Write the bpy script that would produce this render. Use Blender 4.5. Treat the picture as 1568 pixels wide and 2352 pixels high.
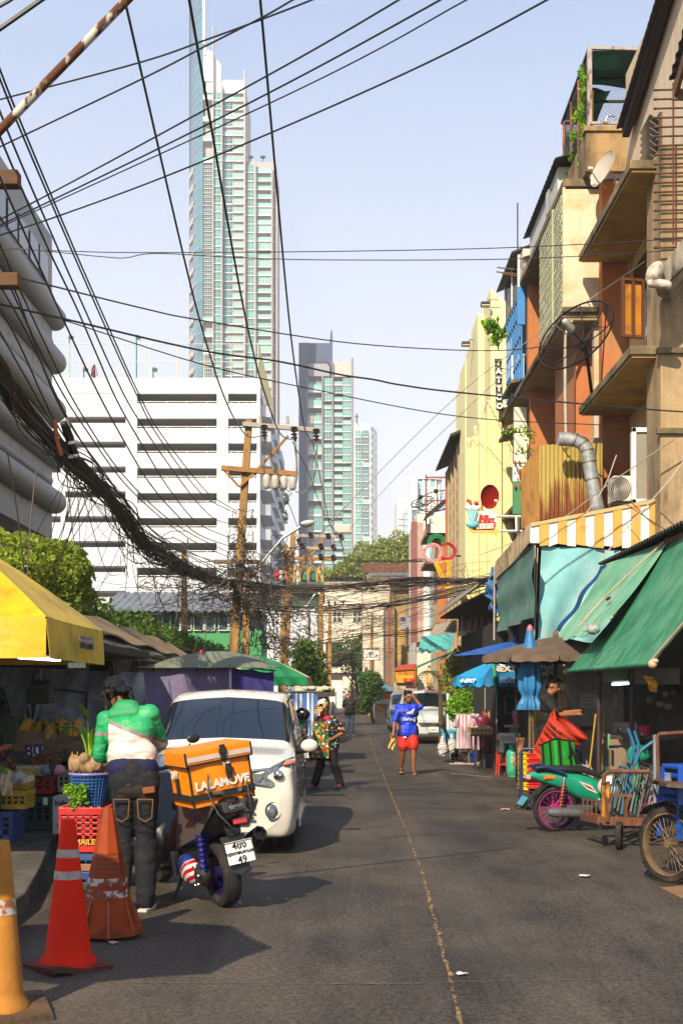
import bpy,math,random
import numpy as np
from mathutils import Vector,Matrix,Euler,noise as mnoise
random.seed(7);RNG=np.random.default_rng(7)
R=math.radians;V=Vector;PI=math.pi
SC=bpy.context.scene;COL=SC.collection
for o_ in list(bpy.data.objects):bpy.data.objects.remove(o_)
# ------------------------------------------------------------ camera, sky, sun
F,CX,CY,H=3000.0,784.0,1591.0,1.67  # focal length / principal line of the photograph, eye height
cam=bpy.data.objects.new('camera',bpy.data.cameras.new('camera'));COL.objects.link(cam);SC.camera=cam
cam.location=(0,0,H);cam.rotation_euler=(R(90),0,0)
cam.data.sensor_fit='VERTICAL';cam.data.sensor_height=36;cam.data.lens=36*F/2352
cam.data.shift_y=(CY-1176)/2352;cam.data.clip_end=6000;cam.data.clip_start=.05
SUN_EL,SUN_AZ=R(37),R(201)  # azimuth clockwise from +Y
w_=bpy.data.worlds.new('World');SC.world=w_;w_.use_nodes=True
nt_=w_.node_tree;bg_=nt_.nodes['Background']
sky_=nt_.nodes.new('ShaderNodeTexSky');sky_.sky_type='NISHITA';sky_.sun_disc=False
sky_.sun_elevation=SUN_EL;sky_.sun_rotation=SUN_AZ;sky_.air_density=1.0;sky_.dust_density=2.0;sky_.ozone_density=1.2
tc_=nt_.nodes.new('ShaderNodeTexCoord');sx_=nt_.nodes.new('ShaderNodeSeparateXYZ');nt_.links.new(tc_.outputs['Generated'],sx_.inputs[0])
rp_=nt_.nodes.new('ShaderNodeValToRGB');nt_.links.new(sx_.outputs[2],rp_.inputs[0]);e_=rp_.color_ramp.elements  # hazy tropical sky: pale at the horizon, blue above
for i_,(p_,c_)in enumerate([(0,(7.0,6.85,6.75)),(.12,(6.6,6.6,6.8)),(.28,(4.7,5.1,6.1)),(.47,(2.4,3.2,4.9)),(1,(1.3,2.1,3.8))]):
 q_=e_[i_]if i_<2 else e_.new(p_);q_.position=p_;q_.color=(c_[0]/7,c_[1]/7,c_[2]/7,1)
sc_=nt_.nodes.new('ShaderNodeVectorMath');sc_.operation='SCALE';sc_.inputs['Scale'].default_value=7;nt_.links.new(rp_.outputs[0],sc_.inputs[0])
mx_=nt_.nodes.new('ShaderNodeMix');mx_.data_type='RGBA';mx_.inputs[0].default_value=.85
cn_=nt_.nodes.new('ShaderNodeTexNoise');cm_=nt_.nodes.new('ShaderNodeMapping');cm_.inputs['Scale'].default_value=(1.2,1.2,5);nt_.links.new(tc_.outputs['Generated'],cm_.inputs[0]);nt_.links.new(cm_.outputs[0],cn_.inputs['Vector']);cn_.inputs['Scale'].default_value=2.2;cn_.inputs['Detail'].default_value=6
cr_=nt_.nodes.new('ShaderNodeMapRange');nt_.links.new(cn_.outputs['Fac'],cr_.inputs[0]);cr_.inputs[1].default_value=.45;cr_.inputs[2].default_value=.75;cr_.inputs[4].default_value=.3
c2_=nt_.nodes.new('ShaderNodeMix');c2_.data_type='RGBA';nt_.links.new(cr_.outputs[0],c2_.inputs[0]);nt_.links.new(sc_.outputs[0],c2_.inputs[6]);c2_.inputs[7].default_value=(6.4,6.4,6.7,1)  # thin high cloud
nt_.links.new(sky_.outputs[0],mx_.inputs[6]);nt_.links.new(c2_.outputs[2],mx_.inputs[7])
nt_.links.new(mx_.outputs[2],bg_.inputs[0]);bg_.inputs[1].default_value=.12
sl_=bpy.data.lights.new('sun','SUN');sl_.energy=5.0;sl_.angle=R(.5);sl_.color=(1,.87,.67)
sun=bpy.data.objects.new('sun',sl_);COL.objects.link(sun)
sd_=V((math.sin(SUN_AZ)*math.cos(SUN_EL),math.cos(SUN_AZ)*math.cos(SUN_EL),math.sin(SUN_EL)))
sun.rotation_euler=sd_.to_track_quat('Z','Y').to_euler()
sun.location=sd_*60
SC.view_settings.view_transform='Standard';SC.view_settings.look='None'
SC.view_settings.exposure=0.68;SC.view_settings.gamma=1
SC.render.film_transparent=False
SC.cycles.max_bounces=6;SC.cycles.transparent_max_bounces=12;SC.cycles.diffuse_bounces=3
SC.cycles.caustics_reflective=False;SC.cycles.caustics_refractive=False
# ------------------------------------------------------------ place helpers
def P(u,v,Y):return V(((u-CX)/F*Y,Y,H+(CY-v)/F*Y))  # a spot seen at (u,v), Y metres down the street
def G(u,v,z=0):return P(u,v,(H-z)*F/(v-CY))  # a spot on the ground
def PX(u,v,X):return P(u,v,X*F/(u-CX))  # a spot on a street-side plane
def zm(x0,y0,s):
 return lambda x,y:((x0+x/s)*.918571,(y0+y/s)*.91875)
z1=zm(0,1300,2.613);z2=zm(0,1850,2.613);z3=zm(300,1600,2.613);z4=zm(600,1250,2.851)
z5=zm(1050,1250,2.387);z6=zm(1050,1650,2.387);z7=zm(1050,700,2.387);z8=zm(1150,50,2.815)
za=zm(0,0,2.0907);zb=zm(0,600,2.94);zc=zm(400,900,3.136);zd=zm(700,1150,3.484);ze=zm(450,0,4.703);zg=zm(700,800,3.484)
zk=zm(1020,1050,4.9);zl=zm(1000,1650,4.48);zn=zm(1280,1600,3.672);zo=zm(1440,1800,5.468)
# ------------------------------------------------------------ mesh helpers
def rotm(rx=0,ry=0,rz=0):return Euler((R(rx),R(ry),R(rz))).to_matrix()
def frame(d):
 d=d.normalized();a=V((0,0,1))if abs(d.z)<.95 else V((1,0,0))
 x=a.cross(d).normalized();return Matrix((x,d.cross(x),d)).transposed()
class MB:
 def __init__(s):s.v=[];s.f=[];s.m=[]
 def add(s,vs,fs,m=0):
  b=len(s.v);s.v+=[V(q)for q in vs];s.f+=[tuple(i+b for i in f)for f in fs];s.m+=[m]*len(fs);return s
 def box(s,c,d,rot=None,m=0):
  c=V(c);hx,hy,hz=d[0]/2,d[1]/2,d[2]/2
  vs=[V((x,y,z))for z in(-hz,hz)for y in(-hy,hy)for x in(-hx,hx)]
  if rot is not None:vs=[rot@q for q in vs]
  return s.add([c+q for q in vs],[(0,2,3,1),(4,5,7,6),(0,1,5,4),(2,6,7,3),(0,4,6,2),(1,3,7,5)],m)
 def bb(s,x0,y0,z0,x1,y1,z1,m=0):
  return s.box(((x0+x1)/2,(y0+y1)/2,(z0+z1)/2),(abs(x1-x0),abs(y1-y0),abs(z1-z0)),None,m)
 def bp(s,u0,v0,u1,v1,Y,dep=.1,m=0):  # box whose street-end face fills (u0,v0)-(u1,v1)
  a,b=P(u0,v1,Y),P(u1,v0,Y);return s.bb(a.x,Y,a.z,b.x,Y+dep,b.z,m)
 def bar(s,a,b,w,d=None,m=0):
  a,b=V(a),V(b);d=d or w;L=(b-a).length
  return s.box((a+b)/2,(w,d,L),frame(b-a),m)if L>1e-6 else s
 def tube(s,pts,r,n=8,m=0,caps=True,closed=False):
  pts=[V(p)for p in pts];N=len(pts);rs=r if isinstance(r,(list,tuple))else[r]*N
  vs=[];X=None
  for i,p in enumerate(pts):
   if closed:t=pts[(i+1)%N]-pts[i-1]
   else:t=pts[min(i+1,N-1)]-pts[max(i-1,0)]
   t=t.normalized()if t.length>1e-9 else V((0,0,1))
   if X is None:M_=frame(t);X=M_.col[0].copy()
   X=(X-t*X.dot(t)).normalized();Y_=t.cross(X)
   vs+=[p+(X*math.cos(2*PI*k/n)+Y_*math.sin(2*PI*k/n))*rs[i]for k in range(n)]
  fs=[]
  for i in range(N if closed else N-1):
   j=(i+1)%N
   for k in range(n):fs.append((i*n+k,i*n+(k+1)%n,j*n+(k+1)%n,j*n+k))
  if caps and not closed:fs+=[tuple(range(n-1,-1,-1)),tuple((N-1)*n+k for k in range(n))]
  return s.add(vs,fs,m)
 def cap(s,a,b,ra,rb,n=10,k=4,sx=1,m=0):  # rounded tapered limb
  a,b=V(a),V(b);d=b-a;L=d.length;M_=frame(d)if L>1e-6 else Matrix.Identity(3)
  pr=[(ra*math.cos(t),-ra*math.sin(t))for t in[PI/2*(1-i/k)for i in range(k+1)]]
  pr+=[(rb*math.cos(t),L+rb*math.sin(t))for t in[PI/2*i/k for i in range(k+1)]]
  return s.lathe(pr,n,a,M_,m=m)
 def lathe(s,prof,n=16,o=(0,0,0),M_=None,m=0,a0=0,a1=2*PI,sx=1,sy=1):
  o=V(o);full=abs(a1-a0-2*PI)<1e-6;K=n if full else n+1;vs=[];ring=[]
  for r,z in prof:
   if r<1e-6:ring.append([len(vs)]*K);vs.append(V((0,0,z)))
   else:
    ring.append([len(vs)+k for k in range(K)])
    vs+=[V((r*sx*math.cos(a0+(a1-a0)*k/n),r*sy*math.sin(a0+(a1-a0)*k/n),z))for k in range(K)]
  fs=[]
  for i in range(len(prof)-1):
   for k in range(n):
    q=[ring[i][k],ring[i][(k+1)%K],ring[i+1][(k+1)%K],ring[i+1][k]]
    q=[x for j,x in enumerate(q)if x!=q[j-1]]
    if len(q)>2:fs.append(tuple(q))
  if M_ is not None:vs=[M_@q for q in vs]
  return s.add([o+q for q in vs],fs,m)
 def ell(s,c,r,rot=None,nu=12,nv=8,m=0):
  c=V(c);r=(r,r,r)if not isinstance(r,(tuple,list))else r
  b=MB().lathe([(math.sin(PI*i/nv),-math.cos(PI*i/nv))for i in range(nv+1)],nu)
  vs=[V((q.x*r[0],q.y*r[1],q.z*r[2]))for q in b.v]
  if rot is not None:vs=[rot@q for q in vs]
  return s.add([c+q for q in vs],b.f,m)
 def prism(s,poly,vec,m=0):
  poly=[V(p)for p in poly];n=len(poly);vec=V(vec)
  fs=[tuple(range(n)),tuple(range(2*n-1,n-1,-1))]+[(i,i+n,(i+1)%n+n,(i+1)%n)for i in range(n)]
  return s.add(poly+[p+vec for p in poly],fs,m)
 def grid(s,fn,nu,nv,th=0,m=0):  # sheet through fn(a,b); th = thickness along its normals
  P_=[[V(fn(i/nu,j/nv))for j in range(nv+1)]for i in range(nu+1)]
  idx=lambda i,j:i*(nv+1)+j
  vs=[p for row in P_ for p in row]
  fs=[(idx(i,j),idx(i+1,j),idx(i+1,j+1),idx(i,j+1))for i in range(nu)for j in range(nv)]
  if th:
   n0=len(vs);nr=[]
   for i in range(nu+1):
    for j in range(nv+1):
     a=P_[min(i+1,nu)][j]-P_[max(i-1,0)][j];b=P_[i][min(j+1,nv)]-P_[i][max(j-1,0)]
     c=a.cross(b);nr.append(c.normalized()if c.length>1e-12 else V((0,0,1)))
   vs=vs+[p-n_*th for p,n_ in zip(vs,nr)]
   fs=fs+[tuple(n0+i for i in reversed(f))for f in fs]
   E=[idx(i,0)for i in range(nu+1)]+[idx(nu,j)for j in range(1,nv+1)]+[idx(i,nv)for i in range(nu-1,-1,-1)]+[idx(0,j)for j in range(nv-1,0,-1)]
   fs+=[(E[k],n0+E[k],n0+E[(k+1)%len(E)],E[(k+1)%len(E)])for k in range(len(E))]
  return s.add(vs,fs,m)
 def quad4(s,a,b,c,d,nu=1,nv=1,th=.01,bow=None,m=0):  # sheet between four corners
  a,b,c,d=map(V,(a,b,c,d))
  def fn(p,q):
   x=(a*(1-p)+b*p)*(1-q)+(d*(1-p)+c*p)*q
   return x+(V(bow(p,q))if bow else V((0,0,0)))
  return s.grid(fn,nu,nv,th,m)
 def xf(s,M_):s.v=[M_@q for q in s.v];return s
 def join(s,o,m=None):return s.add(o.v,o.f,0)if m is None else s.add(o.v,o.f,m)
INV={};ID4=Matrix.Identity(4)
def mesh_of(mb,name,mats,smooth=None):
 me=bpy.data.meshes.new(name);me.from_pydata([tuple(q)for q in mb.v],[],mb.f)
 for x in(mats if isinstance(mats,(list,tuple))else[mats]):me.materials.append(x)
 if any(mb.m):me.polygons.foreach_set('material_index',mb.m)
 if smooth is not None:
  me.polygons.foreach_set('use_smooth',[True]*len(me.polygons))
  if smooth<179:me.set_sharp_from_angle(angle=R(smooth))
 me.validate();me.update();return me
def props(o,label=None,cat=None,group=None,kind=None):
 for k,x in(('label',label),('category',cat),('group',group),('kind',kind)):
  if x:o[k]=x
 return o
def B(mb,name,mats,parent=None,smooth=None,bev=0,label=None,cat=None,group=None,kind=None,rem=0,sm=6,bs=2,wr=None):
 """link the shape as ONE object; points are in world space and are moved into the parent's space"""
 if parent is not None:
  iv=INV.get(parent.name)
  if iv is not None:mb.v=[iv@q for q in mb.v]
 me=mesh_of(mb,name,mats,smooth)
 o=bpy.data.objects.new(name,me);COL.objects.link(o)
 if parent is not None:
  o.parent=parent
  if INV.get(parent.name)is not None:INV[o.name]=INV[parent.name]
 if rem:
  r_=o.modifiers.new('r','REMESH');r_.mode='VOXEL';r_.voxel_size=rem;r_.use_smooth_shade=True
  q_=o.modifiers.new('s','SMOOTH');q_.iterations=sm;q_.factor=.5
  m2=bpy.data.meshes.new_from_object(o.evaluated_get(bpy.context.evaluated_depsgraph_get()))
  o.modifiers.clear();o.data=m2
  if wr:
   a_,f_=wr;n_=len(m2.vertices);cs=np.empty(n_*3,np.float32);m2.vertices.foreach_get('co',cs);ns=np.empty(n_*3,np.float32);m2.vertex_normals.foreach_get('vector',ns);cs=cs.reshape(-1,3);ns=ns.reshape(-1,3)
   d_=np.array([(1-2*abs(mnoise.noise((x*f_+z*f_*.35,y*f_,z*f_*2.1))))+.5*mnoise.noise((x*f_*2.3,y*f_*2.3,z*f_*4))for x,y,z in cs.tolist()],np.float32);m2.vertices.foreach_set('co',(cs+ns*(d_*a_)[:,None]).ravel());m2.update()
 if bev:
  b_=o.modifiers.new('bevel','BEVEL');b_.width=bev;b_.segments=bs;b_.limit_method='ANGLE';b_.angle_limit=R(40)
 return props(o,label,cat,group,kind)
def T(name,label,cat,loc=(0,0,0),rz=0,group=None,rot=None,kind=None):
 o=bpy.data.objects.new(name,None);COL.objects.link(o);o.empty_display_size=.1
 o.location=loc;o.rotation_euler=rot if rot is not None else(0,0,rz)
 INV[o.name]=(Matrix.Translation(V(loc))@o.rotation_euler.to_matrix().to_4x4()).inverted()
 return props(o,label,cat,group,kind)
def TL(name,label,cat,group=None):return T(name,label,cat,(0,0,0),0,group)  # built round the origin, put in place later
def put(o,loc,rz=0,rot=None):
 o.location=loc;o.rotation_euler=rot if rot is not None else(0,0,rz);return o
def dup(o,loc,rz=0,label=None,rot=None,sc=None):
 kids={}
 for q in COL.objects:
  if q.parent is not None:kids.setdefault(q.parent.name,[]).append(q)
 def cp(x,par):
  c=x.copy();COL.objects.link(c)
  if par is not None:c.parent=par
  for k in kids.get(x.name,()):cp(k,c)
  return c
 c=cp(o,None);put(c,loc,rz,rot)
 if sc:c.scale=sc if isinstance(sc,(tuple,list))else(sc,sc,sc)
 if label:c['label']=label
 return c
def piece(me,name,parent,loc=(0,0,0),rot=None,sc=None):  # one more object on shared mesh data, given in world space
 o=bpy.data.objects.new(name,me);COL.objects.link(o)
 M_=Matrix.Translation(V(loc))
 if rot is not None:M_=M_@(rot.to_4x4())
 if sc is not None:M_=M_@Matrix.Diagonal((sc[0],sc[1],sc[2],1))
 o.parent=parent;iv=INV.get(parent.name)
 o.matrix_local=(iv@M_)if iv is not None else M_
 return o
def text(body,size,m,parent,M_,name='lettering',ext=.002,bold=0,sx=1,al='CENTER',shear=0):
 c=bpy.data.curves.new('t','FONT');c.body=body;c.size=size;c.extrude=ext;c.offset=bold;c.shear=shear
 c.align_x=al;c.align_y='CENTER';c.resolution_u=3
 t=bpy.data.objects.new('t',c);me=bpy.data.meshes.new_from_object(t)
 bpy.data.objects.remove(t);bpy.data.curves.remove(c)
 me.name=name;me.materials.clear();me.materials.append(m)
 iv=INV.get(parent.name);M2=M_@Matrix.Diagonal((sx,1,1,1))
 me.transform((iv@M2)if iv is not None else M2)
 o=bpy.data.objects.new(name,me);COL.objects.link(o);o.parent=parent
 return o
def tm(o,x,y):  # text matrix: origin, reading direction, up direction
 x=V(x).normalized();y=V(y);y=(y-x*y.dot(x)).normalized();z=x.cross(y)
 return Matrix.Translation(V(o))@Matrix((x,y,z)).transposed().to_4x4()
XZ=lambda o:tm(o,(1,0,0),(0,0,1))  # text facing the camera end of the street
# ------------------------------------------------------------ materials
def C(h):
 h=h.lstrip('#');c=[int(h[i:i+2],16)/255 for i in(0,2,4)]
 return tuple(x/12.92 if x<=.04045 else((x+.055)/1.055)**2.4 for x in c)+(1,)
class NT:
 def __init__(s,name):
  s.m=bpy.data.materials.new(name);s.m.use_nodes=True;s.t=s.m.node_tree;s.n=s.t.nodes
  s.b=s.n['Principled BSDF'];s.out=s.n['Material Output']
 def new(s,ty,**k):
  n=s.n.new(ty)
  for a,x in k.items():setattr(n,a,x)
  return n
 def l(s,a,b):s.t.links.new(a,b)
 def co(s,kind='Object',rnd=True):
  c=s.new('ShaderNodeTexCoord').outputs[kind]
  if not rnd:return c
  i=s.new('ShaderNodeObjectInfo').outputs['Random'];mu=s.new('ShaderNodeMath',operation='MULTIPLY');s.l(i,mu.inputs[0]);mu.inputs[1].default_value=37
  ad=s.new('ShaderNodeVectorMath',operation='ADD');s.l(c,ad.inputs[0]);s.l(mu.outputs[0],ad.inputs[1]);return ad.outputs[0]
 def mp(s,c,sc):
  m=s.new('ShaderNodeMapping');s.l(c,m.inputs[0]);m.inputs['Scale'].default_value=sc if isinstance(sc,(tuple,list))else(sc,sc,sc);return m.outputs[0]
 def noise(s,c,sc=5,det=4,ro=.55,dist=0):
  n=s.new('ShaderNodeTexNoise');s.l(s.mp(c,sc)if isinstance(sc,tuple)else c,n.inputs['Vector'])
  n.inputs['Scale'].default_value=1 if isinstance(sc,tuple)else sc;n.inputs['Detail'].default_value=det;n.inputs['Roughness'].default_value=ro;n.inputs['Distortion'].default_value=dist
  return n.outputs['Fac']
 def rng(s,x,a,b,c=0,d=1):
  m=s.new('ShaderNodeMapRange');s.l(x,m.inputs[0]);m.inputs[1].default_value=a;m.inputs[2].default_value=b;m.inputs[3].default_value=c;m.inputs[4].default_value=d;return m.outputs[0]
 def mix(s,f,a,b,blend='MIX'):
  m=s.new('ShaderNodeMix',data_type='RGBA',blend_type=blend)
  for i,x in((0,f),(6,a),(7,b)):
   if isinstance(x,(int,float)):m.inputs[i].default_value=x
   elif isinstance(x,tuple):m.inputs[i].default_value=x
   else:s.l(x,m.inputs[i])
  return m.outputs[2]
 def math(s,op,a,b=0):
  m=s.new('ShaderNodeMath',operation=op)
  for i,x in((0,a),(1,b)):
   if isinstance(x,(int,float)):m.inputs[i].default_value=x
   else:s.l(x,m.inputs[i])
  return m.outputs[0]
 def sep(s,c):
  x=s.new('ShaderNodeSeparateXYZ');s.l(c,x.inputs[0]);return x.outputs
 def bump(s,h,k=.3,d=.01):
  b=s.new('ShaderNodeBump');s.l(h,b.inputs['Height']);b.inputs['Strength'].default_value=k;b.inputs['Distance'].default_value=d;s.l(b.outputs[0],s.b.inputs['Normal'])
 def set(s,**k):
  for a,x in k.items():
   i=s.b.inputs[a.replace('_',' ')]
   if isinstance(x,(int,float,tuple)):i.default_value=x
   else:s.l(x,i)
MC={}
def M(col,rough=.6,metal=0,var=.14,vs=3.,bump=.15,bs=45.,dirt=None,coat=0,spec=.5,emit=0,rnd=0,alpha=1,sheen=0,trans=0,bd=.01):
 """procedural paint / plastic / cloth: colour that drifts, a little relief, optional dirt = (hex, low, high, scale)"""
 key=(col,rough,metal,var,vs,bump,bs,dirt,coat,spec,emit,rnd,alpha,sheen,trans,bd)
 if key in MC:return MC[key]
 N=NT('mat_'+col.strip('#'));c=C(col);co=N.co()
 n1=N.noise(co,vs,5,.6)
 lo=tuple(x*(1-var)for x in c[:3])+(1,);hi=tuple(min(1,x*(1+var))for x in c[:3])+(1,)
 cc=N.mix(N.rng(n1,.3,.7),lo,hi)
 if rnd:
  ri=N.new('ShaderNodeObjectInfo').outputs['Random']
  cc=N.mix(1.0,cc,N.mix(ri,(1-rnd,)*3+(1,),(1+rnd*.6,)*3+(1,)),'MULTIPLY')
 if dirt:
  d=N.rng(N.noise(co,dirt[3],6,.65),dirt[1],dirt[2]);cc=N.mix(d,cc,C(dirt[0]))
 N.set(Base_Color=cc,Metallic=metal,Roughness=N.rng(n1,.2,.8,max(.02,rough-.08),min(1,rough+.08)),Alpha=alpha)
 N.b.inputs['Specular IOR Level'].default_value=spec
 if coat:N.set(Coat_Weight=coat);N.b.inputs['Coat Roughness'].default_value=.06
 if sheen:N.set(Sheen_Weight=sheen)
 if trans:N.set(Transmission_Weight=trans)
 if emit:N.set(Emission_Color=c,Emission_Strength=emit)
 if bump:N.bump(N.noise(co,bs,3,.6),bump,bd)
 MC[key]=N.m;return N.m
def stripes(cols,axis,rough=.6,dirt=None,off=0,bump=.1):
 """hard stripes along an object axis: cols = [(hex, width), ...]"""
 N=NT('mat_stripes');co=N.co(rnd=False);tot=sum(w for _,w in cols)
 x=N.sep(co)[axis];f=N.math('FRACT',N.math('DIVIDE',N.math('ADD',x,1000*tot+off),tot))
 rp=N.new('ShaderNodeValToRGB');rp.color_ramp.interpolation='CONSTANT';N.l(f,rp.inputs[0]);e=rp.color_ramp.elements;e.remove(e[1]);a=0
 for i,(h,w)in enumerate(cols):
  q=e[0]if i==0 else e.new(a/tot);q.position=a/tot;q.color=C(h);a+=w
 cc=rp.outputs[0];n=N.noise(co,2.5,5,.6);cc=N.mix(N.rng(n,.35,.75,0,.28),cc,C('#4a3d2c'))
 if dirt:cc=N.mix(N.rng(N.noise(co,dirt[3],6,.65),dirt[1],dirt[2]),cc,C(dirt[0]))
 N.set(Base_Color=cc,Roughness=rough);N.bump(N.noise(co,25,3),bump);return N.m
def stained(base,stain,light=None,rough=.85,sc=1.0,lo=.42,hi=.68,bump=.5,peel=.62):
 """rendered masonry with damp streaks running down and patches of old paint"""
 N=NT('mat_plaster');co=N.co()
 st=N.noise(co,(1.6*sc,1.6*sc,.28*sc),7,.68,.4);bl=N.noise(co,.9*sc,6,.6);fi=N.noise(co,14*sc,5,.7)
 c=N.mix(N.rng(fi,.3,.75,0,.5),C(base),tuple(x*.72 for x in C(base)[:3])+(1,))
 if light:c=N.mix(N.rng(N.math('ADD',bl,N.math('MULTIPLY',fi,.25)),peel,peel+.14),c,C(light))
 c=N.mix(N.rng(N.math('MULTIPLY',N.math('ADD',st,bl),.5),lo,hi),c,C(stain))
 N.set(Base_Color=c,Roughness=rough);N.bump(N.math('ADD',fi,N.math('MULTIPLY',bl,.6)),bump,.02);return N.m
def rusty(base,sc=3.,lo=.45,hi=.6,rough=.65,metal=.0):
 N=NT('mat_rusty');co=N.co();n=N.noise(co,(sc,sc,sc*.35),7,.7);m=N.noise(co,sc*6,5,.7)
 ru=N.mix(m,C('#2c160b'),C('#6b3a1c'));f=N.rng(n,lo,hi)
 N.set(Base_Color=N.mix(f,C(base),ru),Roughness=N.rng(f,0,1,rough,.9),Metallic=metal);N.bump(m,.3,.004);return N.m
def glass(col,rough=.06,rnd=.5,metal=.0,spec=1.0):
 N=NT('mat_glass');ri=N.new('ShaderNodeObjectInfo').outputs['Random'];c=C(col)
 N.set(Base_Color=N.mix(ri,tuple(x*(1-rnd)for x in c[:3])+(1,),tuple(min(1,x*(1+rnd))for x in c[:3])+(1,)),Roughness=rough,Metallic=metal)
 N.b.inputs['Specular IOR Level'].default_value=spec;co=N.co();N.bump(N.noise(co,.8,2),.06,.02);return N.m
def fabric(col,fold=.5,fs=6.,rough=.8,var=.15,dirt=None,stretch=(1,1,1),bd=.02):
 N=NT('mat_cloth');co=N.co();c=C(col);n=N.noise(co,tuple(fs*x for x in stretch),4,.5,.8);w=N.noise(co,2.2,5,.6)
 cc=N.mix(N.rng(w,.3,.7),tuple(x*(1-var)for x in c[:3])+(1,),tuple(min(1,x*(1+var))for x in c[:3])+(1,))
 if dirt:cc=N.mix(N.rng(N.noise(co,dirt[3],6,.65),dirt[1],dirt[2]),cc,C(dirt[0]))
 N.set(Base_Color=cc,Roughness=rough);N.b.inputs['Specular IOR Level'].default_value=.3
 N.bump(n,fold,bd);return N.m
def leafy(dark,light,rough=.55,trans=.35):
 N=NT('mat_leaf');co=N.co(rnd=False);n=N.noise(co,2.2,3);g=N.new('ShaderNodeNewGeometry').outputs['Random Per Island']
 f=N.math('ADD',N.math('MULTIPLY',N.rng(n,.3,.7),.55),N.math('MULTIPLY',g,.45))
 cc=N.mix(f,C(dark),C(light));N.set(Base_Color=cc,Roughness=rough)
 tr=N.new('ShaderNodeBsdfTranslucent');N.l(cc,tr.inputs[0]);mx=N.new('ShaderNodeMixShader');mx.inputs[0].default_value=trans
 N.l(N.b.outputs[0],mx.inputs[1]);N.l(tr.outputs[0],mx.inputs[2]);N.l(mx.outputs[0],N.out.inputs[0]);return N.m
def netting(col,sc=60,cover=.6):
 """woven net: real holes in a thin sheet"""
 N=NT('mat_net');co=N.co(rnd=False);n=N.noise(co,5,4);x=N.noise(co,sc,1)
 N.set(Base_Color=C(col),Roughness=.8,Alpha=N.rng(N.math('ADD',x,N.math('MULTIPLY',n,.5)),.75-cover*.5,.8-cover*.5));return N.m
BLK=M('#101010',.5);RUB=M('#17130f',.85,bump=.4,bs=90,var=.3,dirt=('#4a3d30',.52,.75,6));CHR=M('#c8c8c8',.15,1,bump=0)
WHT=M('#d8d6d0',.5,dirt=('#8a8374',.55,.8,3));DKM=M('#2a2624',.5,.6);GREY=M('#77756f',.6);GALV=M('#a6aaac',.42,.35,dirt=('#7b7d7d',.4,.7,8))
WOOD=M('#6b4a2c',.75,var=.4,vs=9,bump=.5,dirt=('#2a1c10',.5,.7,6));RUST=rusty('#5a3520',6,.35,.6);ALU=M('#a9aaa8',.3,.9);INK=M('#0b0b0c',.5,bump=0);STEEL=rusty('#6d7075',6,.5,.7,.45,.5)
# ------------------------------------------------------------ the setting: ground, road, pavements
def asphalt():
 N=NT('mat_asphalt');co=N.co(rnd=False)
 big=N.noise(co,.35,6,.62);mid=N.noise(co,(1.1,.5,1),6,.7);fine=N.noise(co,26,5,.75);sp=N.noise(co,75,2,.6)
 lanes=N.noise(co,(1.3,.05,1),4,.6,.3)
 v=N.new('ShaderNodeTexVoronoi');v.feature='F1';N.l(co,v.inputs[0]);v.inputs['Scale'].default_value=70
 c=N.mix(N.rng(N.math('ADD',N.math('MULTIPLY',mid,.6),N.math('MULTIPLY',fine,.4)),.4,.6),C('#1c1815'),C('#50473e'))
 c=N.mix(N.rng(lanes,.45,.68,0,.55),c,C('#5d544a'));c=N.mix(1.0,c,N.mix(N.rng(fine,.38,.62),(.6,.6,.61,1),(1.2,1.17,1.12,1)),'MULTIPLY');c=N.mix(N.rng(big,.5,.68,0,.75),c,C('#201c19'))
 c=N.mix(N.rng(sp,.6,.7,0,.5),c,C('#95866f'));c=N.mix(N.rng(v.outputs['Distance'],.0,.25,.35,0),c,C('#161412'))
 N.set(Base_Color=c,Roughness=N.rng(mid,.3,.7,.62,.9));N.b.inputs['Specular IOR Level'].default_value=.35
 N.bump(N.math('ADD',N.math('MULTIPLY',fine,.8),N.math('ADD',N.math('MULTIPLY',sp,.7),N.math('MULTIPLY',mid,.8))),.55,.012);return N.m
mb=MB();mb.bb(-1400,-60,-.06,1400,1800,-.02);B(mb,'ground',M('#6d6558',.9),kind='structure')
ASPH=asphalt()
mb=MB();mb.bb(-13,-25,-.1,14,190,0);B(mb,'road',ASPH,kind='structure')
pts=[G(1062,2380),G(1055,2340),G(1030,2240),G(1002,2130),G(968,2000),G(935,1915),G(900,1830),G(868,1752),G(846,1694),G(836,1660),G(829,1635)]
mb=MB();fine=[]
for a,b in zip(pts[:-1],pts[1:]):
 n=max(2,int((b-a).length/.12));fine+=[a.lerp(b,i/n)for i in range(n)]
L_,R_=[],[]
for p in fine:
 w=.013*random.uniform(.4,1.4);j=random.gauss(0,.007);L_.append(p+V((-w+j,0,.004)));R_.append(p+V((w+j,0,.004)))
mb.add(L_+R_,[(i,len(L_)+i,len(L_)+i+1,i+1)for i in range(len(L_)-1)])
B(mb,'road_joint',M('#7d653f',.9,var=.5,vs=14,bump=.8,dirt=('#2a2118',.45,.6,9)),kind='structure')
mb=MB()
for a,b,w in((G(760,2262),G(1568,2247),.004),(G(240,2258),G(1010,2262),.004)):
 mb.add([a+V((0,-w,.005)),b+V((0,-w,.005)),b+V((0,w,.005)),a+V((0,w,.005))],[(0,1,2,3)])
B(mb,'road_crack',M('#5d5347',.9,var=.5,vs=30),kind='structure')
CHALK=M('#a8a8a6',.9,var=.3,vs=12,dirt=('#6a6258',.42,.55,14))
mb=MB()
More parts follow.
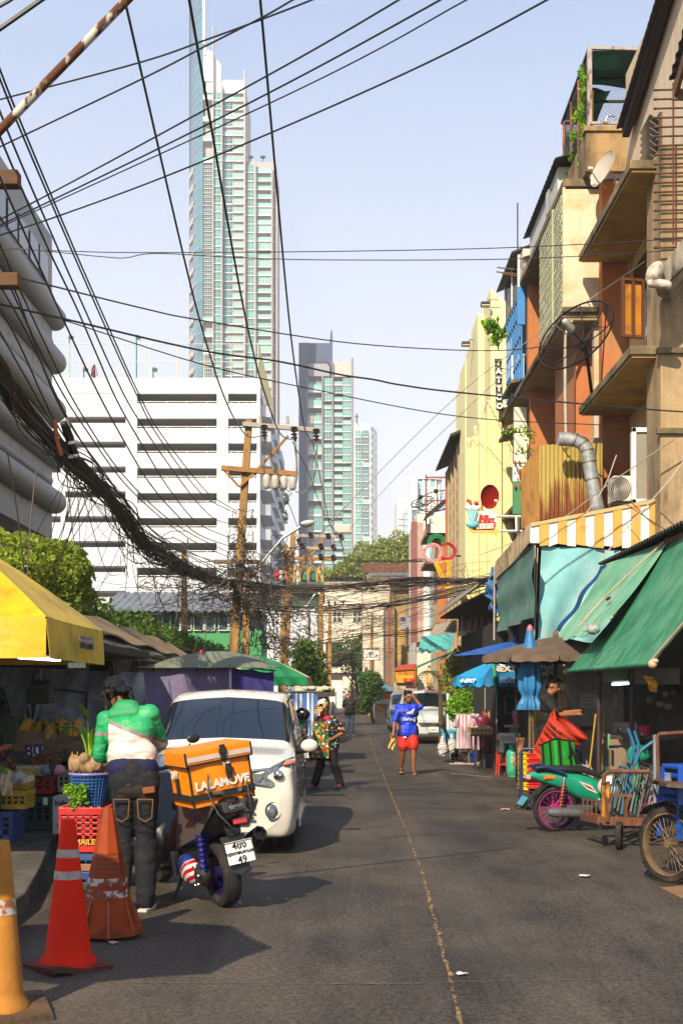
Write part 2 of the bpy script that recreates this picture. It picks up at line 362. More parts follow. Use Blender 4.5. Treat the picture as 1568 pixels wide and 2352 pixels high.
for pl in([(1010,1734),(1043,1720)],[(1033,1722),(1040,1752),(1058,1738)],[(1040,1735),(1092,1741)],[(1035,1777),(1130,1786)],[(868,1692),(905,1688)],[(1075,1757),(1180,1764)]):
 for a,b in zip(pl[:-1],pl[1:]):
  a,b=G(*a),G(*b);d=(b-a).normalized().cross(V((0,0,1)))*.04
  mb.add([a-d+V((0,0,.006)),b-d+V((0,0,.006)),b+d+V((0,0,.006)),a+d+V((0,0,.006))],[(0,1,2,3)])
B(mb,'chalk_mark',CHALK,kind='structure')
PAVE=stained('#5d574e','#2b2722',None,.9,2,.4,.6,.6)
kerb=[(-2.2,3),(-2.38,9.84),(-2.62,11.4),(-3.0,13.5),(-3.35,17),(-3.6,24),(-4,60),(-14,60),(-14,3)]
mb=MB();mb.prism([(x,y,-.05)for x,y in kerb],(0,0,.21));B(mb,'pavement',PAVE,kind='structure',bev=.015)
mb=MB();mb.prism([(4.1,6,-.05),(9,6,-.05),(9,62,-.05),(4.3,62,-.05)],(0,0,.17));B(mb,'pavement',PAVE,kind='structure',bev=.015)
SCRAP=M('#cfcac0',.8)
for i,(u,v,t,s)in enumerate([(1342,2016,'white paper scrap lying alone on the road near the right cart',.045),(1285,1880,'small white scrap beside the green motorcycle wheel',.03),(1068,1746,'white paper scrap near the man in blue',.04),(1160,1862,'pink scrap flat on the road left of the motorcycle',.05),(1060,2241,'pale scrap by the road joint in the foreground',.025),(262,2170,'pinkish leaf scrap on the road beside the brown cone',.03)]):
 g=G(u,v);mb=MB();rr=random.Random(i)
 mb.grid(lambda a,b:g+V(((a-.5)*s*2.2+rr.uniform(-.01,.01),(b-.5)*s*1.6+rr.uniform(-.01,.01),.012+rr.uniform(0,s*.45))),4,3,.002)
 B(mb,'paper_scrap',M('#c98f88',.8)if 'pink' in t else SCRAP,smooth=40,label=t,cat='litter',group='scraps of litter on the road')
 # ------------------------------------------------------------ foliage
def leaves(clumps,n,size,name,mat,parent=None,seed=0,flat=.35,shell=.55,**k):
 """leaf-sized faces through ellipsoid clumps [(centre, radii)]"""
 g=np.random.default_rng(seed);vol=np.array([c[1][0]*c[1][1]*c[1][2]for c in clumps])**.7;cnt=np.maximum(20,(n*vol/vol.sum()).astype(int));Ps=[]
 for(c,r),q in zip(clumps,cnt):
  d=g.normal(size=(q,3));d/=np.linalg.norm(d,axis=1)[:,None];rad=shell+(1.05-shell)*g.random(q)**.6;rad*=1+.12*np.sin(d[:,0]*7+seed)+.1*np.sin(d[:,2]*9)
  Ps.append(np.array(c)+d*rad[:,None]*np.array(r))
 P_=np.concatenate(Ps);N_=len(P_);nr=g.normal(size=(N_,3));nr[:,2]+=flat*2;nr/=np.linalg.norm(nr,axis=1)[:,None]
 t=np.cross(nr,g.normal(size=(N_,3)));t/=np.linalg.norm(t,axis=1)[:,None];b=np.cross(nr,t);s=size*(.6+.8*g.random(N_))[:,None]
 Q=np.stack([P_-t*s,P_-b*s*.45+nr*s*.1,P_+t*s,P_+b*s*.45+nr*s*.1],1).reshape(-1,3)
 me=bpy.data.meshes.new(name);me.vertices.add(N_*4);me.vertices.foreach_set('co',Q.astype(np.float32).ravel())
 me.loops.add(N_*4);me.loops.foreach_set('vertex_index',np.arange(N_*4,dtype=np.int32));me.polygons.add(N_);me.polygons.foreach_set('loop_start',np.arange(0,N_*4,4,dtype=np.int32))
 me.materials.append(mat);me.update();me.validate()
 if parent is not None and INV.get(parent.name)is not None:me.transform(INV[parent.name])
 o=bpy.data.objects.new(name,me);COL.objects.link(o);o.parent=parent;return props(o,**k)
LF=leafy('#24480e','#6d8c24',trans=.45);LFY=leafy('#4a6814','#aebc38',trans=.45);LFD=leafy('#234416','#5d8230',trans=.4);LFB=leafy('#316a0e','#96c424',trans=.4);LFT=leafy('#566c1c','#a8ae50',trans=.4);BARK=M('#4b3b2b',.9,var=.4,vs=8,bump=.8)
def tree(label,base,clumps,n,size,mat=LF,tr=.15,name='tree',cat='tree',group=None,seed=0,shell=.5):
 t=T(name,label,cat,base,0,group);top=V(clumps[0][0]);mb=MB()
 mid=V(base).lerp(top,.5)+V((random.uniform(-.1,.1),0,0));mb.tube([base,mid,top],[tr,tr*.7,tr*.35],8)
 for c,r in clumps[1:]:mb.tube([V(base).lerp(top,.45),V(base).lerp(V(c),.75)+V((0,0,.1)),c],[tr*.5,tr*.3,tr*.1],6)
 B(mb,'trunk',BARK,t,60);leaves(clumps,n,size,'crown',mat,t,seed,shell=shell);return t
def cl(u,v,Y,r,ry=None,rz=None):  # a clump of radius r metres seen at (u,v)
 return(P(u,v,Y),(r,ry or r,rz or r))
def rc(u0,v0,u1,v1,Y,n,r,seed=0,dep=1.5,top=0):  # n clumps over a seen rectangle
 g=random.Random(seed);o=[]
 for i in range(n):
  u=g.uniform(u0,u1);v=g.uniform(v0,v1);o.append(cl(u,v,Y+g.uniform(-dep,dep),r*g.uniform(.7,1.25)))
 return o
 # ------------------------------------------------------------ far towers
def W_unit(w,h,panes,split,glassm,framem,recess=.25,slab=.1,fr=.07,slabm=None):
 """a storey-high glazed bay: glass, mullions, sill edge; origin at its lower left front corner"""
 mb=MB();mb.box((w/2,recess,h/2),(w,.1,h),m=0)
 for i in range(panes+1):mb.box((w*i/panes,recess-.1,h/2),(fr,.12,h),m=1)
 for z in split:mb.box((w/2,recess-.09,h*z),(w,.1,fr),m=1)
 mb.box((w/2,recess/2,h*slab/2),(w,recess+.3,h*slab),m=2)
 return mesh_of(mb,'window',[glassm,framem,slabm or framem])
def B_unit(w,h,glassm,railm,slabm,darkm,recess=1.6,rail=.36,half=None):
 """a balcony: dark recess, glass doors, slab and glass rail"""
 mb=MB();mb.box((w/2,recess,h/2),(w,.1,h),m=3);mb.box((w/2,recess-.08,h*.42),(w*.94,.08,h*.62),m=0)
 for i in range(1,4):mb.box((w*i/4,recess-.14,h*.42),(.06,.05,h*.62),m=2)
 mb.box((w/2,recess/2-.15,h*.07),(w,recess+.3,h*.14),m=2);mb.box((w/2,-.25,h*(.14+rail/2)),(w,.05,h*rail),m=1)
 for i in range(5):mb.box((w*i/4,-.25,h*(.14+rail/2)),(.05,.09,h*rail),m=2)
 return mesh_of(mb,'balcony',[glassm,railm,slabm,darkm])
TG=glass('#3a7278',.12,.42);TG2=glass('#55908f',.15,.38);TGD=glass('#23505c',.08,.45);TGW=glass('#8fc0b8',.2,.22);TRL=glass('#7fb8b0',.2,.15)
TW=M('#d9d6d0',.6,bump=0);TWG=M('#a39c9b',.6,bump=0);TDK=M('#4b4f56',.7,bump=0);TSLATE=M('#31466e',.6,bump=0,var=.08);TCRM=M('#c3b4a9',.6,bump=0);TWW=M('#e9e6e2',.6,bump=0)
def column(t,u0,u1,v0,v1,Y,pitch,kind,gl,seed=0,panes=3,odd=None):
 """one vertical strip of storeys from v0 (top) down to v1"""
 s=F/Y;w=(u1-u0)/s;h=pitch/s;g=random.Random(seed)
 win=W_unit(w,h,panes,(.55,),gl,TW,slabm=TW)
 bal=B_unit(w,h,gl,TRL,TW,TDK);blank=None
 n=int((v1-v0)/pitch)
 for i in range(n):
  k=kind if not odd else(odd[i]if i<len(odd)else kind)
  p=P(u0,v0+(i+1)*pitch,Y)
  if k=='w':piece(win,'window',t,p)
  elif k=='b':piece(bal,'balcony',t,p)
  elif k=='n':continue
t=T('residential_tower','tallest glass residential tower with curved left side, behind the white car park','tower',(P(535,1591,450).x,465,0))
Y=450;pt=19.7
mb=MB();mb.bp(466,186,562,1850,Y+2,30);mb.bp(562,372,634,1850,Y+2,26);B(mb,'tower_core',TWG,t)
column(t,489.5,508,212,1000,Y,pt,'w',TG2,3,2)
column(t,510,534.5,214,1000,Y+1.5,pt,'w',TG,4,3,['b' if i in(0,2,4,7,27,28,33,34,35,36)else 'w' for i in range(60)])
column(t,535.5,559,214,1000,Y+1.5,pt,'b',TG,5,3)
column(t,564,583.5,378,1000,Y+1,pt,'w',TG2,6,3)
column(t,588,622,378,1000,Y+1,pt,'b',TGW,7,5,[('b' if i%2==0 or i in(1,3,15,17)else 'w')for i in range(60)])
column(t,625.5,633.5,400,1000,Y+2,pt*2,'w',TG,8,1)
column(t,467,488,375,1000,Y+.5,pt/2,'w',glass('#1f5450',.06,.6),9,4,['n' if i in(36,37,38,39,40,41)else 'w' for i in range(90)])
mb=MB()
for a,b,v,d in((488,490.5,60,2.5),(508,510.5,190,2.5),(559.5,563.5,161,3),(584,587.5,368,2),(622.5,625,376,2),(633.8,637,400,6)):mb.bp(a,v,b,1850,Y-1.2,d)
B(mb,'fin',TWG,t)
mb=MB();mb.bp(465.5,-120,471,100,Y-1,6);mb.bp(468,95,474,125,Y,6);mb.bp(467,118,489,186,Y+.5,10)
a,b=P(474,112,Y+.6),P(508,212,Y+.6);mb.prism([P(474,108,Y+1),P(507,148,Y+1),P(507,212,Y+1),P(474,212,Y+1)],(0,8,0));mb.bp(510.5,184,559.5,214,Y+1,10)
B(mb,'crown',TWW,t)
for v in(195,245,290,340,705,740,780):
 w=21/(F/Y);un=B_unit(w,34/(F/Y),TG,TRL,TWW,TDK,2.5,.2);piece(un,'balcony',t,P(467,v+34,Y+.2))
 # curved glass flank, one band per storey
arc=[V((P(466-30.5*math.sin(q*PI/2),0,Y+30*(1-math.cos(q*PI/2))).x,Y+30*(1-math.cos(q*PI/2)),0))for q in[i/9 for i in range(10)]]
zt=P(0,-260,Y).z;zb_=P(0,1010,Y).z;nb=int((zt-zb_)/2.955);band=MB()
for i in range(9):
 a,b=arc[i],arc[i+1];band.add([a+V((0,0,.25)),b+V((0,0,.25)),b+V((0,0,2.95)),a+V((0,0,2.95))],[(0,1,2,3)],0)
 c=a+V((-.12,-.15,0));d=b+V((-.12,-.15,0));band.add([c,d,d+V((0,0,.25)),c+V((0,0,.25)),a+V((0,0,.25)),b+V((0,0,.25))],[(0,1,2,3),(3,2,5,4)],1)
bm_=mesh_of(band,'glass_band',[glass('#527f8c',.1,.16),M('#6f8a92',.5,bump=0)])
cut=V((0,0,0))
for i in range(nb):piece(bm_,'glass_band',t,(0,0,zt-(i+1)*2.955))
mb=MB()
for i in range(16):p=P(442-(i*.1),400+i*38,Y+12.5);mb.box(p,(1.2,6,2.0),rotm(0,0,18))
B(mb,'side_opening',TCRM,t)
mb=MB()
for u in(575,603):mb.tube([P(u,373,Y+2),P(u+1,360,Y+2)],.12,5);mb.ell(P(u+1,361,Y+2),(1,1,.5),None,6,4)
B(mb,'roof_plant',LFD,t,kind='stuff')
t=T('residential_tower','second tower with dark slate side wall and pointed slate fin on its roof','tower',(P(745,1591,480).x,490,0))
Y=480;pt=17.8
mb=MB();mb.bp(686,787,708,1850,Y-1,30);mb.bp(707,788,757,835,Y+2,20);mb.prism([P(752,840,Y),P(759,762,Y),P(763,756,Y),P(763,840,Y)],(0,14,0));B(mb,'slate_wall',TSLATE,t)
mb=MB();mb.bp(706,860,812,1850,Y+2,28);B(mb,'tower_core',TWG,t)
mb=MB()
for a,b,v in((738.5,741.5,862),(762,765,830),(806.5,812,822),(704.5,707,865)):mb.bp(a,v,b,1850,Y-1.5,4)
B(mb,'fin',M('#7d7a82',.6,bump=0),t)
mb=MB();mb.bp(765,831,807,865,Y,12);B(mb,'screen_panel',TCRM,t);mb=MB();mb.bp(708,835,757,864,Y,6);B(mb,'screen_panel',M('#8f8f96',.5,bump=0),t);mb=MB();mb.bp(716,823,755,833,Y+1.5,1);B(mb,'roof_opening',M('#2c3d55',.6,bump=0),t)
column(t,708,738,866,1330,Y,pt*2,'b',TG2,1,4,['w' if i in(3,6,9)else 'b' for i in range(30)]);column(t,742,761.5,868,1330,Y,pt,'w',TG2,2,3,['b' if i%5==3 else 'w' for i in range(40)])
column(t,766,786,868,1330,Y,pt,'b',TG,3,3,['w' if i%4==1 else 'b' for i in range(40)]);column(t,787.5,806,868,1330,Y,pt,'w',TG2,4,3,['b' if i%6==5 else 'w' for i in range(40)]);column(t,698,704.5,870,1330,Y+.5,pt,'w',TG2,5,1)
mb=MB();mb.bp(766,1206,806,1222,Y-.8,2);B(mb,'blank_panel',TCRM,t);mb=MB();mb.bp(709,1234,760,1262,Y-.6,2);B(mb,'blank_panel',M('#39465a',.5,bump=0),t)
t=T('residential_tower','lower pale tower with curved white right side attached behind the slate fin tower','tower',(P(840,1591,464).x,476,0))
Y=464
mb=MB();mb.bp(813,973,848,1850,Y+1,26);B(mb,'tower_core',TWW,t)
column(t,815,829,988,1330,Y,17,'w',TG2,6,2);column(t,831.5,846.5,988,1330,Y,17,'w',TG,7,3,['b' if i%5==4 else 'w' for i in range(40)])
band=MB();a0=P(848,0,Y);wv=18/(F/Y);arc=[V((P(848+18*math.sin(q*PI/2),0,Y+16*(1-math.cos(q*PI/2))).x,Y+16*(1-math.cos(q*PI/2)),0))for q in[i/7 for i in range(8)]]
for i in range(7):
 a,b=arc[i],arc[i+1];band.add([a,b,b+V((0,0,1.3)),a+V((0,0,1.3))],[(0,1,2,3)],0);band.add([a+V((.05,.1,1.3)),b+V((.05,.1,1.3)),b+V((.05,.1,2.75)),a+V((.05,.1,2.75))],[(0,1,2,3)],1 if i not in(1,4)else 2)
bm_=mesh_of(band,'glass_band',[TWW,glass('#c4d8dc',.15,.1),TWG])
for i in range(24):piece(bm_,'glass_band',t,(0,0,P(0,973,Y).z-(i+1)*2.75-1))
mb=MB();mb.tube([P(819,973,Y),P(819,950,Y)],.25,5);mb.bp(815,955,823,958,Y,.5);B(mb,'antenna',TDK,t)
t=T('apartment_tower','white apartment tower with a round glazed drum on top, far off beyond the treetops','tower',(P(955,1591,460).x,475,0));Y=460
mb=MB();mb.bp(912,1146,945,1850,Y,22);mb.bp(938,1160,990,1850,Y+4,20);mb.bp(912,1175,925,1850,Y-1,3);B(mb,'wall',TWW,t)
mb=MB();s=F/Y;c=P(977,1160,Y+9);r=33/s;mb.lathe([(r,0),(r,66/s)],24,(c.x,c.y,P(0,1165,Y).z));B(mb,'drum',glass('#9fc4c4',.1,.1),t,40)
mb=MB();z=P(0,1096,Y).z;mb.lathe([(0,0),(r*1.16,0),(r*1.16,.8),(0,.8)],28,(c.x,c.y,z));mb.bp(942,1096,958,1170,Y+1,8)
for i in range(14):q=2*PI*i/14;mb.box((c.x+r*1.02*math.cos(q),c.y+r*1.02*math.sin(q),z-33/s),(.5,.5,66/s))
for k in(1,2):mb.lathe([(r*1.01,0),(r*1.04,0),(r*1.04,.6),(r*1.01,.6)],24,(c.x,c.y,z-k*22/s))
B(mb,'drum_frame',TWW,t,40)
un=W_unit(9/s,12/s,2,(.5,),glass('#86aaac',.12,.3),TWW)
for i in range(9):
 for u in((927,962,973)if i<8 else(927,)):piece(un,'window',t,P(u,1178+i*14,Y-.25 if u<940 else Y+3.7))
un=B_unit(10/s,12/s,TG,TWW,TWW,TDK,1.4)
for i in range(8):piece(un,'balcony',t,P(913.5,1192+i*14,Y-1.3));piece(un,'balcony',t,P(948,1192+i*14,Y+3.6))
# ------------------------------------------------------------ white car park
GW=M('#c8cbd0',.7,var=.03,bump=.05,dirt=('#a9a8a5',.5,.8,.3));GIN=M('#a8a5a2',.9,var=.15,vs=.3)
Y=157;s=F/Y
t=T('car_park','white multi storey car park with long dark openings on the left beyond the wires','building',(P(350,1591,Y).x,Y+20,0))
rows=[904+57.1*i for i in range(9)]
def span(u0,u1,v0,v1,dy=0,name='spandrel',dep=.6):B(MB().bp(u0,v0,u1,v1,Y+dy,dep),name,GW,t)
span(60,597,868,904,0,'parapet')
for i,v in enumerate(rows):
 nx=rows[i+1]if i<8 else 1470
 span(314,499,v+22,nx,.12);span(523,597,v+22,nx,.12)
 lv=v+10+(43 if False else 0)
 span(105,290,(904 if i==0 else rows[i-1]+67.5),v+53,.05)
 for u0,u1 in((314,499),(523,590)):
  mb=MB();mb.tube([P(u0,v+18.5,Y+.3),P(u1,v+18.5,Y+.3)],.055,5)
  for k in range(4):mb.tube([P(u0+(u1-u0)*(k+.5)/4,v+23,Y+.3),P(u0+(u1-u0)*(k+.5)/4,v+18.5,Y+.3)],.05,4)
  B(mb,'rail',TW,t)
for u0,u1 in((60,105),(289,315),(498,524),(590,597)):span(u0,u1,904,1700,0,'pier',.9)
span(140,150,957,1700,.02,'pier')
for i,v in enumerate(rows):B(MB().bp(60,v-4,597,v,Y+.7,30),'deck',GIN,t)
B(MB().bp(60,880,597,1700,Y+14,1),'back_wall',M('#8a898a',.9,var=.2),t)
mb=MB()
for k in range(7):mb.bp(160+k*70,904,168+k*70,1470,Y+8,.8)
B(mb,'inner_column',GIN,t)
# right flank: stepped balconies with planters
xs=P(597,0,Y).x;B(MB().bb(xs-.5,Y+.9,0,xs-.2,Y+44,P(0,868,Y).z),'side_wall',GW,t)
for i,v in enumerate(rows):
 z=P(0,v+22,Y).z
 for k in range(3):
  y0=Y+1+k*14.5;mb=MB();mb.prism([(xs-.2,y0,z),(xs+1.2,y0+1,z),(xs+1.2,y0+11,z),(xs-.2,y0+12,z)],(0,0,-1.3));B(mb,'side_balcony',GW,t)
 if i in(2,3,5,6,7):leaves([((xs+1.2,Y+36+i%3,z+.1),(.7,3,.9)),((xs+1.2,Y+22,z-.2),(.5,2,.5))],260,.22,'trailing_plant',LFD,t,i)
FN=M('#c9c6ae',.6,bump=0);zr=P(0,868,Y).z
for k in range(9):
 u=98+k*61.8;mb=MB();mb.tube([P(u,868,Y+.3),P(u,790,Y+.3)],.06,5);B(mb,'fence_post',FN,t)
for v in(790,831):B(MB().tube([P(60,v,Y+.3),P(597,v,Y+.3)],.045,5),'fence_rail',FN,t)
mb=MB()
for k in range(28):mb.bb(xs-.15,Y+.5+k*1.0,zr,xs-.05,Y+.9+k*1.0,P(0,792,Y).z)
B(mb,'slatted_screen',M('#8f8c6a',.7),t)
LG=M('#2f7a66',.5)
for u,v,tx in((160,772,'left'),(314,772,'right'),(193,846,'low left'),(352,846,'low right')):
 q=T('floodlight_post',f'green floodlight post on the car park roof, {"tall one at the "+tx+" of the court" if v < 800 else "short one, "+tx+" of the red parasol" if "left" in tx else "short double one near the tower"}','lamp',P(u,868,Y+3),0,'floodlights on the car park roof')
 B(MB().tube([P(u,868,Y+3),P(u,v,Y+3)],.09,5),'pole',LG,q);mb=MB();p=P(u+4,v+3,Y+3);mb.box(p,(.55,.5,.4),rotm(0,20,0));B(mb,'lamp_head',M('#26433c',.5),q)
q=T('parasol','folded dark red parasol on the car park roof','parasol',P(217,868,Y+2));mb=MB();p=P(217,868,Y+2);mb.lathe([(.1,0),(.42,.3),(.33,1.2),(.12,1.55),(0,1.7)],10,p);B(mb,'canopy',M('#5c2530',.8),q,60)
B(MB().tube([p,p+V((0,0,.4))],.05,6),'pole',TW,q)
# ------------------------------------------------------------ grey office block with rounded bands
t=T('office_block','grey office block with fat rounded horizontal bands on the far left','building',(-14,40,0))
GT=M('#8c8b8a',.6,var=.1,vs=1.2,bump=.2,bs=8,dirt=('#5d5b59',.55,.8,.7));GP=M('#7c7b7b',.55,var=.12,vs=2,bump=.15,dirt=('#514f4e',.55,.8,1.4))
xw=-10.4;yf=47
B(MB().bb(xw-14,24,P(105,1240,yf).z,xw,yf,P(122,545,yf).z),'wall',GT,t)
B(MB().bb(xw-14,26,0,xw-3,yf-2,P(105,1240,yf).z-.01),'base_wall',M('#3b3a38',.8),t)
for i,v in enumerate((751,851,962,1070,1172)):
 z=P(0,v-18,yf).z;mb=MB();mb.cap((xw+.1,24,z),(xw+.1,yf,z),.42,.42,16,5);B(mb,'rounded_band',GP,t,60)
for i,v in enumerate((806,910,1120)):
 z=P(0,v-8,yf).z;mb=MB();mb.cap((xw+.02,24,z),(xw+.02,yf-.8,z),.2,.2,12,4);B(mb,'rounded_band',GP,t,60)
pan=mesh_of(MB().box((0,0,0),(.06,1.45,.68)),'wall_panel',M('#8f8a84',.6,rnd=.12));win=mesh_of(MB().box((0,0,0),(.1,2.6,.9)).box((.06,0,0),(.05,.06,.9)),'window',[glass('#2e3a44',.08)])
for i,v in enumerate((640,770,872,985,1093)):
 for k in range(7):piece(pan if i else win,'wall_panel' if i else 'window',t,(xw+.03,37+k*1.5 if i else 36+k*2.9 if k<4 else 200,P(0,v,yf).z))
for o in[q for q in COL.objects if q.parent==t and q.name.startswith('window')and q.location.y>100]:bpy.data.objects.remove(o)
mb=MB();p=P(18,1235,42);mb.box(p,(.5,.5,.4));mb.ell(p+V((.1,-.3,-.05)),.2);B(mb,'soffit_lamp',DKM,t)
# ------------------------------------------------------------ hedges, green classroom block, mosque, station block
t=tree('round clipped tree with bright green leaves behind the yellow parasol',(P(90,1400,23).x,23,0),[cl(85,1340,23,.9,1,.75),cl(20,1320,22.5,.8,1,.65),cl(140,1310,23,.5,.8,.45),cl(150,1370,23,.45,.7,.5),cl(60,1285,23,.6,.8,.35),cl(110,1280,23.5,.55,.8,.3),cl(165,1330,23,.3,.5,.5)],15000,.055,LFY,.12,seed=3,shell=.8)
q=[]
for i in range(26):y=24.5+i*1.25;q.append(((-5-.05*(i%3),y,3.0+random.uniform(-.08,.08)),(.55,.95,.5)))
h_=T('hedge','long clipped hedge running down the left side above the stall roofs','hedge',(-5,40,0));leaves(q,16000,.065,'foliage',LF,h_,5,shell=.8)
B(MB().bb(-5.5,24,0,-4.7,57,2.7),'retaining_wall',M('#4c5145',.9),h_)
t=T('railing','dark green steel railing below the hedge','railing',(-4.6,30,0));RG=M('#1f4434',.5)
for z in(2.55,2.95):B(MB().bar((-4.55,23.5,z),(-4.55,44,z),.06),'rail',RG,t)
for k in range(8):B(MB().bar((-4.55,24+k*2.6,2.2),(-4.55,24+k*2.6,3.0),.07),'post',RG,t)
Y=75;t=T('classroom_block','low green building with white casement windows and a grey corrugated roof','building',(P(420,1591,Y).x,Y+4,0))
B(MB().bp(230,1449,600,1640,Y,6),'wall',M('#3c8a52',.7,var=.08),t);B(MB().bp(230,1400,600,1449,Y+.25,5.5),'upper_wall',M('#5f7368',.7),t)
mb=MB();a=P(225,1403,Y-1);b=P(610,1403,Y-1)
mb.grid(lambda p,q:V((a.x+(b.x-a.x)*p,Y-1+q*7,a.z+q*1.6+.05*math.sin(p*130))),200,1,.03);B(mb,'roof',M('#6d7176',.6,dirt=('#4b4a48',.5,.7,1)),t)
un=W_unit(1,1,1,(),glass('#39505a',.08),TW,.05,.05,.07)
for u0,u1 in((318,344),(350,374),(392,414),(417,440),(446,468),(472,494),(503,524),(527,548)):
 p=P(u0,1449,Y);k=F/Y;piece(un,'window',t,(p.x,Y-.02,p.z),None,((u1-u0)/k,1,31/k))
for u in(386,443,498):B(MB().bp(u,1405,u+5,1449,Y,.3),'pilaster',M('#1f8a42',.7),t)
Y=92;t=T('mosque','white and green mosque with gilded pointed arches round its dome','mosque',(P(690,1591,Y).x,Y+5,0))
B(MB().bp(600,1392,737,1700,Y,9),'wall',M('#c9ccd0',.7,dirt=('#8d8d8c',.55,.8,.6)),t);B(MB().bp(596,1345,742,1362,Y-.8,10.5),'cornice',M('#17392b',.6),t);B(MB().bp(600,1362,738,1392,Y-.2,9.3),'frieze',M('#1f4a38',.6),t)
mb=MB();c=P(709,1334,Y+3);mb.lathe([(.75,0),(.8,.35),(.7,.7),(.4,1.0),(.08,1.15),(0,1.4)],16,c);B(mb,'dome',M('#3f7a5d',.5),t,60)
GO=M('#b8862b',.45,.3)
for k in range(6):
 q=PI+k*PI/5;cc=c+V((1.0*math.cos(q),1.0*math.sin(q),-.05));tx=V((-math.sin(q),math.cos(q),0));pts=[cc+tx*x+V((0,0,z))for x,z in((-.34,-.1),(-.33,.4),(-.2,.8),(0,1.02),(.2,.8),(.33,.4),(.34,-.1))]
 B(MB().tube(pts,.085,6),'arch',GO,t,60);B(MB().box(cc+tx*.34+V((0,0,-.25)),(.2,.2,.35)),'arch_base',M('#1f5a3c',.5),t)
for u in(700,722):B(MB().bp(u,1392,u+7,1560,Y-.35,.4),'pilaster',M('#d5d5d3',.7),t)
mb=MB();mb.bp(725,1415,737,1425,Y-1,.6);mb.lathe([(.12,0),(.3,.45)],12,P(728,1408,Y-1),rotm(80,0,15));B(mb,'loudspeaker',M('#8d9a92',.5),t,40)
Y=112;t=T('station_block','cream concrete block with two square windows closing the end of the street','building',(P(812,1591,Y).x,Y+5,0))
CR=M('#dccfbb',.75,var=.08,dirt=('#8f8372',.52,.8,.5))
B(MB().bp(737,1345,900,1475,Y,9),'upper_wall',CR,t);B(MB().bp(735,1393,902,1399,Y-.35,.4),'ledge',CR,t);B(MB().bp(737,1336,890,1345,Y-.3,10),'parapet',M('#8c8378',.8),t)
for u0,u1 in((764,784),(810,830)):
 B(MB().bp(u0,1406,u1,1428,Y-.06,.1),'window',glass('#2b2a2b',.1),t);mb=MB()
 for a in(u0,(u0+u1)/2,u1):mb.bp(a-.8,1405,a+.8,1429,Y-.14,.08)
 mb.bp(u0,1416,u1,1418,Y-.14,.07);B(mb,'window_frame',TW,t)
for u0,u1 in((737,748),(787,806),(838,850),(880,892)):B(MB().bp(u0,1475,u1,1720,Y+.2,1.2),'column',CR,t)
B(MB().bp(737,1475,900,1720,Y+8,.6),'rear_wall',M('#4d473e',.9),t)
B(MB().bp(735,1532,900,1545,Y-.2,1.2),'ledge',CR,t);B(MB().bp(754,1545,786,1640,Y+.6,.4),'wall',M('#d9d4cb',.7),t);B(MB().bp(806,1545,900,1640,Y+.6,.4),'wall',M('#a0968a',.8),t)
mb=MB()
for k in range(16):
 u=745+k*6;mb.tube([P(u,1336,Y+2),P(u+3,1327,Y+2),P(u+6,1336,Y+2)],.06,4)
mb.tube([P(742,1328,Y+2),P(842,1328,Y+2)],.06,4);B(mb,'roof_truss',DKM,t)
Y=104;t=T('pergola','brown slatted roof pergola above a steel water tank','pergola',P(895,1340,Y));BRN=M('#6b3a30',.7)
for k in range(7):B(MB().bp(834,1294+k*3.2,958,1296+k*3.2,Y+.02*k,.15),'slat',BRN,t)
for u in(835,866,896,927,955):B(MB().bp(u,1294,u+2,1345,Y+.1,.12),'post',BRN,t)
mb=MB();a,b=P(853,1327,Y+1.5),P(930,1327,Y+1.5);mb.cap(a,b,.42,.42,18,4)
for k in range(6):q=a.lerp(b,k/5);mb.tube([q+V((0,.43*math.cos(x),.43*math.sin(x)))for x in[2*PI*i/16 for i in range(16)]],.025,4,closed=True)
tk=B(mb,'water_tank',M('#b3a993',.25,.9),None,40,label='long polished steel water tank lying under the brown pergola',cat='water tank')
t=T('roof_house','small flat roofed block carrying the pergola and tank','building',P(895,1591,Y));B(MB().bp(833,1341,962,1700,Y-.2,6),'wall',M('#c6b8a0',.8,dirt=('#8d8270',.5,.75,.8)),t);B(MB().bp(895,1330,960,1345,Y-.9,3),'canopy',M('#3d3833',.7),t)
tree('row of yellow green treetops far beyond the station block',(P(870,1591,145).x,145,0),[cl(840,1300,145,2.4),cl(880,1285,145,2.2),cl(920,1270,145,2.2),cl(948,1280,146,2),cl(810,1315,145,1.8),cl(780,1325,145,1.3),cl(755,1330,146,1.2),cl(900,1310,144,3),cl(935,1258,145,1.3),cl(855,1278,145,1.1)],16000,.2,LFT,.3,seed=9)
# ------------------------------------------------------------ right side: the row of shophouses
ORG=stained('#b06a38','#6b3f22','#a67a50',.8,.9,.52,.74,.35,.66);CON=stained('#a58b64','#3a2d1e','#c2a67c',.9,.8,.43,.66,.7,.56);CRW=stained('#cdb078','#7a6540',None,.85,.7,.5,.75,.3)
PEEL=stained('#c2a070','#6b5438','#cdbb9f',.85,.9,.5,.74,.5,.5);SLAB=stained('#97835f','#3a3022',None,.9,1.1,.38,.6,.6);CLAD=M('#c9b497',.55,var=.05,vs=1,dirt=('#8d7a5e',.6,.85,.8))
DRK=M('#1c1915',.9,bump=0);CREAM=M('#d2c3a0',.7,dirt=('#8b7c5c',.55,.8,1.2));SOFF=stained('#c2a05c','#6b5430',None,.9,1,.45,.7,.4)  # soffit tan lightened to stand in for warm light bounced under the ledges
def corr(mb,a,b,c,d,n,amp,th=.006,m=0,flat=False):  # corrugated sheet over corners a-b (across ribs) and d-c
 a,b,c,d=map(V,(a,b,c,d));nr=(b-a).cross(d-a).normalized()
 def fn(p,q):
  w=math.sin(2*PI*p*n);w=max(-.6,min(.6,w*1.6))if flat else w
  return(a*(1-p)+b*p)*(1-q)+(d*(1-p)+c*p)*q+nr*amp*w
 return mb.grid(fn,n*6,1,th,m)
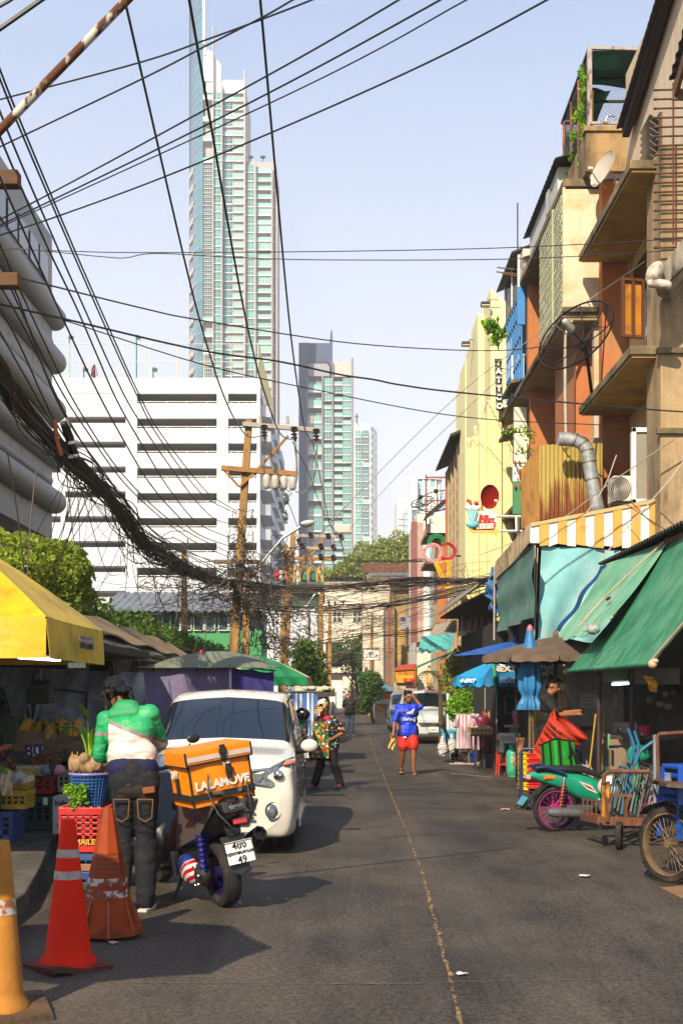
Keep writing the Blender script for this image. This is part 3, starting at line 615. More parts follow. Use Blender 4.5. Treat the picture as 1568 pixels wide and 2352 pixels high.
 # shop A, nearest
t=T('shophouse','near weathered shophouse with stained concrete pier, two projecting ledges and a cream top storey','building',(7,23,0))
B(MB().bb(5.27,21.6,0,6.9,22.6,10.72),'pier',CON,t,bev=.02)
B(MB().bb(5.85,22.6,0,6.4,26.6,10.4),'wall',CRW,t);B(MB().bb(6.4,21.5,0,14,60,10.4),'rear_mass',CON,t)
B(MB().bb(5.3,26.6,3.6,5.84,26.95,12.1),'party_pier',ORG,t,bev=.01)
for z in(10.44,7.33):
 B(MB().bb(4.82,21.85,z,5.849,26.59,z+.15),'ledge',[SLAB],t,bev=.015)
B(MB().bb(4.86,21.9,10.40,5.84,26.5,10.437),'soffit',SOFF,t);B(MB().bb(4.86,21.9,7.29,5.84,26.5,7.327),'soffit',SOFF,t)
for v in(806,990):z=P(0,v,21.6).z;B(MB().bb(5.2,21.53,z-.05,5.9,21.65,z+.04),'pier_band',SLAB,t)
mb=MB()
for k in range(11):mb.bb(5.75,21.85+k*.42,10.6,5.9,21.85+k*.42+.415,14.2)
B(mb,'top_wall',CLAD,t,bev=.006);B(MB().bb(5.76,26.3,10.6,14,26.4,14.2),'top_end_wall',CLAD,t)
mb=MB();corr(mb,PX(1414,294,5.42),PX(1560,-190,5.42),PX(1560,-190,5.42)+V((4,0,.9)),PX(1414,294,5.42)+V((4,0,.9)),26,.006,.03);B(mb,'roof',M('#3b3430',.8,dirt=('#1c1815',.45,.7,2)),t)
B(MB().bar(PX(1424,292,5.5)+V((.1,0,-.12)),PX(1560,-180,5.5)+V((.1,0,-.12)),.14,.2),'eave_board',M('#2a2320',.8),t)
# louvre window in the top wall
lv=V((5.74,23.9,11.45));B(MB().bb(5.70,23.45,10.75,5.76,24.35,12.1),'louvre_frame',M('#4a3320',.7),t)
lm=mesh_of(MB().box((0,0,0),(.22,.8,.012),rotm(0,35,0)),'louvre',glass('#6b6660',.15,.2))
for k in range(11):piece(lm,'louvre',t,(5.63,23.9,10.82+k*.12))
# windows and shutter of the upper storey
SH=M('#b07318',.55,dirt=('#6b3a10',.5,.75,5),var=.2)
B(MB().box(P(1452,708,23.6),(.34,.05,1.0),rotm(0,0,14)),'window_shutter',SH,t,bev=.006)
mb=MB();c=P(1452,708,23.55)
for x in(-.19,.0,.19):mb.box(c+V((x,x*.25,0)),(.04,.07,1.06),rotm(0,0,14))
for z in(-.51,.51):mb.box(c+V((0,0,z)),(.42,.07,.05),rotm(0,0,14))
B(mb,'shutter_frame',M('#5a3016',.7),t)
B(MB().bb(5.78,22.75,8.0,5.84,24.6,9.2),'window',glass('#2b3440',.06),t)
mb=MB()
for y in(22.75,23.35,23.98,24.6):mb.bb(5.72,y-.04,7.95,5.8,y+.04,9.25)
for z in(7.95,9.22):mb.bb(5.73,22.7,z-.04,5.8,24.65,z+.04)
B(mb,'window_frame',M('#7d93a5',.5),t)
B(MB().bb(5.8,23.9,9.25,5.86,26.0,10.1),'dark_window',glass('#15151a',.1),t)
mb=MB();a=P(1454,988,22.9);b=P(1520,1152,22.9)
B(MB().bb(a.x,22.9,b.z,b.x+.3,22.95,a.z),'window_pane',M('#8b8578',.25,var=.06),t)
for x in(a.x,b.x+.3):mb.bb(x-.04,22.86,b.z-.04,x+.04,22.98,a.z+.04)
for z in(a.z,b.z):mb.bb(a.x-.04,22.86,z-.04,b.x+.34,22.98,z+.04)
B(mb,'pane_frame',M('#d9d8d4',.4),t,bev=.006)
# spiked grille on the pier
t=T('spike_grille','rusty iron grille of horizontal arrow tipped bars high on the near pier','grille',P(1540,560,21.3))
sp=MB().tube([(0,0,0),(.62,0,0)],.016,6).lathe([(0,-.05),(.028,0),(.012,.03)],6,(0,0,0),rotm(0,90,0));sm_=mesh_of(sp,'spiked_bar',rusty('#5b3a22',6,.3,.55),60)
for k in range(18):piece(sm_,'spiked_bar',t,P(1504,207+k*21.3,21.3)+V((0,0,0)),rotm(0,-1.5,0))
B(MB().tube([P(1545,190,21.25),P(1545,562,21.25)],.016,6),'upright',rusty('#6b3f20',6,.3,.5),t)
t=T('awning_eave','small wooden eave with wavy dark roof sheet at the top right corner','awning',P(1560,190,20));mb=MB();a=P(1535,185,20);corr(mb,a,a+V((.05,-2.4,1.25)),a+V((1.5,-2.4,1.5)),a+V((1.5,0,.3)),14,.03,.012);B(mb,'roof_sheet',M('#241f1c',.85),t)
B(MB().bar(a+V((.1,.05,-.18)),a+V((.15,-2.3,1.0)),.06,.2),'fascia',M('#5d4026',.7),t);B(MB().bar(a+V((.06,.0,-.22)),a+V((1.5,0,-.22)),.05,.16),'fascia',M('#5d4026',.7),t)
t=T('gutter_ledge','dirty white concrete ledge end sticking out over the street at the right edge','ledge',P(1540,620,20.5));B(MB().prism([P(1498,640,20.6),P(1570,545,20.6),P(1580,600,20.6),P(1530,650,20.6)],(.3,.9,0)),'ledge',stained('#a89c88','#3a322a','#c9c0b0',.9,2,.4,.6),t)
mb=MB();mb.ell(P(1502,628,20.5),(.13,.16,.2),rotm(0,25,0));mb.cap(P(1495,650,20.45),P(1530,655,20.45),.07,.08);B(mb,'broken_end',M('#b9ad9b',.8,dirt=('#5b5146',.45,.7,8),bump=.8,bs=20),t,60)
# shop B: screened balcony, cage on the roof
t=T('shophouse','shophouse with pierced block screen, peeling cream end walls and a netted roof cage','building',(6,30,0))
B(MB().bb(4.57,26.98,12.13,6.4,33.6,12.29),'ledge',SLAB,t,bev=.015);B(MB().bb(4.55,26.98,9.42,6.4,38,9.57),'ledge',SLAB,t,bev=.015);B(MB().bb(4.62,27,9.37,6.3,37.9,9.417),'soffit',M('#94815e',.9),t);B(MB().bb(4.62,27,12.08,6.3,33.5,12.127),'soffit',M('#6d5a40',.9),t)
B(MB().bb(4.57,27.0,9.57,6.3,27.15,12.13),'end_wall',PEEL,t,bev=.01);B(MB().bb(6.0,27.15,3,6.4,37.8,12.1),'inner_wall',CREAM,t)
B(MB().bb(4.55,26.9,9.52,6.1,26.99,9.62),'sill_band',SLAB,t)
B(MB().bb(4.6,30.1,9.57,4.75,30.3,12.1),'screen_post',M('#9aa07a',.8),t)
hole=MB();n_=8
ri=[(.055*math.cos(2*PI*k/n_+PI/8),.055*math.sin(2*PI*k/n_+PI/8))for k in range(n_)];ro=[(.1*max(-1,min(1,1.5*math.cos(2*PI*k/n_+PI/8))),.1*max(-1,min(1,1.5*math.sin(2*PI*k/n_+PI/8))))for k in range(n_)]
for k in range(n_):
 j=(k+1)%n_;q=[V((0,*ro[k])),V((0,*ro[j])),V((0,*ri[j])),V((0,*ri[k]))];w=[p+V((.09,0,0))for p in q]
 hole.add(q+w,[(0,1,2,3),(7,6,5,4),(3,2,6,7),(0,4,5,1)])
bmh=mesh_of(hole,'pierced_block',M('#a9a888',.8,rnd=.2,dirt=('#4d4a38',.5,.75,4)))
for i in range(15):
 for j in range(12):
  if i==5:continue
  piece(bmh,'pierced_block',t,(4.56,27.26+i*.2,9.68+j*.205),None,(1,.97,.99))
B(MB().bb(4.54,28.19,9.57,4.66,28.33,12.1),'screen_post',M('#a5ad8a',.8),t)
B(MB().bb(4.585,27.15,12.13-.03,4.65,30.1,12.13),'screen_head',SLAB,t)
# lower storey of B
B(MB().bb(5.25,27.2,3.6,6.4,27.4,9.37),'end_wall',PEEL,t);B(MB().bb(5.0,27.9,3.6,5.35,30.6,9.37),'orange_wall',ORG,t);B(MB().bb(4.75,33.3,9.57,5.5,33.6,12.1),'orange_pier',ORG,t);B(MB().bb(4.8,33.2,3.6,5.5,33.5,9.37),'orange_pier',ORG,t)
mb=MB();mb.tube([P(1297,770,27.0),P(1297,900,27),P(1299,1010,27)],.035,8);mb.tube([P(1297,770,27),P(1310,740,27.0),P(1318,735,27.1)],.035,8);B(mb,'drain_pipe',M('#a39a8c',.5),t,60)
# parapet, cage, vine
PB=stained('#a3855a','#3a2e20',None,.9,1.2,.42,.6,.6)
B(MB().bb(4.97,26.6,12.29,6.2,26.75,13.1),'parapet',PB,t,bev=.01);B(MB().bb(4.97,26.75,12.29,5.1,30.2,13.1),'parapet',PB,t,bev=.01);B(MB().bb(4.93,26.55,13.1,6.2,26.8,13.2),'coping',PB,t)
c=T('roof_cage','netted laundry cage of rusty posts with green shade cloth on the shophouse roof','cage',(5.6,28.5,13.2));ZC=14.85;CP=rusty('#9a8f88',5,.48,.62);CPR=rusty('#a0592f',5,.4,.6)
B(MB().bar((5.06,26.7,13.2),(5.06,26.7,ZC),.09),'post',CP,c);B(MB().bar((5.06,26.7,ZC),(7.5,26.7,ZC-.06),.06),'beam',CP,c)
for y in(27.9,28.8,29.7):B(MB().bar((5.06,y,12.3),(5.06,y,ZC-.05-(y-26.7)*.05),.06),'post',CPR,c)
for y in(27.8,28.9,30.0):B(MB().bar((5.06,y,ZC-.1),(7.5,y,ZC-.1),.05),'beam',DKM,c)
B(MB().bar((5.06,26.7,ZC),(5.06,30,ZC-.1),.06),'beam',DKM,c)
def net(mb,o,du,dv,nu,nv,r=.004):  # diamond wire
 o,du,dv=V(o),V(du),V(dv);L1,L2=du.length,dv.length;st=L1/nu
 for k in range(-int(L2/st)-1,nu+1):
  for sg in(1,-1):
   pts=[]
   for q in(0,L2):
    pts.append((k*st+(q if sg>0 else L2-q),q))
   (x0,y0),(x1,y1)=pts
   def clip(x,y,xo,yo,lim):
    return(lim,yo+(y-yo)*(lim-xo)/(x-xo))if x!=xo else(x,y)
   lo,hi=((x0,y0),(x1,y1))if x0<x1 else((x1,y1),(x0,y0))
   if hi[0]<=0 or lo[0]>=L1:continue
   if lo[0]<0:lo=(0,lo[1]+(hi[1]-lo[1])*(0-lo[0])/(hi[0]-lo[0]))
   if hi[0]>L1:hi=(L1,lo[1]+(hi[1]-lo[1])*(L1-lo[0])/(hi[0]-lo[0]))
   A=o+du*(lo[0]/L1)+dv*(lo[1]/L2);Z=o+du*(hi[0]/L1)+dv*(hi[1]/L2)
   if(A-Z).length>.02:mb.tube([A,Z],r,3,caps=False)
 return mb
CHW=M('#3d3a36',.6,.5,bump=0)
mb=net(MB(),(5.06,26.75,13.1),(0,3.2,0),(0,0,1.65),34,20);B(mb,'wire_mesh',CHW,c,kind='stuff');mb=net(MB(),(5.08,26.7,ZC-.05),(2.4,0,0),(0,3.3,-.06),24,30);B(mb,'wire_mesh',CHW,c,kind='stuff')
SHN=netting('#37887c',55,.62);mb=MB()
mb.grid(lambda p,q:(5.1+p*2.4,26.75+q*1.6,ZC-.03-.05*math.sin(p*9)*math.sin(q*5)),24,16,.004);mb.grid(lambda p,q:(5.1+p*.75,28.4+q*1.6,ZC-.06-.04*math.sin(p*9+q*4)),14,14,.004);mb.grid(lambda p,q:(5.2+p*2.3,30.3+.04*math.sin(p*14),13.3+q*1.4),20,8,.004)
B(mb,'shade_cloth',SHN,c)
mb=MB();mb.tube([(5.5,27.2,13.2),(5.5,27.2,13.62),(5.53,27.2,13.68),(5.68,27.2,13.68),(5.71,27.2,13.62),(5.71,27.2,13.2)],.02,8);st_=B(mb,'ladder_top',ALU,c,60);B(MB().bar((5.15,26.85,13.2),(5.16,26.85,14.05),.03),'stick',M('#b58a22',.6),c);B(MB().bar((5.06,26.62,13.28),(6.2,26.62,13.28),.05),'rail',CP,c);B(MB().bar((5.7,27.4,13.3),(6.3,28.2,14.7),.04),'brace',DKM,c)
mb=MB();mb.grid(lambda p,q:(5.95+p*.35,27.3+.05*math.sin(p*8+q*5),13.95-q*.55-.15*math.sin(p*PI)),8,8,.01);lq=T('laundry','pale patterned cloth and red garment hanging in the roof cage','laundry',(6.1,27.3,13.4));B(mb,'cloth',M('#b9aeb2',.9,var=.35,vs=30),lq,60);B(MB().ell((6.28,27.5,14.05),(.1,.08,.2)),'garment',M('#a8241f',.8),lq,60)
vn=T('vine','bright green vine climbing the street side of the roof cage','plant',(5.02,27.4,12.4));vs=[((5.02,27.3+.1*math.sin(k),12.6+k*.16),(.06,.16+.06*(k%3),.13))for k in range(14)]+[((5.0,27.9+.3*k,14.0-.3*k),(.06,.16,.15))for k in range(5)]
leaves(vs,900,.05,'foliage',LFB,vn,4,shell=.1);B(MB().tube([(5.03,27.3,12.3),(5.02,27.4,13.4),(5.03,27.2,14.8)],.012,5),'stem',BARK,vn)
sh=T('roof_shed','pale sheet metal roof shed with dark eave behind the cage','shed',(5.5,30.5,12.3));B(MB().bb(4.78,28.9,12.3,6.3,33.2,13.3),'wall',M('#b9b8b2',.5,dirt=('#77746c',.55,.8,1.5)),sh);mb=MB();corr(mb,(4.66,28.5,13.32),(4.66,33.5,13.3),(6.5,33.5,13.9),(6.5,28.5,13.9),18,.008,.03);B(mb,'roof',M('#2c2a2a',.8),sh)
for k in range(4):B(MB().box((4.74,29.8+k*.1,12.9),(.06,.08,.5),rotm(0,0,20)),'louvre',glass('#9aa39a',.2),sh)
# satellite dishes on the near shops
def dish(label,c,r,nrm,mat_,depth=.18,arm=True,y=1,name='satellite_dish',armcol=GALV,group=None):
 t=T(name,label,'satellite dish',c,0,group);n=V(nrm).normalized();Fm=frame(n);pr=[(r*q,depth*r*2*q*q)for q in(0,.2,.4,.6,.8,.95,1)];pr+=[(r*1.0,pr[-1][1]+.015),(r*.94,depth*r*1.75)]+[(r*q,depth*r*2*q*q+.012)for q in(.7,.4,.1,0)]
 B(MB().lathe(pr,28,c,Fm,sy=y),'reflector',mat_,t,40)
 if arm:
  c=V(c);f=c+n*r*1.1+V((0,0,-r*.35));b=c-V((0,0,r*.95))
  B(MB().tube([b,(b+f)/2-V((0,0,.06)),f],.015,6),'feed_arm',armcol,t,60);B(MB().cap(f,f+(c-f)*.14,.035,.03),'feed',WHT,t,60);B(MB().tube([c-n*.03,c-n*.22,c-n*.22-V((0,0,r*1.3))],.025,6),'mount',armcol,t,60)
 return t
dish('pale oval satellite dish with feed arm under the roof cage',P(1391,393,26.2),.37,(-.85,-.35,.3),M('#b0a695',.45,var=.06),.12)
dish('red satellite dish tilted above the milkshake sign',P(1119,1141,33.5),.31,(.55,-.8,-.12),M('#8f1a10',.35,var=.1),.13,armcol=M('#b5532a',.6))
t=T('mesh_dish','big black wire mesh satellite dish standing on the lower ledge','satellite dish',PX(1355,900,4.9));DM=M('#1c1a19',.5,.4,bump=0)
c=P(1336,789,24.4);n=V((-.62,-.62,.48)).normalized();Fm=frame(n);rd=.78;dz=lambda q:.32*q*q*rd
pt=lambda q,a:c+Fm@V((rd*q*math.cos(a),rd*q*math.sin(a),dz(q)))
B(MB().tube([pt(1,2*PI*k/48)for k in range(48)],.017,6,closed=True),'rim',DM,t,60)
for k in range(8):B(MB().tube([pt(q,2*PI*k/8+.2)for q in(.05,.3,.55,.8,1)],.012,5),'rib',DM,t,60)
mb=MB()
for k in range(1,15):mb.tube([pt(k/15,2*PI*i/40)for i in range(40)],.0022,3,closed=True)
for k in range(72):mb.tube([pt(q,2*PI*k/72)for q in(.15,.4,.7,1)],.0018,3,caps=False)
B(mb,'mesh',DM,t,kind='stuff')
f=c+n*.62;B(MB().cap(f,f-n*.2,.06,.085,14),'feed',M('#a9a59c',.5),t,60);B(MB().tube([c,f],.012,6),'feed_arm',DM,t)
for k in range(3):B(MB().tube([pt(.75,.2+k*2.1),f],.007,5),'strut',DM,t)
B(MB().lathe([(.11,-.05),(.13,0),(.11,.05)],16,c-n*.05,Fm),'hub',DM,t,40);B(MB().tube([c-n*.1,c-n*.2+V((0,0,-.2)),PX(1358,905,4.88)],.035,8),'mount',DM,t,60);B(MB().tube([pt(1,.9),PX(1380,880,4.95)],.012,6),'strut',DM,t)
# iron box, duct, air conditioner, striped canopy
RST=None
def rustsheet(base):
 N=NT('mat_rustsheet');co=N.co(rnd=False);x=N.sep(co);st=N.noise(co,(9,9,.7),5,.7,.3);bl=N.noise(co,(1.6,1.6,.5),4,.6);m=N.noise(co,22,4,.7)
 f=N.rng(N.math('ADD',N.math('MULTIPLY',st,.55),N.math('ADD',N.math('MULTIPLY',bl,.6),N.math('MULTIPLY',x[2],-.22))),.60,.72)
 N.set(Base_Color=N.mix(f,N.mix(m,C(base),C('#8d7a3c')),N.mix(m,C('#3a1a08'),C('#8c4713'))),Roughness=.75);N.bump(m,.3,.004);return N.m
t=T('iron_shed','rust streaked corrugated iron box jutting out above the striped canopy','shed',(4.6,26.2,5.9))
mb=MB();corr(mb,P(1238,1195,25.9),P(1382,1172,25.9),P(1382,1018,25.9),P(1238,1022,25.9),15,.022);B(mb,'corrugated_sheet',rustsheet('#b39b4e'),t,60)
mb=MB();corr(mb,PX(1197,1215,3.93),PX(1237,1200,3.93),PX(1237,1022,3.93),PX(1197,1078,3.93),13,.018);B(mb,'corrugated_sheet',M('#b0813e',.7,dirt=('#6b3f16',.5,.75,2)),t,60)
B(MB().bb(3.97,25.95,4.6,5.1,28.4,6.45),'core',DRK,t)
t=T('duct','galvanised exhaust duct bending down over the rusty iron box','duct',P(1375,1165,25.4));mb=MB()
pts=[P(1282,1008,25.3),P(1318,1010,25.3),P(1336,1018,25.3),P(1347,1034,25.3),P(1352,1060,25.3),P(1358,1100,25.3),P(1372,1172,25.3)]
mb.tube(pts,.135,16);B(mb,'pipe',GALV,t,60);mb=MB()
for i in(1,2,3,4,5):mb.tube([pts[i]+(pts[i+1]-pts[i]).normalized()*k for k in(0,.02)],.142,16)
B(mb,'seam',M('#7a6a55',.5,.7),t,60)
def aircon(label,c,d=(.75,.3,.6),rz=0,name='air_conditioner',group=None):
 t=T(name,label,'air conditioner',c,rz,group);iv=INV.pop(t.name);INV[t.name]=ID4
 B(MB().box((0,0,d[2]/2),d),'casing',M('#c4bba9',.5,dirt=('#8b7f6b',.55,.8,3)),t,bev=.015);mb=MB()
 for k in range(6):mb.lathe([(.02+.036*k,-.012),(.028+.036*k,-.012),(.028+.036*k,.012),(.02+.036*k,.012)],18,(-.12,-d[1]/2-.012,d[2]/2),rotm(90,0,0))
 B(mb,'fan_grille',DKM,t);B(MB().box((.25,-d[1]/2-.005,d[2]/2),(.16,.012,d[2]*.8)),'side_panel',M('#b5ab98',.5),t);B(MB().box((0,0,-.04),(d[0]*.9,d[1],.04)),'bracket',DKM,t)
 return t
aircon('cream air conditioner unit beside the white framed pane',P(1428,1156,23.2),(.42,.5,.45))
aircon('white air conditioner box on the roof edge behind the block screen',(4.95,34.2,12.4),(.5,.6,.8))
OW=None
t=T('striped_canopy','orange and white striped corrugated canopy with a grimy street side','canopy',(4.2,23,4.3))
Yc=22.0;x0,x1=P(1217,0,Yc).x,P(1512,0,Yc).x;n=14
for k in range(n):
 a=x0+(x1-x0)*k/n;b=x0+(x1-x0)*(k+1)/n;tz=lambda x:P(0,1206-57*(x-x0)/(x1-x0),Yc).z;bz=lambda x:P(0,1250+8*(x-x0)/(x1-x0),Yc).z
 col=M('#cc9440',.6,dirt=('#7d5a2c',.52,.75,3))if k%2 else M('#d9d4c8',.6,dirt=('#8d8068',.55,.78,3))
 mb=MB();mb.prism([(a,Yc-.02*(k%2),bz(a)+random.uniform(-.04,.03)),(b-.005,Yc-.02*(k%2),bz(b)+random.uniform(-.04,.03)),(b-.005,Yc-.02*(k%2),tz(b)),(a,Yc-.02*(k%2),tz(a))],(0,.02,0));B(mb,'canopy_strip',col,t)
B(MB().bar((x0,Yc,P(0,1206,Yc).z),(x1,Yc,P(0,1149,Yc).z),.06),'top_rail',M('#b99a66',.7),t)
mb=MB();corr(mb,PX(1135,1345,3.18),PX(1217,1243,3.18),PX(1217,1200,3.18),PX(1138,1290,3.18),34,.018);B(mb,'street_fascia',M('#a08d70',.75,var=.3,dirt=('#4a3d2c',.5,.75,2.5)),t,60)
mb=MB();corr(mb,(3.18,27,4.3),(3.18,22.02,4.5),(5.3,22.02,4.95),(5.3,27,4.9),30,.02);B(mb,'roof_sheet',M('#6d655a',.7),t,60)
# tarps under the canopy
tp=T('tarpaulin','dull grey green tarpaulin hanging along the street side of the striped canopy','tarpaulin',(3.2,24.5,3))
a,b,c_,d=PX(1140,1330,3.14),PX(1226,1250,3.14),PX(1222,1418,3.14),PX(1142,1455,3.14)
B(MB().quad4(a,b,c_,d,30,14,.006,lambda p,q:(.05*math.sin(p*17+q*3)*q+.02*math.sin(q*11),0,0)),'sheet',fabric('#54786e',.6,3,.75,.2,('#8a9188',.5,.85,2),(1,1,.3),.04),tp,80)
mb=MB()
mb.tube([a,b],.02,6);B(mb,'rail',DKM,tp)
tp=T('tarpaulin','pale turquoise tarpaulin hanging below the striped front','tarpaulin',P(1330,1360,22.1))
B(MB().quad4(P(1243,1254,22.06),P(1425,1264,22.06),P(1425,1480,22.0),P(1234,1470,22.0),30,16,.006,lambda p,q:(0,.05*math.sin(p*14+q*4)*q+.03*math.sin(q*6+p*9),0)),'sheet',fabric('#74acae',.6,3,.7,.14,('#a3b8b2',.5,.85,2),(1,1,.4),.04),tp,80)
for u0,v0,u1,v1,l in((1228,1252,1224,1425,'left'),(1234,1258,1226,1465,'right')):B(MB().tube([P(u0,v0,21.9),P(u1,v1,21.9)],.012,5),'rope',M('#a58a6d',.8),tp)
B(MB().bb(3.6,22.3,.2,5.2,26.6,4.2),'shop_dark',DRK,T('shade_block','solid dark block painted as shop shade behind the turquoise and grey green tarpaulins','shop',(4.4,24.4,.2)))  # solid near-black block stands in for the shade inside the shop
# shop C: blue cage, white panels
t=T('shophouse','shophouse with a bright blue caged balcony and white wall panels beside the yellow facade','building',(6,36,0))
B(MB().bb(5.6,33.6,2,6.4,38,12),'wall',CREAM,t);B(MB().bb(4.62,33.7,12.0,6.4,38,12.12),'ledge',SLAB,t);B(MB().bb(4.6,35.3,6.6,5.7,38,6.72),'ledge',SLAB,t)
BLU=M('#2f78b5',.5,dirt=('#1f4f78',.55,.8,3));z0,z1_=9.62,12.0
B(MB().bp(1187,658,1205,745,33.55,.06),'end_panel',BLU,t);mb=MB()
for k in range(9):mb.bar((4.62,33.6+k*.37,9.75),(4.62,33.6+k*.37,12),.035)
for z in(9.75,10.3,10.9,11.5,12.0):mb.bar((4.62,33.6,z),(4.62,36.6,z),.035)
B(mb,'cage_bars',BLU,t,kind='stuff');B(MB().bb(4.64,33.62,9.6,4.7,36.6,10.4),'cage_skirt',M('#6f9cc4',.6),t);B(MB().bb(4.78,33.8,9.6,5.6,36.6,12),'cage_interior',M('#27323d',.9),t)
B(MB().bp(1174,815,1206,925,35.2,.15),'white_panel',WHT,t);B(MB().bp(1180,935,1209,1062,34.3,.15),'white_panel',M('#cfc8b5',.7),t)
B(MB().bp(1177,1065,1207,1105,34.1,.12),'white_panel',WHT,t);B(MB().bp(1177,1105,1207,1180,34.1,.12),'green_panel',M('#3e7a4e',.7),t);B(MB().bp(1192,1078,1206,1097,34.0,.08),'red_panel',M('#a8231c',.6),t)
for u in(1180,1190,1181,1193):B(MB().bp(u,1058 if u in(1180,1190)else 1112,u+4,1064 if u in(1180,1190)else 1119,34.0,.05),'red_bracket',M('#a8231c',.6),t)
B(MB().bb(4.7,35.0,3,5.7,35.15,6.6),'end_wall',M('#4d5a46',.8),t)
for u,v in((1172,880),(1165,985)):mb=MB();a=PX(u,v,4.4);mb.prism([a,a+V((1.1,0,.25)),a+V((1.1,2,.25)),a+V((0,2,0))],(0,0,.09));B(mb,'ledge',SLAB,t)
rl=T('roof_lean_to','dark roofed wire lean-to on the roof above the blue cage','shed',(5,36,12.1));B(MB().bb(4.75,34.9,12.12,6,37.6,12.2),'base',SLAB,rl)
B(MB().prism([(4.5,34.6,13.3),(6,34.6,13.9),(6,38,13.9),(4.5,38,13.3)],(0,0,.06)),'roof',M('#2b2a2c',.8),rl);mb=MB();net(mb,(4.7,34.7,12.2),(0,3,0),(0,0,1.1),22,10,.006);B(mb,'wire_mesh',CHW,rl,kind='stuff')
for y in(34.7,36,37.5):B(MB().bar((4.7,y,12.1),(4.7,y,13.3),.06),'post',WHT,rl)
a=P(1188,466,36);B(MB().tube([a,P(1188,600,36)],.02,5),'aerial_mast',DKM,T('aerial','thin tall aerial mast rising from the lean-to roof','aerial',P(1188,600,36)))
t=T('laundry_poles','three bare poles poking out over the street beside the lean-to','pole',(4.5,35,12.2))
for u,v in((1141,614),(1139,624),(1152,629)):B(MB().tube([P(u,v,35),P(1207,v+8,35)],.02,5),'pole',WOOD,t)
pl=T('wall_plant','leafy weed growing from the ledge beside the yellow facade','plant',P(1140,805,36.5));leaves([cl(1128,750,36.5,.22),cl(1143,770,36.5,.2),cl(1118,742,36.5,.12),cl(1135,785,36.5,.14)],260,.09,'foliage',LFB,pl,3,shell=.1);B(MB().tube([P(1145,805,36.6),P(1136,775,36.5),P(1122,742,36.5)],.02,5),'stem',BARK,pl)
pl=T('wall_plant','straggly vine hanging on the white panel wall above the rusty iron box','plant',P(1205,1030,33));leaves([cl(1195,985,33,.3,.2,.15),cl(1215,1000,32.5,.3,.2,.25),cl(1170,990,33,.25,.2,.12),cl(1205,1035,32.8,.25,.2,.12)],130,.06,'foliage',LFB,pl,6,shell=.1);mb=MB();mb.tube([P(1212,1060,32.6),P(1196,1030,32.8),P(1165,985,33)],.01,4);mb.tube([P(1210,1060,32.6),P(1218,980,32.6)],.01,4);B(mb,'stem',BARK,pl)
# yellow stepped facade
YEL=M('#e3d79c',.6,var=.06,vs=.8,dirt=('#b5a468',.55,.85,.7))
t=T('yellow_building','pale yellow building front with a stepped row of tall fins','building',(5,44,0))
for u0,u1,va,vb,vz,Y in((1126,1172,660,705,1345,39.2),(1097,1128,718,728,1345,41),(1083,1099,778,788,1345,43),(1068,1085,824,834,1345,45),(1059,1070,868,876,1050,47)):
 B(MB().prism([P(u0,vz,Y),P(u1,vz,Y),P(u1,vb,Y),P(u0,va,Y)],(0,2.2,0)),'tall_fin',YEL,t,bev=.02)
for u0,u1,va,Y in((1068,1084,1030,37.9),(1083.5,1101,1003,37.7),(1100.5,1119,966,37.5),(1118.5,1151,920,37.3),(1150.5,1177,935,37.45)):
 mb=MB();mb.bp(u0,va,u1,1620,Y,1.4);w=(u1-u0)
 for k in range(max(2,int(w/5.5))):mb.bp(u0+k*5.5+.6,va+1,u0+k*5.5+3.9,1620,Y-.035,.04)
 B(mb,'ribbed_fin',YEL,t,bev=.008)
B(MB().bb(4.72,38.8,0,9,50,P(0,1040,45).z),'wall',YEL,t)
for k,(u,v,Y)in enumerate(((1075,1040,38.2),(1091,1012,38),(1108,975,37.8))):mb=MB();a=P(u+9,v,Y);mb.prism([a,a+V((-.1,.6,.55)),a+V((.2,.6,.55)),a+V((.25,0,0))],(0,0,-.7));B(mb,'fin_cap',YEL,t)
def flood(label,u,v,Y):
 t=T('floodlight',label,'floodlight',P(u+18,v-6,Y),0,'floodlights on the yellow building');mb=MB();c=P(u,v,Y);mb.box(c,(.28,.2,.09),rotm(-15,0,0));B(mb,'lamp_head',DKM,t,bev=.01);B(MB().box(c+V((0,-.02,-.06)),(.24,.16,.02),rotm(-15,0,0)),'lens',M('#cfc9ae',.3),t);B(MB().tube([c+V((.1,0,.05)),c+V((.1,0,.13)),P(u+30,v-10,Y)],.015,5),'arm',DKM,t)
flood('upper black floodlight on an arm at the top of the yellow fins',1114,699,39);flood('lower black floodlight on an arm beside the yellow fins',1069,790,42.5)
t=T('hanging_sign','narrow vertical tattoo sign with white letters in a dark ladder frame','sign',P(1150,880,37));Y=36.9
for i,ch in enumerate('TATTOO'):
 v=833+i*20;B(MB().bp(1135.5+i*.6,v-9.5,1151.5+i*.6,v+9.5,Y+.06,.03),'letter_backing',M('#3a352c',.6),t);text(ch,.21,WHT,t,XZ(P(1143.5+i*.6,v,Y)),'letter',.012,.014)
for v in(841,905):B(MB().tube([P(1150,v+5,Y+.05),P(1182,v+10,Y+.4)],.015,5),'bracket',DKM,t)
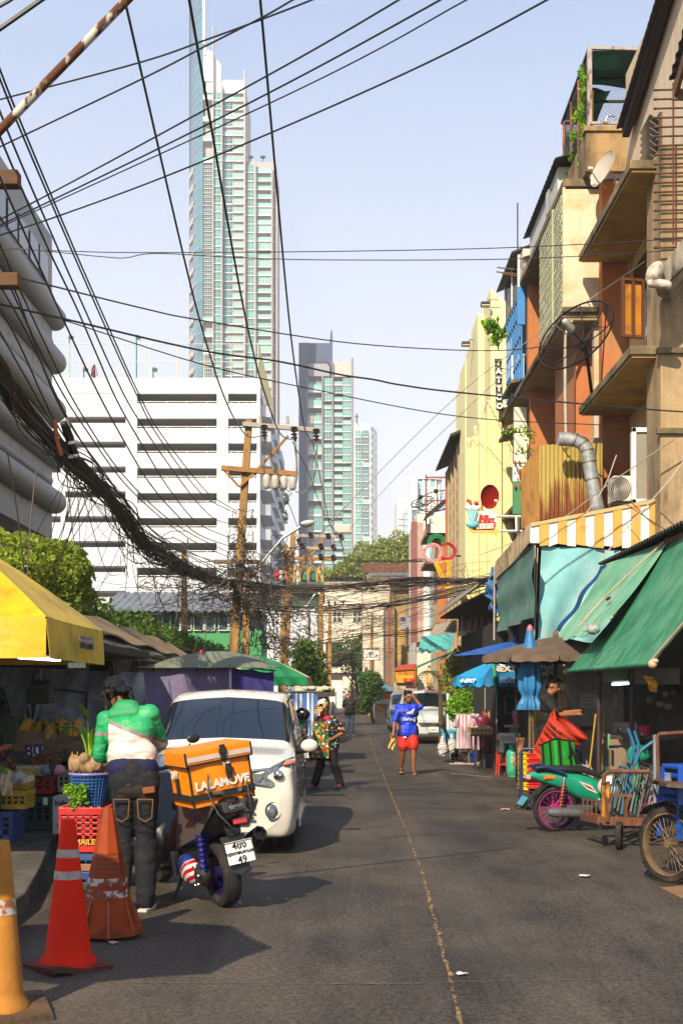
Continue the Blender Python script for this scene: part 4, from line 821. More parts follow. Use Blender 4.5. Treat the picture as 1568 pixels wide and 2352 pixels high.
# milkshake sign and ice cream sign
t=T('shop_sign','shaped milkshake and burger shop sign with a yellow arrow below it','sign',P(1110,1190,33));Y=33;s=F/Y
q=lambda x,y,d=0:P(*zk(x,y),Y-d)
RED=M('#b93021',.5);CYN=M('#5fb3c4',.4)
B(MB().prism([q(x,y)for x,y in((790,1150),(870,1130),(950,1100),(1000,1090),(1050,1130),(1090,1160),(1090,1230),(1060,1260),(800,1290),(770,1250))],(0,.06,0)),'white_board',WHT,t)
B(MB().prism([q(x,y,.02)for x,y in((785,1260),(860,1240),(930,1258),(1000,1242),(1070,1250),(1070,1350),(785,1350))],(0,.05,0)),'red_board',RED,t)
B(MB().prism([q(x,y,.04)for x,y in((740,1290),(775,1330),(800,1350),(1055,1350),(1055,1310),(1130,1360),(1075,1420),(1060,1385),(790,1387),(750,1350))],(0,.05,0)),'arrow',M('#d9a94e',.5),t)
B(MB().prism([q(x,y,.06)for x,y in((725,1085),(855,1095),(820,1250),(808,1290),(760,1290),(750,1245))],(0,.06,0)),'glass_shape',CYN,t)
for a,b in(((750,1090),(775,1230)),((790,1092),(785,1240)),((830,1094),(797,1235))):B(MB().bar(q(*a,.08),q(*b,.08),.02,.012),'glass_line',WHT,t)
mb=MB()
for x,y,r in((750,1070,.12),(800,1060,.14),(840,1078,.1),(780,1045,.1),(820,1040,.09)):mb.ell(q(x,y,.02),(r,.07,r*.8))
B(mb,'cream_shape',WHT,t,60);B(MB().ell(q(785,1280,.06),(.17,.06,.09)),'glass_foot',CYN,t,60);B(MB().tube([q(715,980,.06),q(750,995,.06),q(775,1040,.06)],.045,8),'straw',M('#b5463a',.5),t,60);B(MB().ell(q(828,1022,.06),.06),'cherry',RED,t,60)
ROT=Matrix.Rotation(R(0),4,'X');tl=lambda o,an:tm(o,(math.cos(R(an)),0,math.sin(R(an))),(-math.sin(R(an)),0,math.cos(R(an))))
text('fats',.17,RED,t,tl(q(922,1182,.03),6),ext=.006,bold=.006,shear=.15);text('& angry',.13,RED,t,tl(q(952,1218,.03),6),ext=.006,bold=.006,shear=.15);text('MILKSHAKES',.083,WHT,t,tl(q(930,1285,.05),2),ext=.006,bold=.005);text('& BURGERS',.083,WHT,t,tl(q(938,1318,.05),2),ext=.006,bold=.005)
for v in(1180,1360):B(MB().tube([q(1075,v),q(1390,v+2,-.3)],.035,6),'bracket',WHT,t)
B(MB().tube([q(1320,1180),q(1325,1360)],.03,6),'bracket',WHT,t)
t=T('neon_sign','ice cream cone neon sign made of coloured rings','sign',P(1010,1280,44));Y=44;s=F/Y
def ring(c,r,m,a0=0,a1=360,k=2):
 for j in range(k):
  rr=r-j*.055;pts=[c+V((rr*math.cos(R(a)),0,rr*math.sin(R(a))))for a in np.linspace(a0,a1,40)]
  B(MB().tube(pts[:-1]if a1-a0>=360 else pts,.03,6,closed=a1-a0>=360),'neon_tube',m,t,60)
ring(P(*z4(1372,378),Y),.315,M('#c98f93',.4));ring(P(*z4(1472,366),Y),.29,M('#a8232a',.4),-140,130);ring(P(*z4(1400,306),Y),.29,M('#1f7a4a',.4),-10,190,3)
YN=M('#d9a013',.4);q4=lambda x,y:P(*z4(x,y),Y)
for a,b in(((1385,452),(1470,640)),((1400,452),(1478,600)),((1495,440),(1492,650)),((1480,446),(1474,590)),((1380,455),(1500,432)),((1462,620),(1500,635)),((1466,655),(1492,662))):B(MB().tube([q4(*a),q4(*b)],.035,6),'neon_tube',YN,t)
B(MB().bar(P(984,1262,Y),P(1160,1337 if 0 else 1337,Y),.02),'frame',DKM,t)if 0 else None
B(MB().bar(P(1046,1277,Y),P(1118,1278,Y+.2),.05),'bracket',DKM,t)
# weathered shop and panelled shop further on
t=T('shophouse','weathered grey brown shophouse front beyond the yellow fins','building',(5.4,50,0));WG=stained('#8a7a63','#4a3d2d','#a58f6e',.9,1.4,.45,.65,.5)
B(MB().bb(4.35,47.2,0,8,54,10.9),'wall',WG,t);B(MB().prism([(3.9,46.8,10.85),(5,46.8,11.3),(5,54.2,11.3),(3.9,54.2,10.85)],(0,0,.1)),'roof_edge',M('#2b2522',.8),t);B(MB().bb(4.25,53.2,0,4.5,53.6,10.7),'orange_pier',ORG,t)
for y in(47.5,49,50.5,52):B(MB().bb(4.22,y,3,4.4,y+.25,10.6),'pilaster',M('#9a8668',.8),t)
mb=MB()
for k in range(13):mb.bb(4.3,47.9,4+k*.5,4.36,53.1,4.22+k*.5)
B(mb,'tile_course',M('#a08e74',.8,rnd=.1,dirt=('#5d4f3c',.5,.7,2)),t,kind='stuff')
B(MB().prism([(3.5,54.3,9.0),(4.6,54.3,9.9),(4.6,56,9.9),(3.5,56,9.0)],(0,0,.08)),'dark_canopy',DKM,t)
t=T('shophouse','stepped shop front with orange pier and dish laden balcony left of the weathered front','building',(5.5,58,0));B(MB().bb(4.3,56,0,8,63,8.4),'wall',M('#c6b596',.8,dirt=('#77684f',.5,.75,1)),t);B(MB().bb(4.1,55.8,0,4.6,56.1,8.2),'orange_pier',ORG,t)
for z in(8.4,7.2):B(MB().bb(3.6,56.2,z,4.6,59.5,z+.15),'balcony_slab',SLAB,t)
B(MB().bb(3.7,56.25,8.55,3.78,59.4,8.95),'balcony_wall',CREAM,t);mb=MB();mb.bar((3.6,56,10.9),(4.6,56,10.9),.06);mb.bar((3.62,56,8.5),(3.62,56,11),.06);mb.bar((3.6,56,9.9),(4.6,56,9.9),.05);B(mb,'rail',M('#8a3326',.6),t);B(MB().bp(990,1120,996,1200,58,.3),'white_column',WHT,t)
def mdish(label,u,v,Y,r,n):
 t=T('mesh_dish',label,'satellite dish',P(u,v,Y),0,'mesh dishes on the far balcony');c=P(u,v,Y);Fm=frame(V(n).normalized());pt=lambda q,a:c+Fm@V((r*q*math.cos(a),r*q*math.sin(a),.3*q*q*r))
 B(MB().tube([pt(1,2*PI*k/24)for k in range(24)],.022,5,closed=True),'rim',DM,t);mb=MB()
 for k in range(8):mb.tube([pt(q,2*PI*k/8)for q in(0,.5,1)],.014,4)
 for k in range(1,6):mb.tube([pt(k/6,2*PI*i/24)for i in range(24)],.006,3,closed=True)
 B(mb,'mesh',DM,t,kind='stuff');f=c+Fm@V((0,0,r*.8));B(MB().tube([c,f],.012,4),'feed_arm',DM,t);B(MB().ell(f,.1),'feed',DKM,t)
mdish('left mesh dish on the far balcony, holding green weeds',971,1160,57,.5,(-.3,-.5,.8));mdish('wide mesh dish in the middle of the far balcony',1007,1164,56.5,.95,(-.2,-.55,.8));dish('small pink dish beside the far balcony rail',P(1037,1146,55),.3,(-.6,-.6,.4),M('#c98a8f',.5),.1,False)
t=T('panelled_shop','shop with vertical panels of pink, white, blue and orange tiles far down the right side','building',(P(985,1591,66).x,68,0));Y=66
B(MB().bp(957,1180,1060,1600,Y+.3,8),'wall',M('#c9beb0',.8),t)
for u0,u1,v0,cc in((944,958,1198,'#7a4a44'),(958,972,1200,'#a8897c'),(972,985,1182,'#d6d2c8'),(985,991,1240,'#7fa3b5'),(991,1000,1235,'#a8683c'),(1000,1012,1225,'#6f95a8'),(1012,1030,1215,'#cfcac0')):B(MB().bp(u0,v0,u1,1475,Y,.4),'facade_panel',M(cc,.6,dirt=('#5b5248',.6,.85,1)),t)
# derelict yellow house with coloured panes
t=T('derelict_house','stained yellow derelict house with blue and green window panes near the street end','building',(P(930,1591,82).x,85,0));Y=82;DY=stained('#b3934a','#453420','#a88c62',.9,.5,.42,.6,.5,.56)
B(MB().bp(905,1340,968,1700,Y,8),'wall',DY,t);B(MB().bp(887,1390,906,1700,Y-.5,6),'side_wall',stained('#a5876a','#453420',None,.9,.6,.42,.6),t);B(MB().bp(900,1340,972,1352,Y-.4,3),'roof_edge',M('#4a3f34',.8),t)
p0=zd(1050,1365);p1_=zd(1192,1460)
un=lambda x0,y0,x1,y1,cc:B(MB().bp(*zd(x0,y0),*zd(x1,y1),Y-.1,.08),'window_pane',M(cc,.25,bump=0),t)
for x0,y0,x1,y1,cc in((1050,1367,1086,1396,'#2a2fa0'),(1090,1367,1126,1396,'#a9b4bd'),(1132,1367,1168,1396,'#2f9a33'),(1172,1367,1194,1396,'#b5b3a5'),(1050,1402,1130,1475,'#8e8f93'),(1138,1408,1166,1450,'#26287f'),(1172,1408,1194,1450,'#26287f')):un(x0,y0,x1,y1,cc)
B(MB().bp(*zd(1098,1455),*zd(1215,1625),Y-.8,.9),'timber_balcony',M('#4a3328',.8),t)
t=T('brick_pier','stained pinkish pier on the left edge of the derelict house','pillar',(P(895,1591,80).x,80,0));B(MB().bp(890,1400,897,1700,79,.5),'pipe',M('#7a4a3c',.7),t)
# ------------------------------------------------------------ builders: parasols, crates, wheels, cones
def parasol(label,c,r,h,n=8,mats=None,val=.22,poleh=None,sag=.06,rot=0,pole=True,square=False,group=None,scal=True,name='market_parasol',tilt=(0,0),flatv=False,polecol=None):
 """c = hub at the top; n cloth panels from hub to rim, a hanging valance, ribs and pole"""
 t=T(name,label,'parasol',c,0,group);c=V(c);Rt=rotm(tilt[0],tilt[1],0);mats=mats or[M('#b08a2a')]
 rr=(lambda a:r/max(abs(math.cos(a)),abs(math.sin(a))))if square else(lambda a:r)
 st=6
 for k in range(n):
  a0,a1=rot+2*PI*k/n,rot+2*PI*(k+1)/n
  def fn(p,q):
   e0=V((math.cos(a0),math.sin(a0),0))*rr(a0);e1=V((math.cos(a1),math.sin(a1),0))*rr(a1);e=e0.lerp(e1,q)
   z=-h*(p**1.25)-sag*math.sin(PI*q)*p*math.sin(PI*min(1,p*.75+.25));return c+Rt@(e*p*(1-.03*math.sin(PI*q)*p)+V((0,0,z)))
  mb=MB().grid(fn,st,6,.004)
  o=B(mb,'panel',mats[k%len(mats)],t,70)
  if val:
   def fv(p,q):
    b=fn(1,q);d=val*(1+(.22*abs(math.sin(q*PI*3))if scal else 0))
    out=Rt@V((math.cos((a0+a1)/2),math.sin((a0+a1)/2),0))*(.02*math.sin(q*15+k)*p+.03*p);return b+V((0,0,-d*p))+out
   B(MB().grid(fv,3,14,.003),'valance',mats[k%len(mats)],t,70)
  B(MB().tube([c+Rt@V((0,0,-.05)),fn(1,0)+V((0,0,-.015))],.009,5),'rib',DKM,t)
 if pole:
  B(MB().tube([c+Rt@V((0,0,.06)),c+Rt@V((0,0,-(poleh or c.z)))],.022,8),'pole',polecol or M('#7d7d7a',.4,.7),t);B(MB().lathe([(.05,0),(.04,.05),(.015,.1),(0,.12)],10,c),'finial',mats[0],t,60)
 return t
def crate(label,loc,d,m,rz=0,slots=True,lip=.02,name='crate',group=None,cat='crate',n=(5,3),topless=True):
 """open plastic crate: walls with real slots, ribs and a rim; loc = centre of its base"""
 t=T(name,label,cat,loc,rz,group);INV[t.name]=ID4;w,l,h=d;th=.012
 mb=MB();mb.box((0,0,th/2),(w,l,th))
 for sx,L,off,rot in((0,w,-l/2,0),(0,w,l/2,0),(1,l,-w/2,0),(1,l,w/2,0)):
  k,rws=n;cols=k
  def bx(a,z,da,dz,pr=0):
   c=(a,off,z)if not sx else(off,a,z);dd=(da,th+pr,dz)if not sx else(th+pr,da,dz);mb.box(c,dd)
  bx(0,h-.03,L+lip,.06,lip);bx(0,h*.14,L,h*.28)
  if slots:
   for i in range(cols+1):bx(-L/2+L*i/cols,h*.6,L/cols*.42,h*.9-.02)
   for j in range(1,rws):bx(0,h*(.28+(.62*j/rws)),L,.018)
  else:bx(0,h/2,L,h);[bx(-L/2+L*i/cols,h*.5,.012,h*.85,.014)for i in range(cols+1)]
 B(mb,'shell',m,t,bev=.003);return t
def wheel(t,c,r,w,ax=(1,0,0),rimm=None,spokes=0,tyrem=None,hub=.05,rimw=None,name='wheel',tread=False,thick=None,arms=0):
 """wheel > tyre, rim; axis ax"""
 th=thick or r*.16;Fm=frame(V(ax));rimm=rimm or ALU;rim=r-th;c=V(c);rw=rimw or w*.7
 mb=MB();n=40;pr=[(rim,-w*.34),(rim+th*.45,-w*.5),(r-th*.18,-w*.42),(r,-w*.18),(r,w*.18),(r-th*.18,w*.42),(rim+th*.45,w*.5),(rim,w*.34)]
 mb.lathe(pr,n,c,Fm)
 o=B(mb,name,tyrem or RUB,t,40)
 if tread:
  mb=MB()
  for k in range(56):
   a=2*PI*k/56
   for sg in(-1,0,1):mb.box(c+Fm@V(((r+.004)*math.cos(a+sg*.03),(r+.004)*math.sin(a+sg*.03),sg*w*.28)),(.014,r*.055,w*.22),Fm@rotm(0,0,math.degrees(a)))
  B(mb,'tread',tyrem or RUB,o)
 mb=MB();mb.lathe([(rim+.004,-rw/2),(rim-.012,-rw/2),(rim-.018,0),(rim-.012,rw/2),(rim+.004,rw/2)],n,c,Fm);mb.lathe([(0,-rw*.5),(hub,-rw*.5),(hub,rw*.5),(0,rw*.5)],14,c,Fm)
 for k in range(spokes):
  a=2*PI*k/spokes;a2=a+(.5 if k%2 else-.5);mb.tube([c+Fm@V((hub*math.cos(a2),hub*math.sin(a2),rw*(.35 if k%4<2 else-.35))),c+Fm@V(((rim-.01)*math.cos(a),(rim-.01)*math.sin(a),0))],.0022,4)
 for k in range(arms):a=2*PI*k/arms;mb.bar(c+Fm@V((hub*.6*math.cos(a),hub*.6*math.sin(a),rw*.2)),c+Fm@V((rim*math.cos(a),rim*math.sin(a),rw*.3)),rim*.2,rw*.3)
 B(mb,'rim',rimm,o,40);return o
 # ------------------------------------------------------------ people
SKIN=M('#7a4a2e',.5,var=.08,vs=6,bump=.05);SKIN2=M('#8f5d3e',.5,var=.08,vs=6,bump=.05);HAIRM=M('#070505',.5,var=.4,vs=30,bump=.6,bs=120,spec=.3)
def human(label,loc,rz=0,J=None,yaw=0,pitch=0,skin=None,top=None,topm=None,sleeve=.6,bot=None,botm=None,leg=1.0,legw=1.0,hair='short',group=None,shoes=None,fingers=.5,torso=1.0,apron=None,roll=0,hem=.9,sc=1.0,low=0,wrk=(.006,7)):
 """front is -Y; J overrides joints; body = one continuous surface, clothes and hair are its children's neighbours"""
 t=T('person',label,'person',loc,rz,group);INV[t.name]=ID4
 j=dict(pel=(0,0,.93),neck=(0,.015,1.42),head=(0,-.015,1.585),shL=(.18,.015,1.37),elL=(.235,.03,1.09),wrL=(.25,-.05,.85),shR=(-.18,.015,1.37),elR=(-.235,.03,1.09),wrR=(-.25,-.05,.85),hipL=(.09,0,.9),knL=(.1,-.02,.48),anL=(.1,.03,.08),toL=(.12,-.13,.03),hipR=(-.09,0,.9),knR=(-.1,-.02,.48),anR=(-.1,.03,.08),toR=(-.12,-.13,.03))
 j.update(J or{});j={k:V(x)*sc for k,x in j.items()};skin=skin or SKIN
 ax=(j['shL']-j['shR']).normalized();hx=(j['hipL']-j['hipR']).normalized();ch=j['pel'].lerp(j['neck'],.7);be=j['pel'].lerp(j['neck'],.36)
 def trunk(mb,e,w=torso,low=0):
  pel=j['pel'].lerp(j['neck'],low)
  mb.cap(ch-ax*.085*w,ch+ax*.085*w,.108*w+e,.108*w+e,14);mb.cap(be-ax*.065*w,be+ax*.065*w,.102*w+e,.102*w+e,14);mb.cap(pel-hx*.075*w,pel+hx*.075*w,.108*w+e,.108*w+e,14)
  mb.cap(ch,be,.12*w+e,.11*w+e,14);mb.cap(be,pel,.11*w+e,.115*w+e,14);mb.cap(j['shL'],j['shR'],.058+e,.058+e,12);mb.cap(j['shL'],ch,.055+e,.09+e,10);mb.cap(j['shR'],ch,.055+e,.09+e,10)
 Hd=rotm(0,roll,yaw)@rotm(pitch,0,0);h=j['head'];hp=lambda x,y,z:h+Hd@V((x,y,z))
 mb=MB();trunk(mb,-.008);mb.cap(j['neck']-(j['neck']-ch)*.2,h+Hd@V((0,.01,-.03)),.056,.05,12)
 mb.ell(hp(0,.005,.025),(.074,.093,.105),Hd,16,12);mb.ell(hp(0,-.03,-.045),(.056,.062,.068),Hd,14,10);mb.cap(hp(0,-.088,.012),hp(0,-.103,-.022),.010,.016,8);mb.ell(hp(0,-.075,-.062),(.024,.014,.012),Hd,8,6)
 mb.ell(hp(0,-.07,.045),(.055,.02,.014),Hd,8,6)
 for s_ in(1,-1):mb.ell(hp(s_*.077,.012,-.005),(.012,.022,.034),Hd,8,6)
 for s_ in 'LR':
  mb.cap(j['sh'+s_],j['el'+s_],.048,.04,12);mb.cap(j['el'+s_],j['wr'+s_],.041,.028,12);mb.cap(j['hip'+s_],j['kn'+s_],.083,.056,12);mb.cap(j['kn'+s_],j['kn'+s_].lerp(j['an'+s_],.4),.055,.056,12);mb.cap(j['kn'+s_].lerp(j['an'+s_],.35),j['an'+s_],.055,.036,12)
  mb.cap(j['an'+s_]-V((0,0,.03)),j['to'+s_],.038,.03,10)
  w=j['wr'+s_];d=(w-j['el'+s_]).normalized();Fh=frame(d);side=1 if s_=='L' else-1
  hd=j.get('hd'+s_);d=(hd-w).normalized()if hd else d
  lat=d.cross(V((0,-1,0))if abs(d.y)<.8 else V((0,0,1))).normalized();nm=d.cross(lat)
  pa=w+d*.045;mb.cap(w,pa+d*.025,.026,.03,10)
  for i,(o_,l_)in enumerate(((-.03,.062),(-.01,.074),(.01,.07),(.028,.055))):
   b0=pa+d*.02+lat*o_;b1=b0+(d+nm*fingers*.5)*l_*.55;b2=b1+(d*.6+nm*fingers)*l_*.5;mb.cap(b0,b1,.0095,.009,7,3);mb.cap(b1,b2,.009,.007,7,3)
  b0=w+d*.02+lat*-.028*side;b1=b0+(d*.7-lat*side*.6+nm*.3)*.045;mb.cap(b0,b1,.012,.0095,7,3);mb.cap(b1,b1+(d+nm*.4)*.03,.0095,.008,7,3)
 B(mb,'body',skin,t,rem=.0095,sm=5)
 for s_ in(1,-1):B(MB().ell(hp(s_*.03,-.083,.018),(.013,.008,.007),Hd,8,6),'eye',BLK,t,60);B(MB().ell(hp(s_*.031,-.09,.038),(.02,.006,.004),Hd,8,6),'eyebrow',BLK,t,60)
 B(MB().ell(hp(0,-.088,-.058),(.02,.007,.006),Hd,8,6),'mouth',M('#7a3c34',.5),t,60)
 mb=MB();g=random.Random(len(label))
 if hair=='short':
  mb.ell(hp(0,.022,.052),(.082,.09,.09),Hd,14,10);mb.ell(hp(0,-.055,.105),(.06,.035,.025),Hd,10,8);mb.ell(hp(0,.06,0),(.07,.045,.075),Hd,12,8)
  for k in range(16):mb.ell(hp(g.uniform(-.07,.07),g.uniform(-.06,.08),g.uniform(.09,.135)),(.022,.03,.016),Hd@rotm(g.uniform(-30,30),g.uniform(-30,30),g.uniform(0,180)),8,5)
 elif hair=='shag':
  mb.ell(hp(0,.02,.045),(.105,.115,.11),Hd,14,10)
  for k in range(120):
   a=g.uniform(0,2*PI);z=g.uniform(-.115,.14);rr=.1*math.sqrt(max(.1,1-(max(0,z-.03)/.125)**2));x,y=rr*math.cos(a),rr*math.sin(a)*1.08+.02
   if y<-.06 and z<.03:continue
   p=hp(x,y,z);mb.cap(p,hp(x*1.22,y*1.22,z-.055),.02,.006,6,2)
 if hair:B(mb,'hair',HAIRM,t,rem=.008,sm=2)
 if top:
  mb=MB();trunk(mb,.014,torso,low)
  if hem<.93:mb.cap(j['pel']-hx*.08*torso+V((0,0,hem-.93)),j['pel']+hx*.08*torso+V((0,0,hem-.93)),.122*torso,.122*torso,12)
  for s_ in 'LR':
   e=j['el'+s_];sl=min(1,sleeve);q=j['sh'+s_].lerp(e,sl);mb.cap(j['sh'+s_],q,.066,.062 if sleeve<1 else .056,12,2)
   if sleeve>1:mb.cap(e,e.lerp(j['wr'+s_],sleeve-1),.056,.046,12,2)
  mb.cap(j['neck']-V((0,0,.05)),j['neck']+V((0,0,.0)),.075,.066,12,2)
  B(mb,top,topm,t,rem=.011,sm=3,wr=wrk)
 if bot:
  mb=MB();mb.cap(j['pel']-hx*.078*torso,j['pel']+hx*.078*torso,.118*torso,.118*torso,14);mb.cap(j['pel']+V((0,0,.07)),j['pel'],.118*torso,.12*torso,14)
  for s_ in 'LR':
   k_=j['kn'+s_];l1=min(1,leg*2);q=j['hip'+s_].lerp(k_,l1);mb.cap(j['hip'+s_],q,.1 if leg<.5 else .096,.118 if leg<.5 else .096-(.03*l1)/legw,14,2)
   if leg>.5:mb.cap(k_,k_.lerp(j['an'+s_],(leg-.5)*2),.068*legw,.054*legw,12,2)
  B(mb,bot,botm,t,rem=.011,sm=3,wr=wrk)
 if shoes:
  for s_ in 'LR':
   d=(j['to'+s_]-j['an'+s_]);d.z=0;d.normalize();a=j['an'+s_].copy();z0=a.z-.06;base=V((a.x,a.y,z0));Fz=Matrix((d.cross(V((0,0,1))),d,V((0,0,1)))).transposed()
   if shoes[0]=='shoe':
    mb=MB();mb.ell(base+d*.07+V((0,0,.025)),(.047,.13,.04),Fz);mb.cap(base-d*.02+V((0,0,.06)),base+d*.03+V((0,0,.03)),.046,.045);B(mb,'shoe',shoes[1],t,rem=.009,sm=2)
   so=[(x,y)for x,y in((-.035,-.1),(.035,-.1),(.045,0),(.05,.1),(.035,.19),(-.02,.2),(-.045,.1),(-.04,0))]
   mb=MB();mb.prism([base+Fz@V((x,y,-.02))for x,y in so],(0,0,.022));B(mb,'sole',shoes[2],t,bev=.004)
   if shoes[0]=='sandal':
    mb=MB();tp=base+Fz@V((0,.13,.015))
    for s2 in(1,-1):mb.tube([tp,base+Fz@V((s2*.04,.08,.045)),base+Fz@V((s2*.045,.02,.01))],.008,6)
    B(mb,'strap',shoes[1],t,60)
 return t,j,hp,Hd
def floral(bg,scale,cols,cover=.36,centre=None):
 N=NT('mat_floral');co=N.co('Object',False);v=N.new('ShaderNodeTexVoronoi');v.feature='F1';N.l(co,v.inputs[0]);v.inputs['Scale'].default_value=scale;v.inputs['Randomness'].default_value=.85
 rp=N.new('ShaderNodeValToRGB');rp.color_ramp.interpolation='CONSTANT';e=rp.color_ramp.elements;e.remove(e[1]);sx=N.sep(v.outputs['Color'])
 for i,h in enumerate(cols):q=e[0]if i==0 else e.new(i/len(cols));q.position=i/len(cols);q.color=C(h)
 N.l(sx[0],rp.inputs[0]);w=N.noise(co,scale*2.5,2);d=N.math('ADD',v.outputs['Distance'],N.math('MULTIPLY',N.math('SUBTRACT',w,.5),.35))
 f=N.rng(d,cover,cover+.03,1,0);c=N.mix(f,C(bg),rp.outputs[0])
 if centre:c=N.mix(N.rng(d,.1,.13,1,0),c,C(centre))
 N.set(Base_Color=c,Roughness=.85);N.bump(N.noise(co,9,3),.4,.015);return N.m
def plaid():
 N=NT('mat_plaid');co=N.co('Object',False);s=N.sep(co);c=C('#b98a2c')
 for i,(ax,per,wd,col,f)in enumerate(((0,.045,.16,'#2a2018',.8),(2,.04,.16,'#2a2018',.8),(0,.045,.1,'#d8cdb8',.8),(2,.04,.1,'#d8cdb8',.8),(1,.045,.14,'#6b2a1c',.6))):
  fr=N.math('FRACT',N.math('ADD',N.math('DIVIDE',s[ax],per),50.3+.35*(i>1)));c=N.mix(N.math('MULTIPLY',N.math('LESS_THAN',fr,wd),f),c,C(col))
 N.set(Base_Color=c,Roughness=.85);return N.m
 # rider in the green and white jacket, seen from behind, bent over
def jacket():
 N=NT('mat_jacket');co=N.co(rnd=False);s=N.sep(co);h=N.math('ADD',s[2],N.math('MULTIPLY',s[0],-.39));n=N.noise(co,(6,6,14),4,.5,.9)
 grn=N.mix(N.noise(co,3),C('#128048'),C('#1e9a5c'));wh=N.mix(N.noise(co,4),C('#c0a79c'),C('#d6c4ba'));sl=N.math('GREATER_THAN',s[0],.215)
 c=N.mix(N.math('MAXIMUM',N.math('GREATER_THAN',h,1.368),sl),wh,grn);band=N.math('MULTIPLY',N.math('GREATER_THAN',h,1.345),N.math('LESS_THAN',h,1.378));hs=N.math('MULTIPLY',sl,N.math('MULTIPLY',N.math('GREATER_THAN',s[2],1.335),N.math('LESS_THAN',s[2],1.365)))
 c=N.mix(N.math('MAXIMUM',N.math('MULTIPLY',band,N.math('SUBTRACT',1,sl)),hs),c,C('#77726b'))
 N.set(Base_Color=c,Roughness=.55);N.bump(n,.6,.03);return N.m
DENIM=fabric('#15161b',.5,9,.85,.35,('#3a342c',.55,.8,4));JEAN=fabric('#2c3a4c',.5,9,.85,.4,('#7d7a72',.55,.8,5))
# local frame: facing away (+Y of the street) => rz = 180 deg; local -Y is up the street
rj=dict(pel=(.01,0,.99),neck=(.10,-.17,1.53),head=(.2,-.29,1.645),shR=(-.09,-.13,1.505),elR=(-.15,-.3,1.27),wrR=(-.02,-.46,1.2),shL=(.26,-.17,1.455),elL=(.31,-.18,1.18),wrL=(.19,-.42,1.14),hipL=(.09,0,.95),knL=(.1,-.02,.52),anL=(.115,.06,.08),toL=(.22,-.06,.03),hipR=(-.08,0,.95),knR=(-.075,-.02,.52),anR=(-.08,.03,.08),toR=(-.1,-.13,.03),hdL=(.1,-.52,1.15),hdR=(.02,-.54,1.2))
rider,_,hp_,_=human('rider in green and white jacket seen from behind, bending over beside the orange bag',(-1.58,10.05,0),PI,rj,yaw=28,pitch=42,top='jacket',topm=jacket(),sleeve=2.0,bot='jeans',botm=DENIM,leg=1.0,legw=1.3,hair='shag',shoes=('shoe',M('#1c1f33',.7),M('#b5ad9b',.7)),torso=1.0,hem=.99,low=.36,wrk=(.007,8))
mb=MB();mb.cap((-.06,-.01,1.0),(.085,-.01,1.0),.121,.121,14);mb.cap((-.055,.0,.955),(.07,.0,.955),.119,.119,14);B(mb,'shirt_hem',fabric('#2b2620',.6,8),rider,rem=.012)
mb=MB();mb.cap((-.05,-.03,1.075),(.1,-.03,1.09),.126,.126,14);B(mb,'waistband',fabric('#14163a',.6,10),rider,rem=.012)
mb=MB();mb.cap((.02,-.12,1.51),(.19,-.14,1.49),.065,.065,12);mb.cap((.06,-.15,1.55),(.14,-.17,1.55),.07,.07,12);B(mb,'hood',M('#147a45',.6),rider,rem=.012)
STI=M('#6b4d25',.8)
for x in(.09,-.09):
 mb=MB()
 for a,b in(((x-.06,.128,.86),(x+.06,.128,.86)),((x-.06,.128,.86),(x-.05,.125,.72)),((x+.06,.128,.86),(x+.05,.125,.72)),((x-.05,.125,.72),(x,.122,.69)),((x+.05,.125,.72),(x,.122,.69))):mb.bar(a,b,.006)
 B(mb,'pocket_seam',STI,rider)
B(MB().box((-.12,.125,.93),(.1,.03,.05),rotm(0,8,-20)),'leather_wallet',M('#7a3d18',.6),rider,bev=.006)
B(MB().box((.06,-.55,1.2),(.08,.015,.15),rotm(50,0,0)),'phone',BLK,rider,bev=.004)
# woman in floral shirt and apron
wj=dict(pel=(0,.02,.84),neck=(-.03,-.05,1.24),head=(-.02,-.1,1.38),shL=(.15,.0,1.19),elL=(.27,.08,.98),wrL=(.17,-.1,.87),hdL=(.08,-.14,.86),shR=(-.17,-.06,1.19),elR=(-.2,-.06,.95),wrR=(-.14,-.2,.82),hdR=(-.08,-.24,.8),hipL=(.085,.02,.81),knL=(.12,.03,.43),anL=(.2,.12,.08),toL=(.2,-.04,.03),hipR=(-.085,.02,.81),knR=(-.12,-.04,.43),anR=(-.2,-.1,.08),toR=(-.24,-.24,.03))
FLO=floral('#0b0b0d',22,['#c02a22','#2f62c0','#c9a21c','#0b0b0d','#c8c8c0','#2f8a3a','#b53a3a'],.42,'#d8cfa8')
APR=floral('#12592b',22,['#c7402a','#d8b02a','#e0d8c8','#b52a22','#2f9a4a','#d9742a'],.46)
wo,_,hp_,Hd_=human('woman in a black floral shirt, green apron and plaid cap standing beside the white van',G(752,1811),R(-35),wj,yaw=-8,pitch=32,skin=SKIN2,top='floral_shirt',topm=FLO,sleeve=.85,bot='trousers',botm=M('#0d0b0b',.9),leg=1.0,legw=1.2,hair='short',shoes=('sandal',M('#a81c4a',.6),M('#3a4a6b',.7)),torso=1.06,hem=.84)
mb=MB()
mb.grid(lambda p,q:V((-.19+.32*p,-.16-.05*math.sin(p*PI)+.02*math.sin(p*14)*q,1.16-q*.62)),16,14,.01);B(mb,'apron',APR,wo,80)
mb=MB();mb.cap((-.1,-.1,1.22),(.06,-.08,1.22),.05,.05);mb.cap((-.04,-.16,1.25),(-.04,-.15,1.17),.035,.03);B(mb,'neck_scarf',M('#a81f1c',.8),wo,rem=.01)
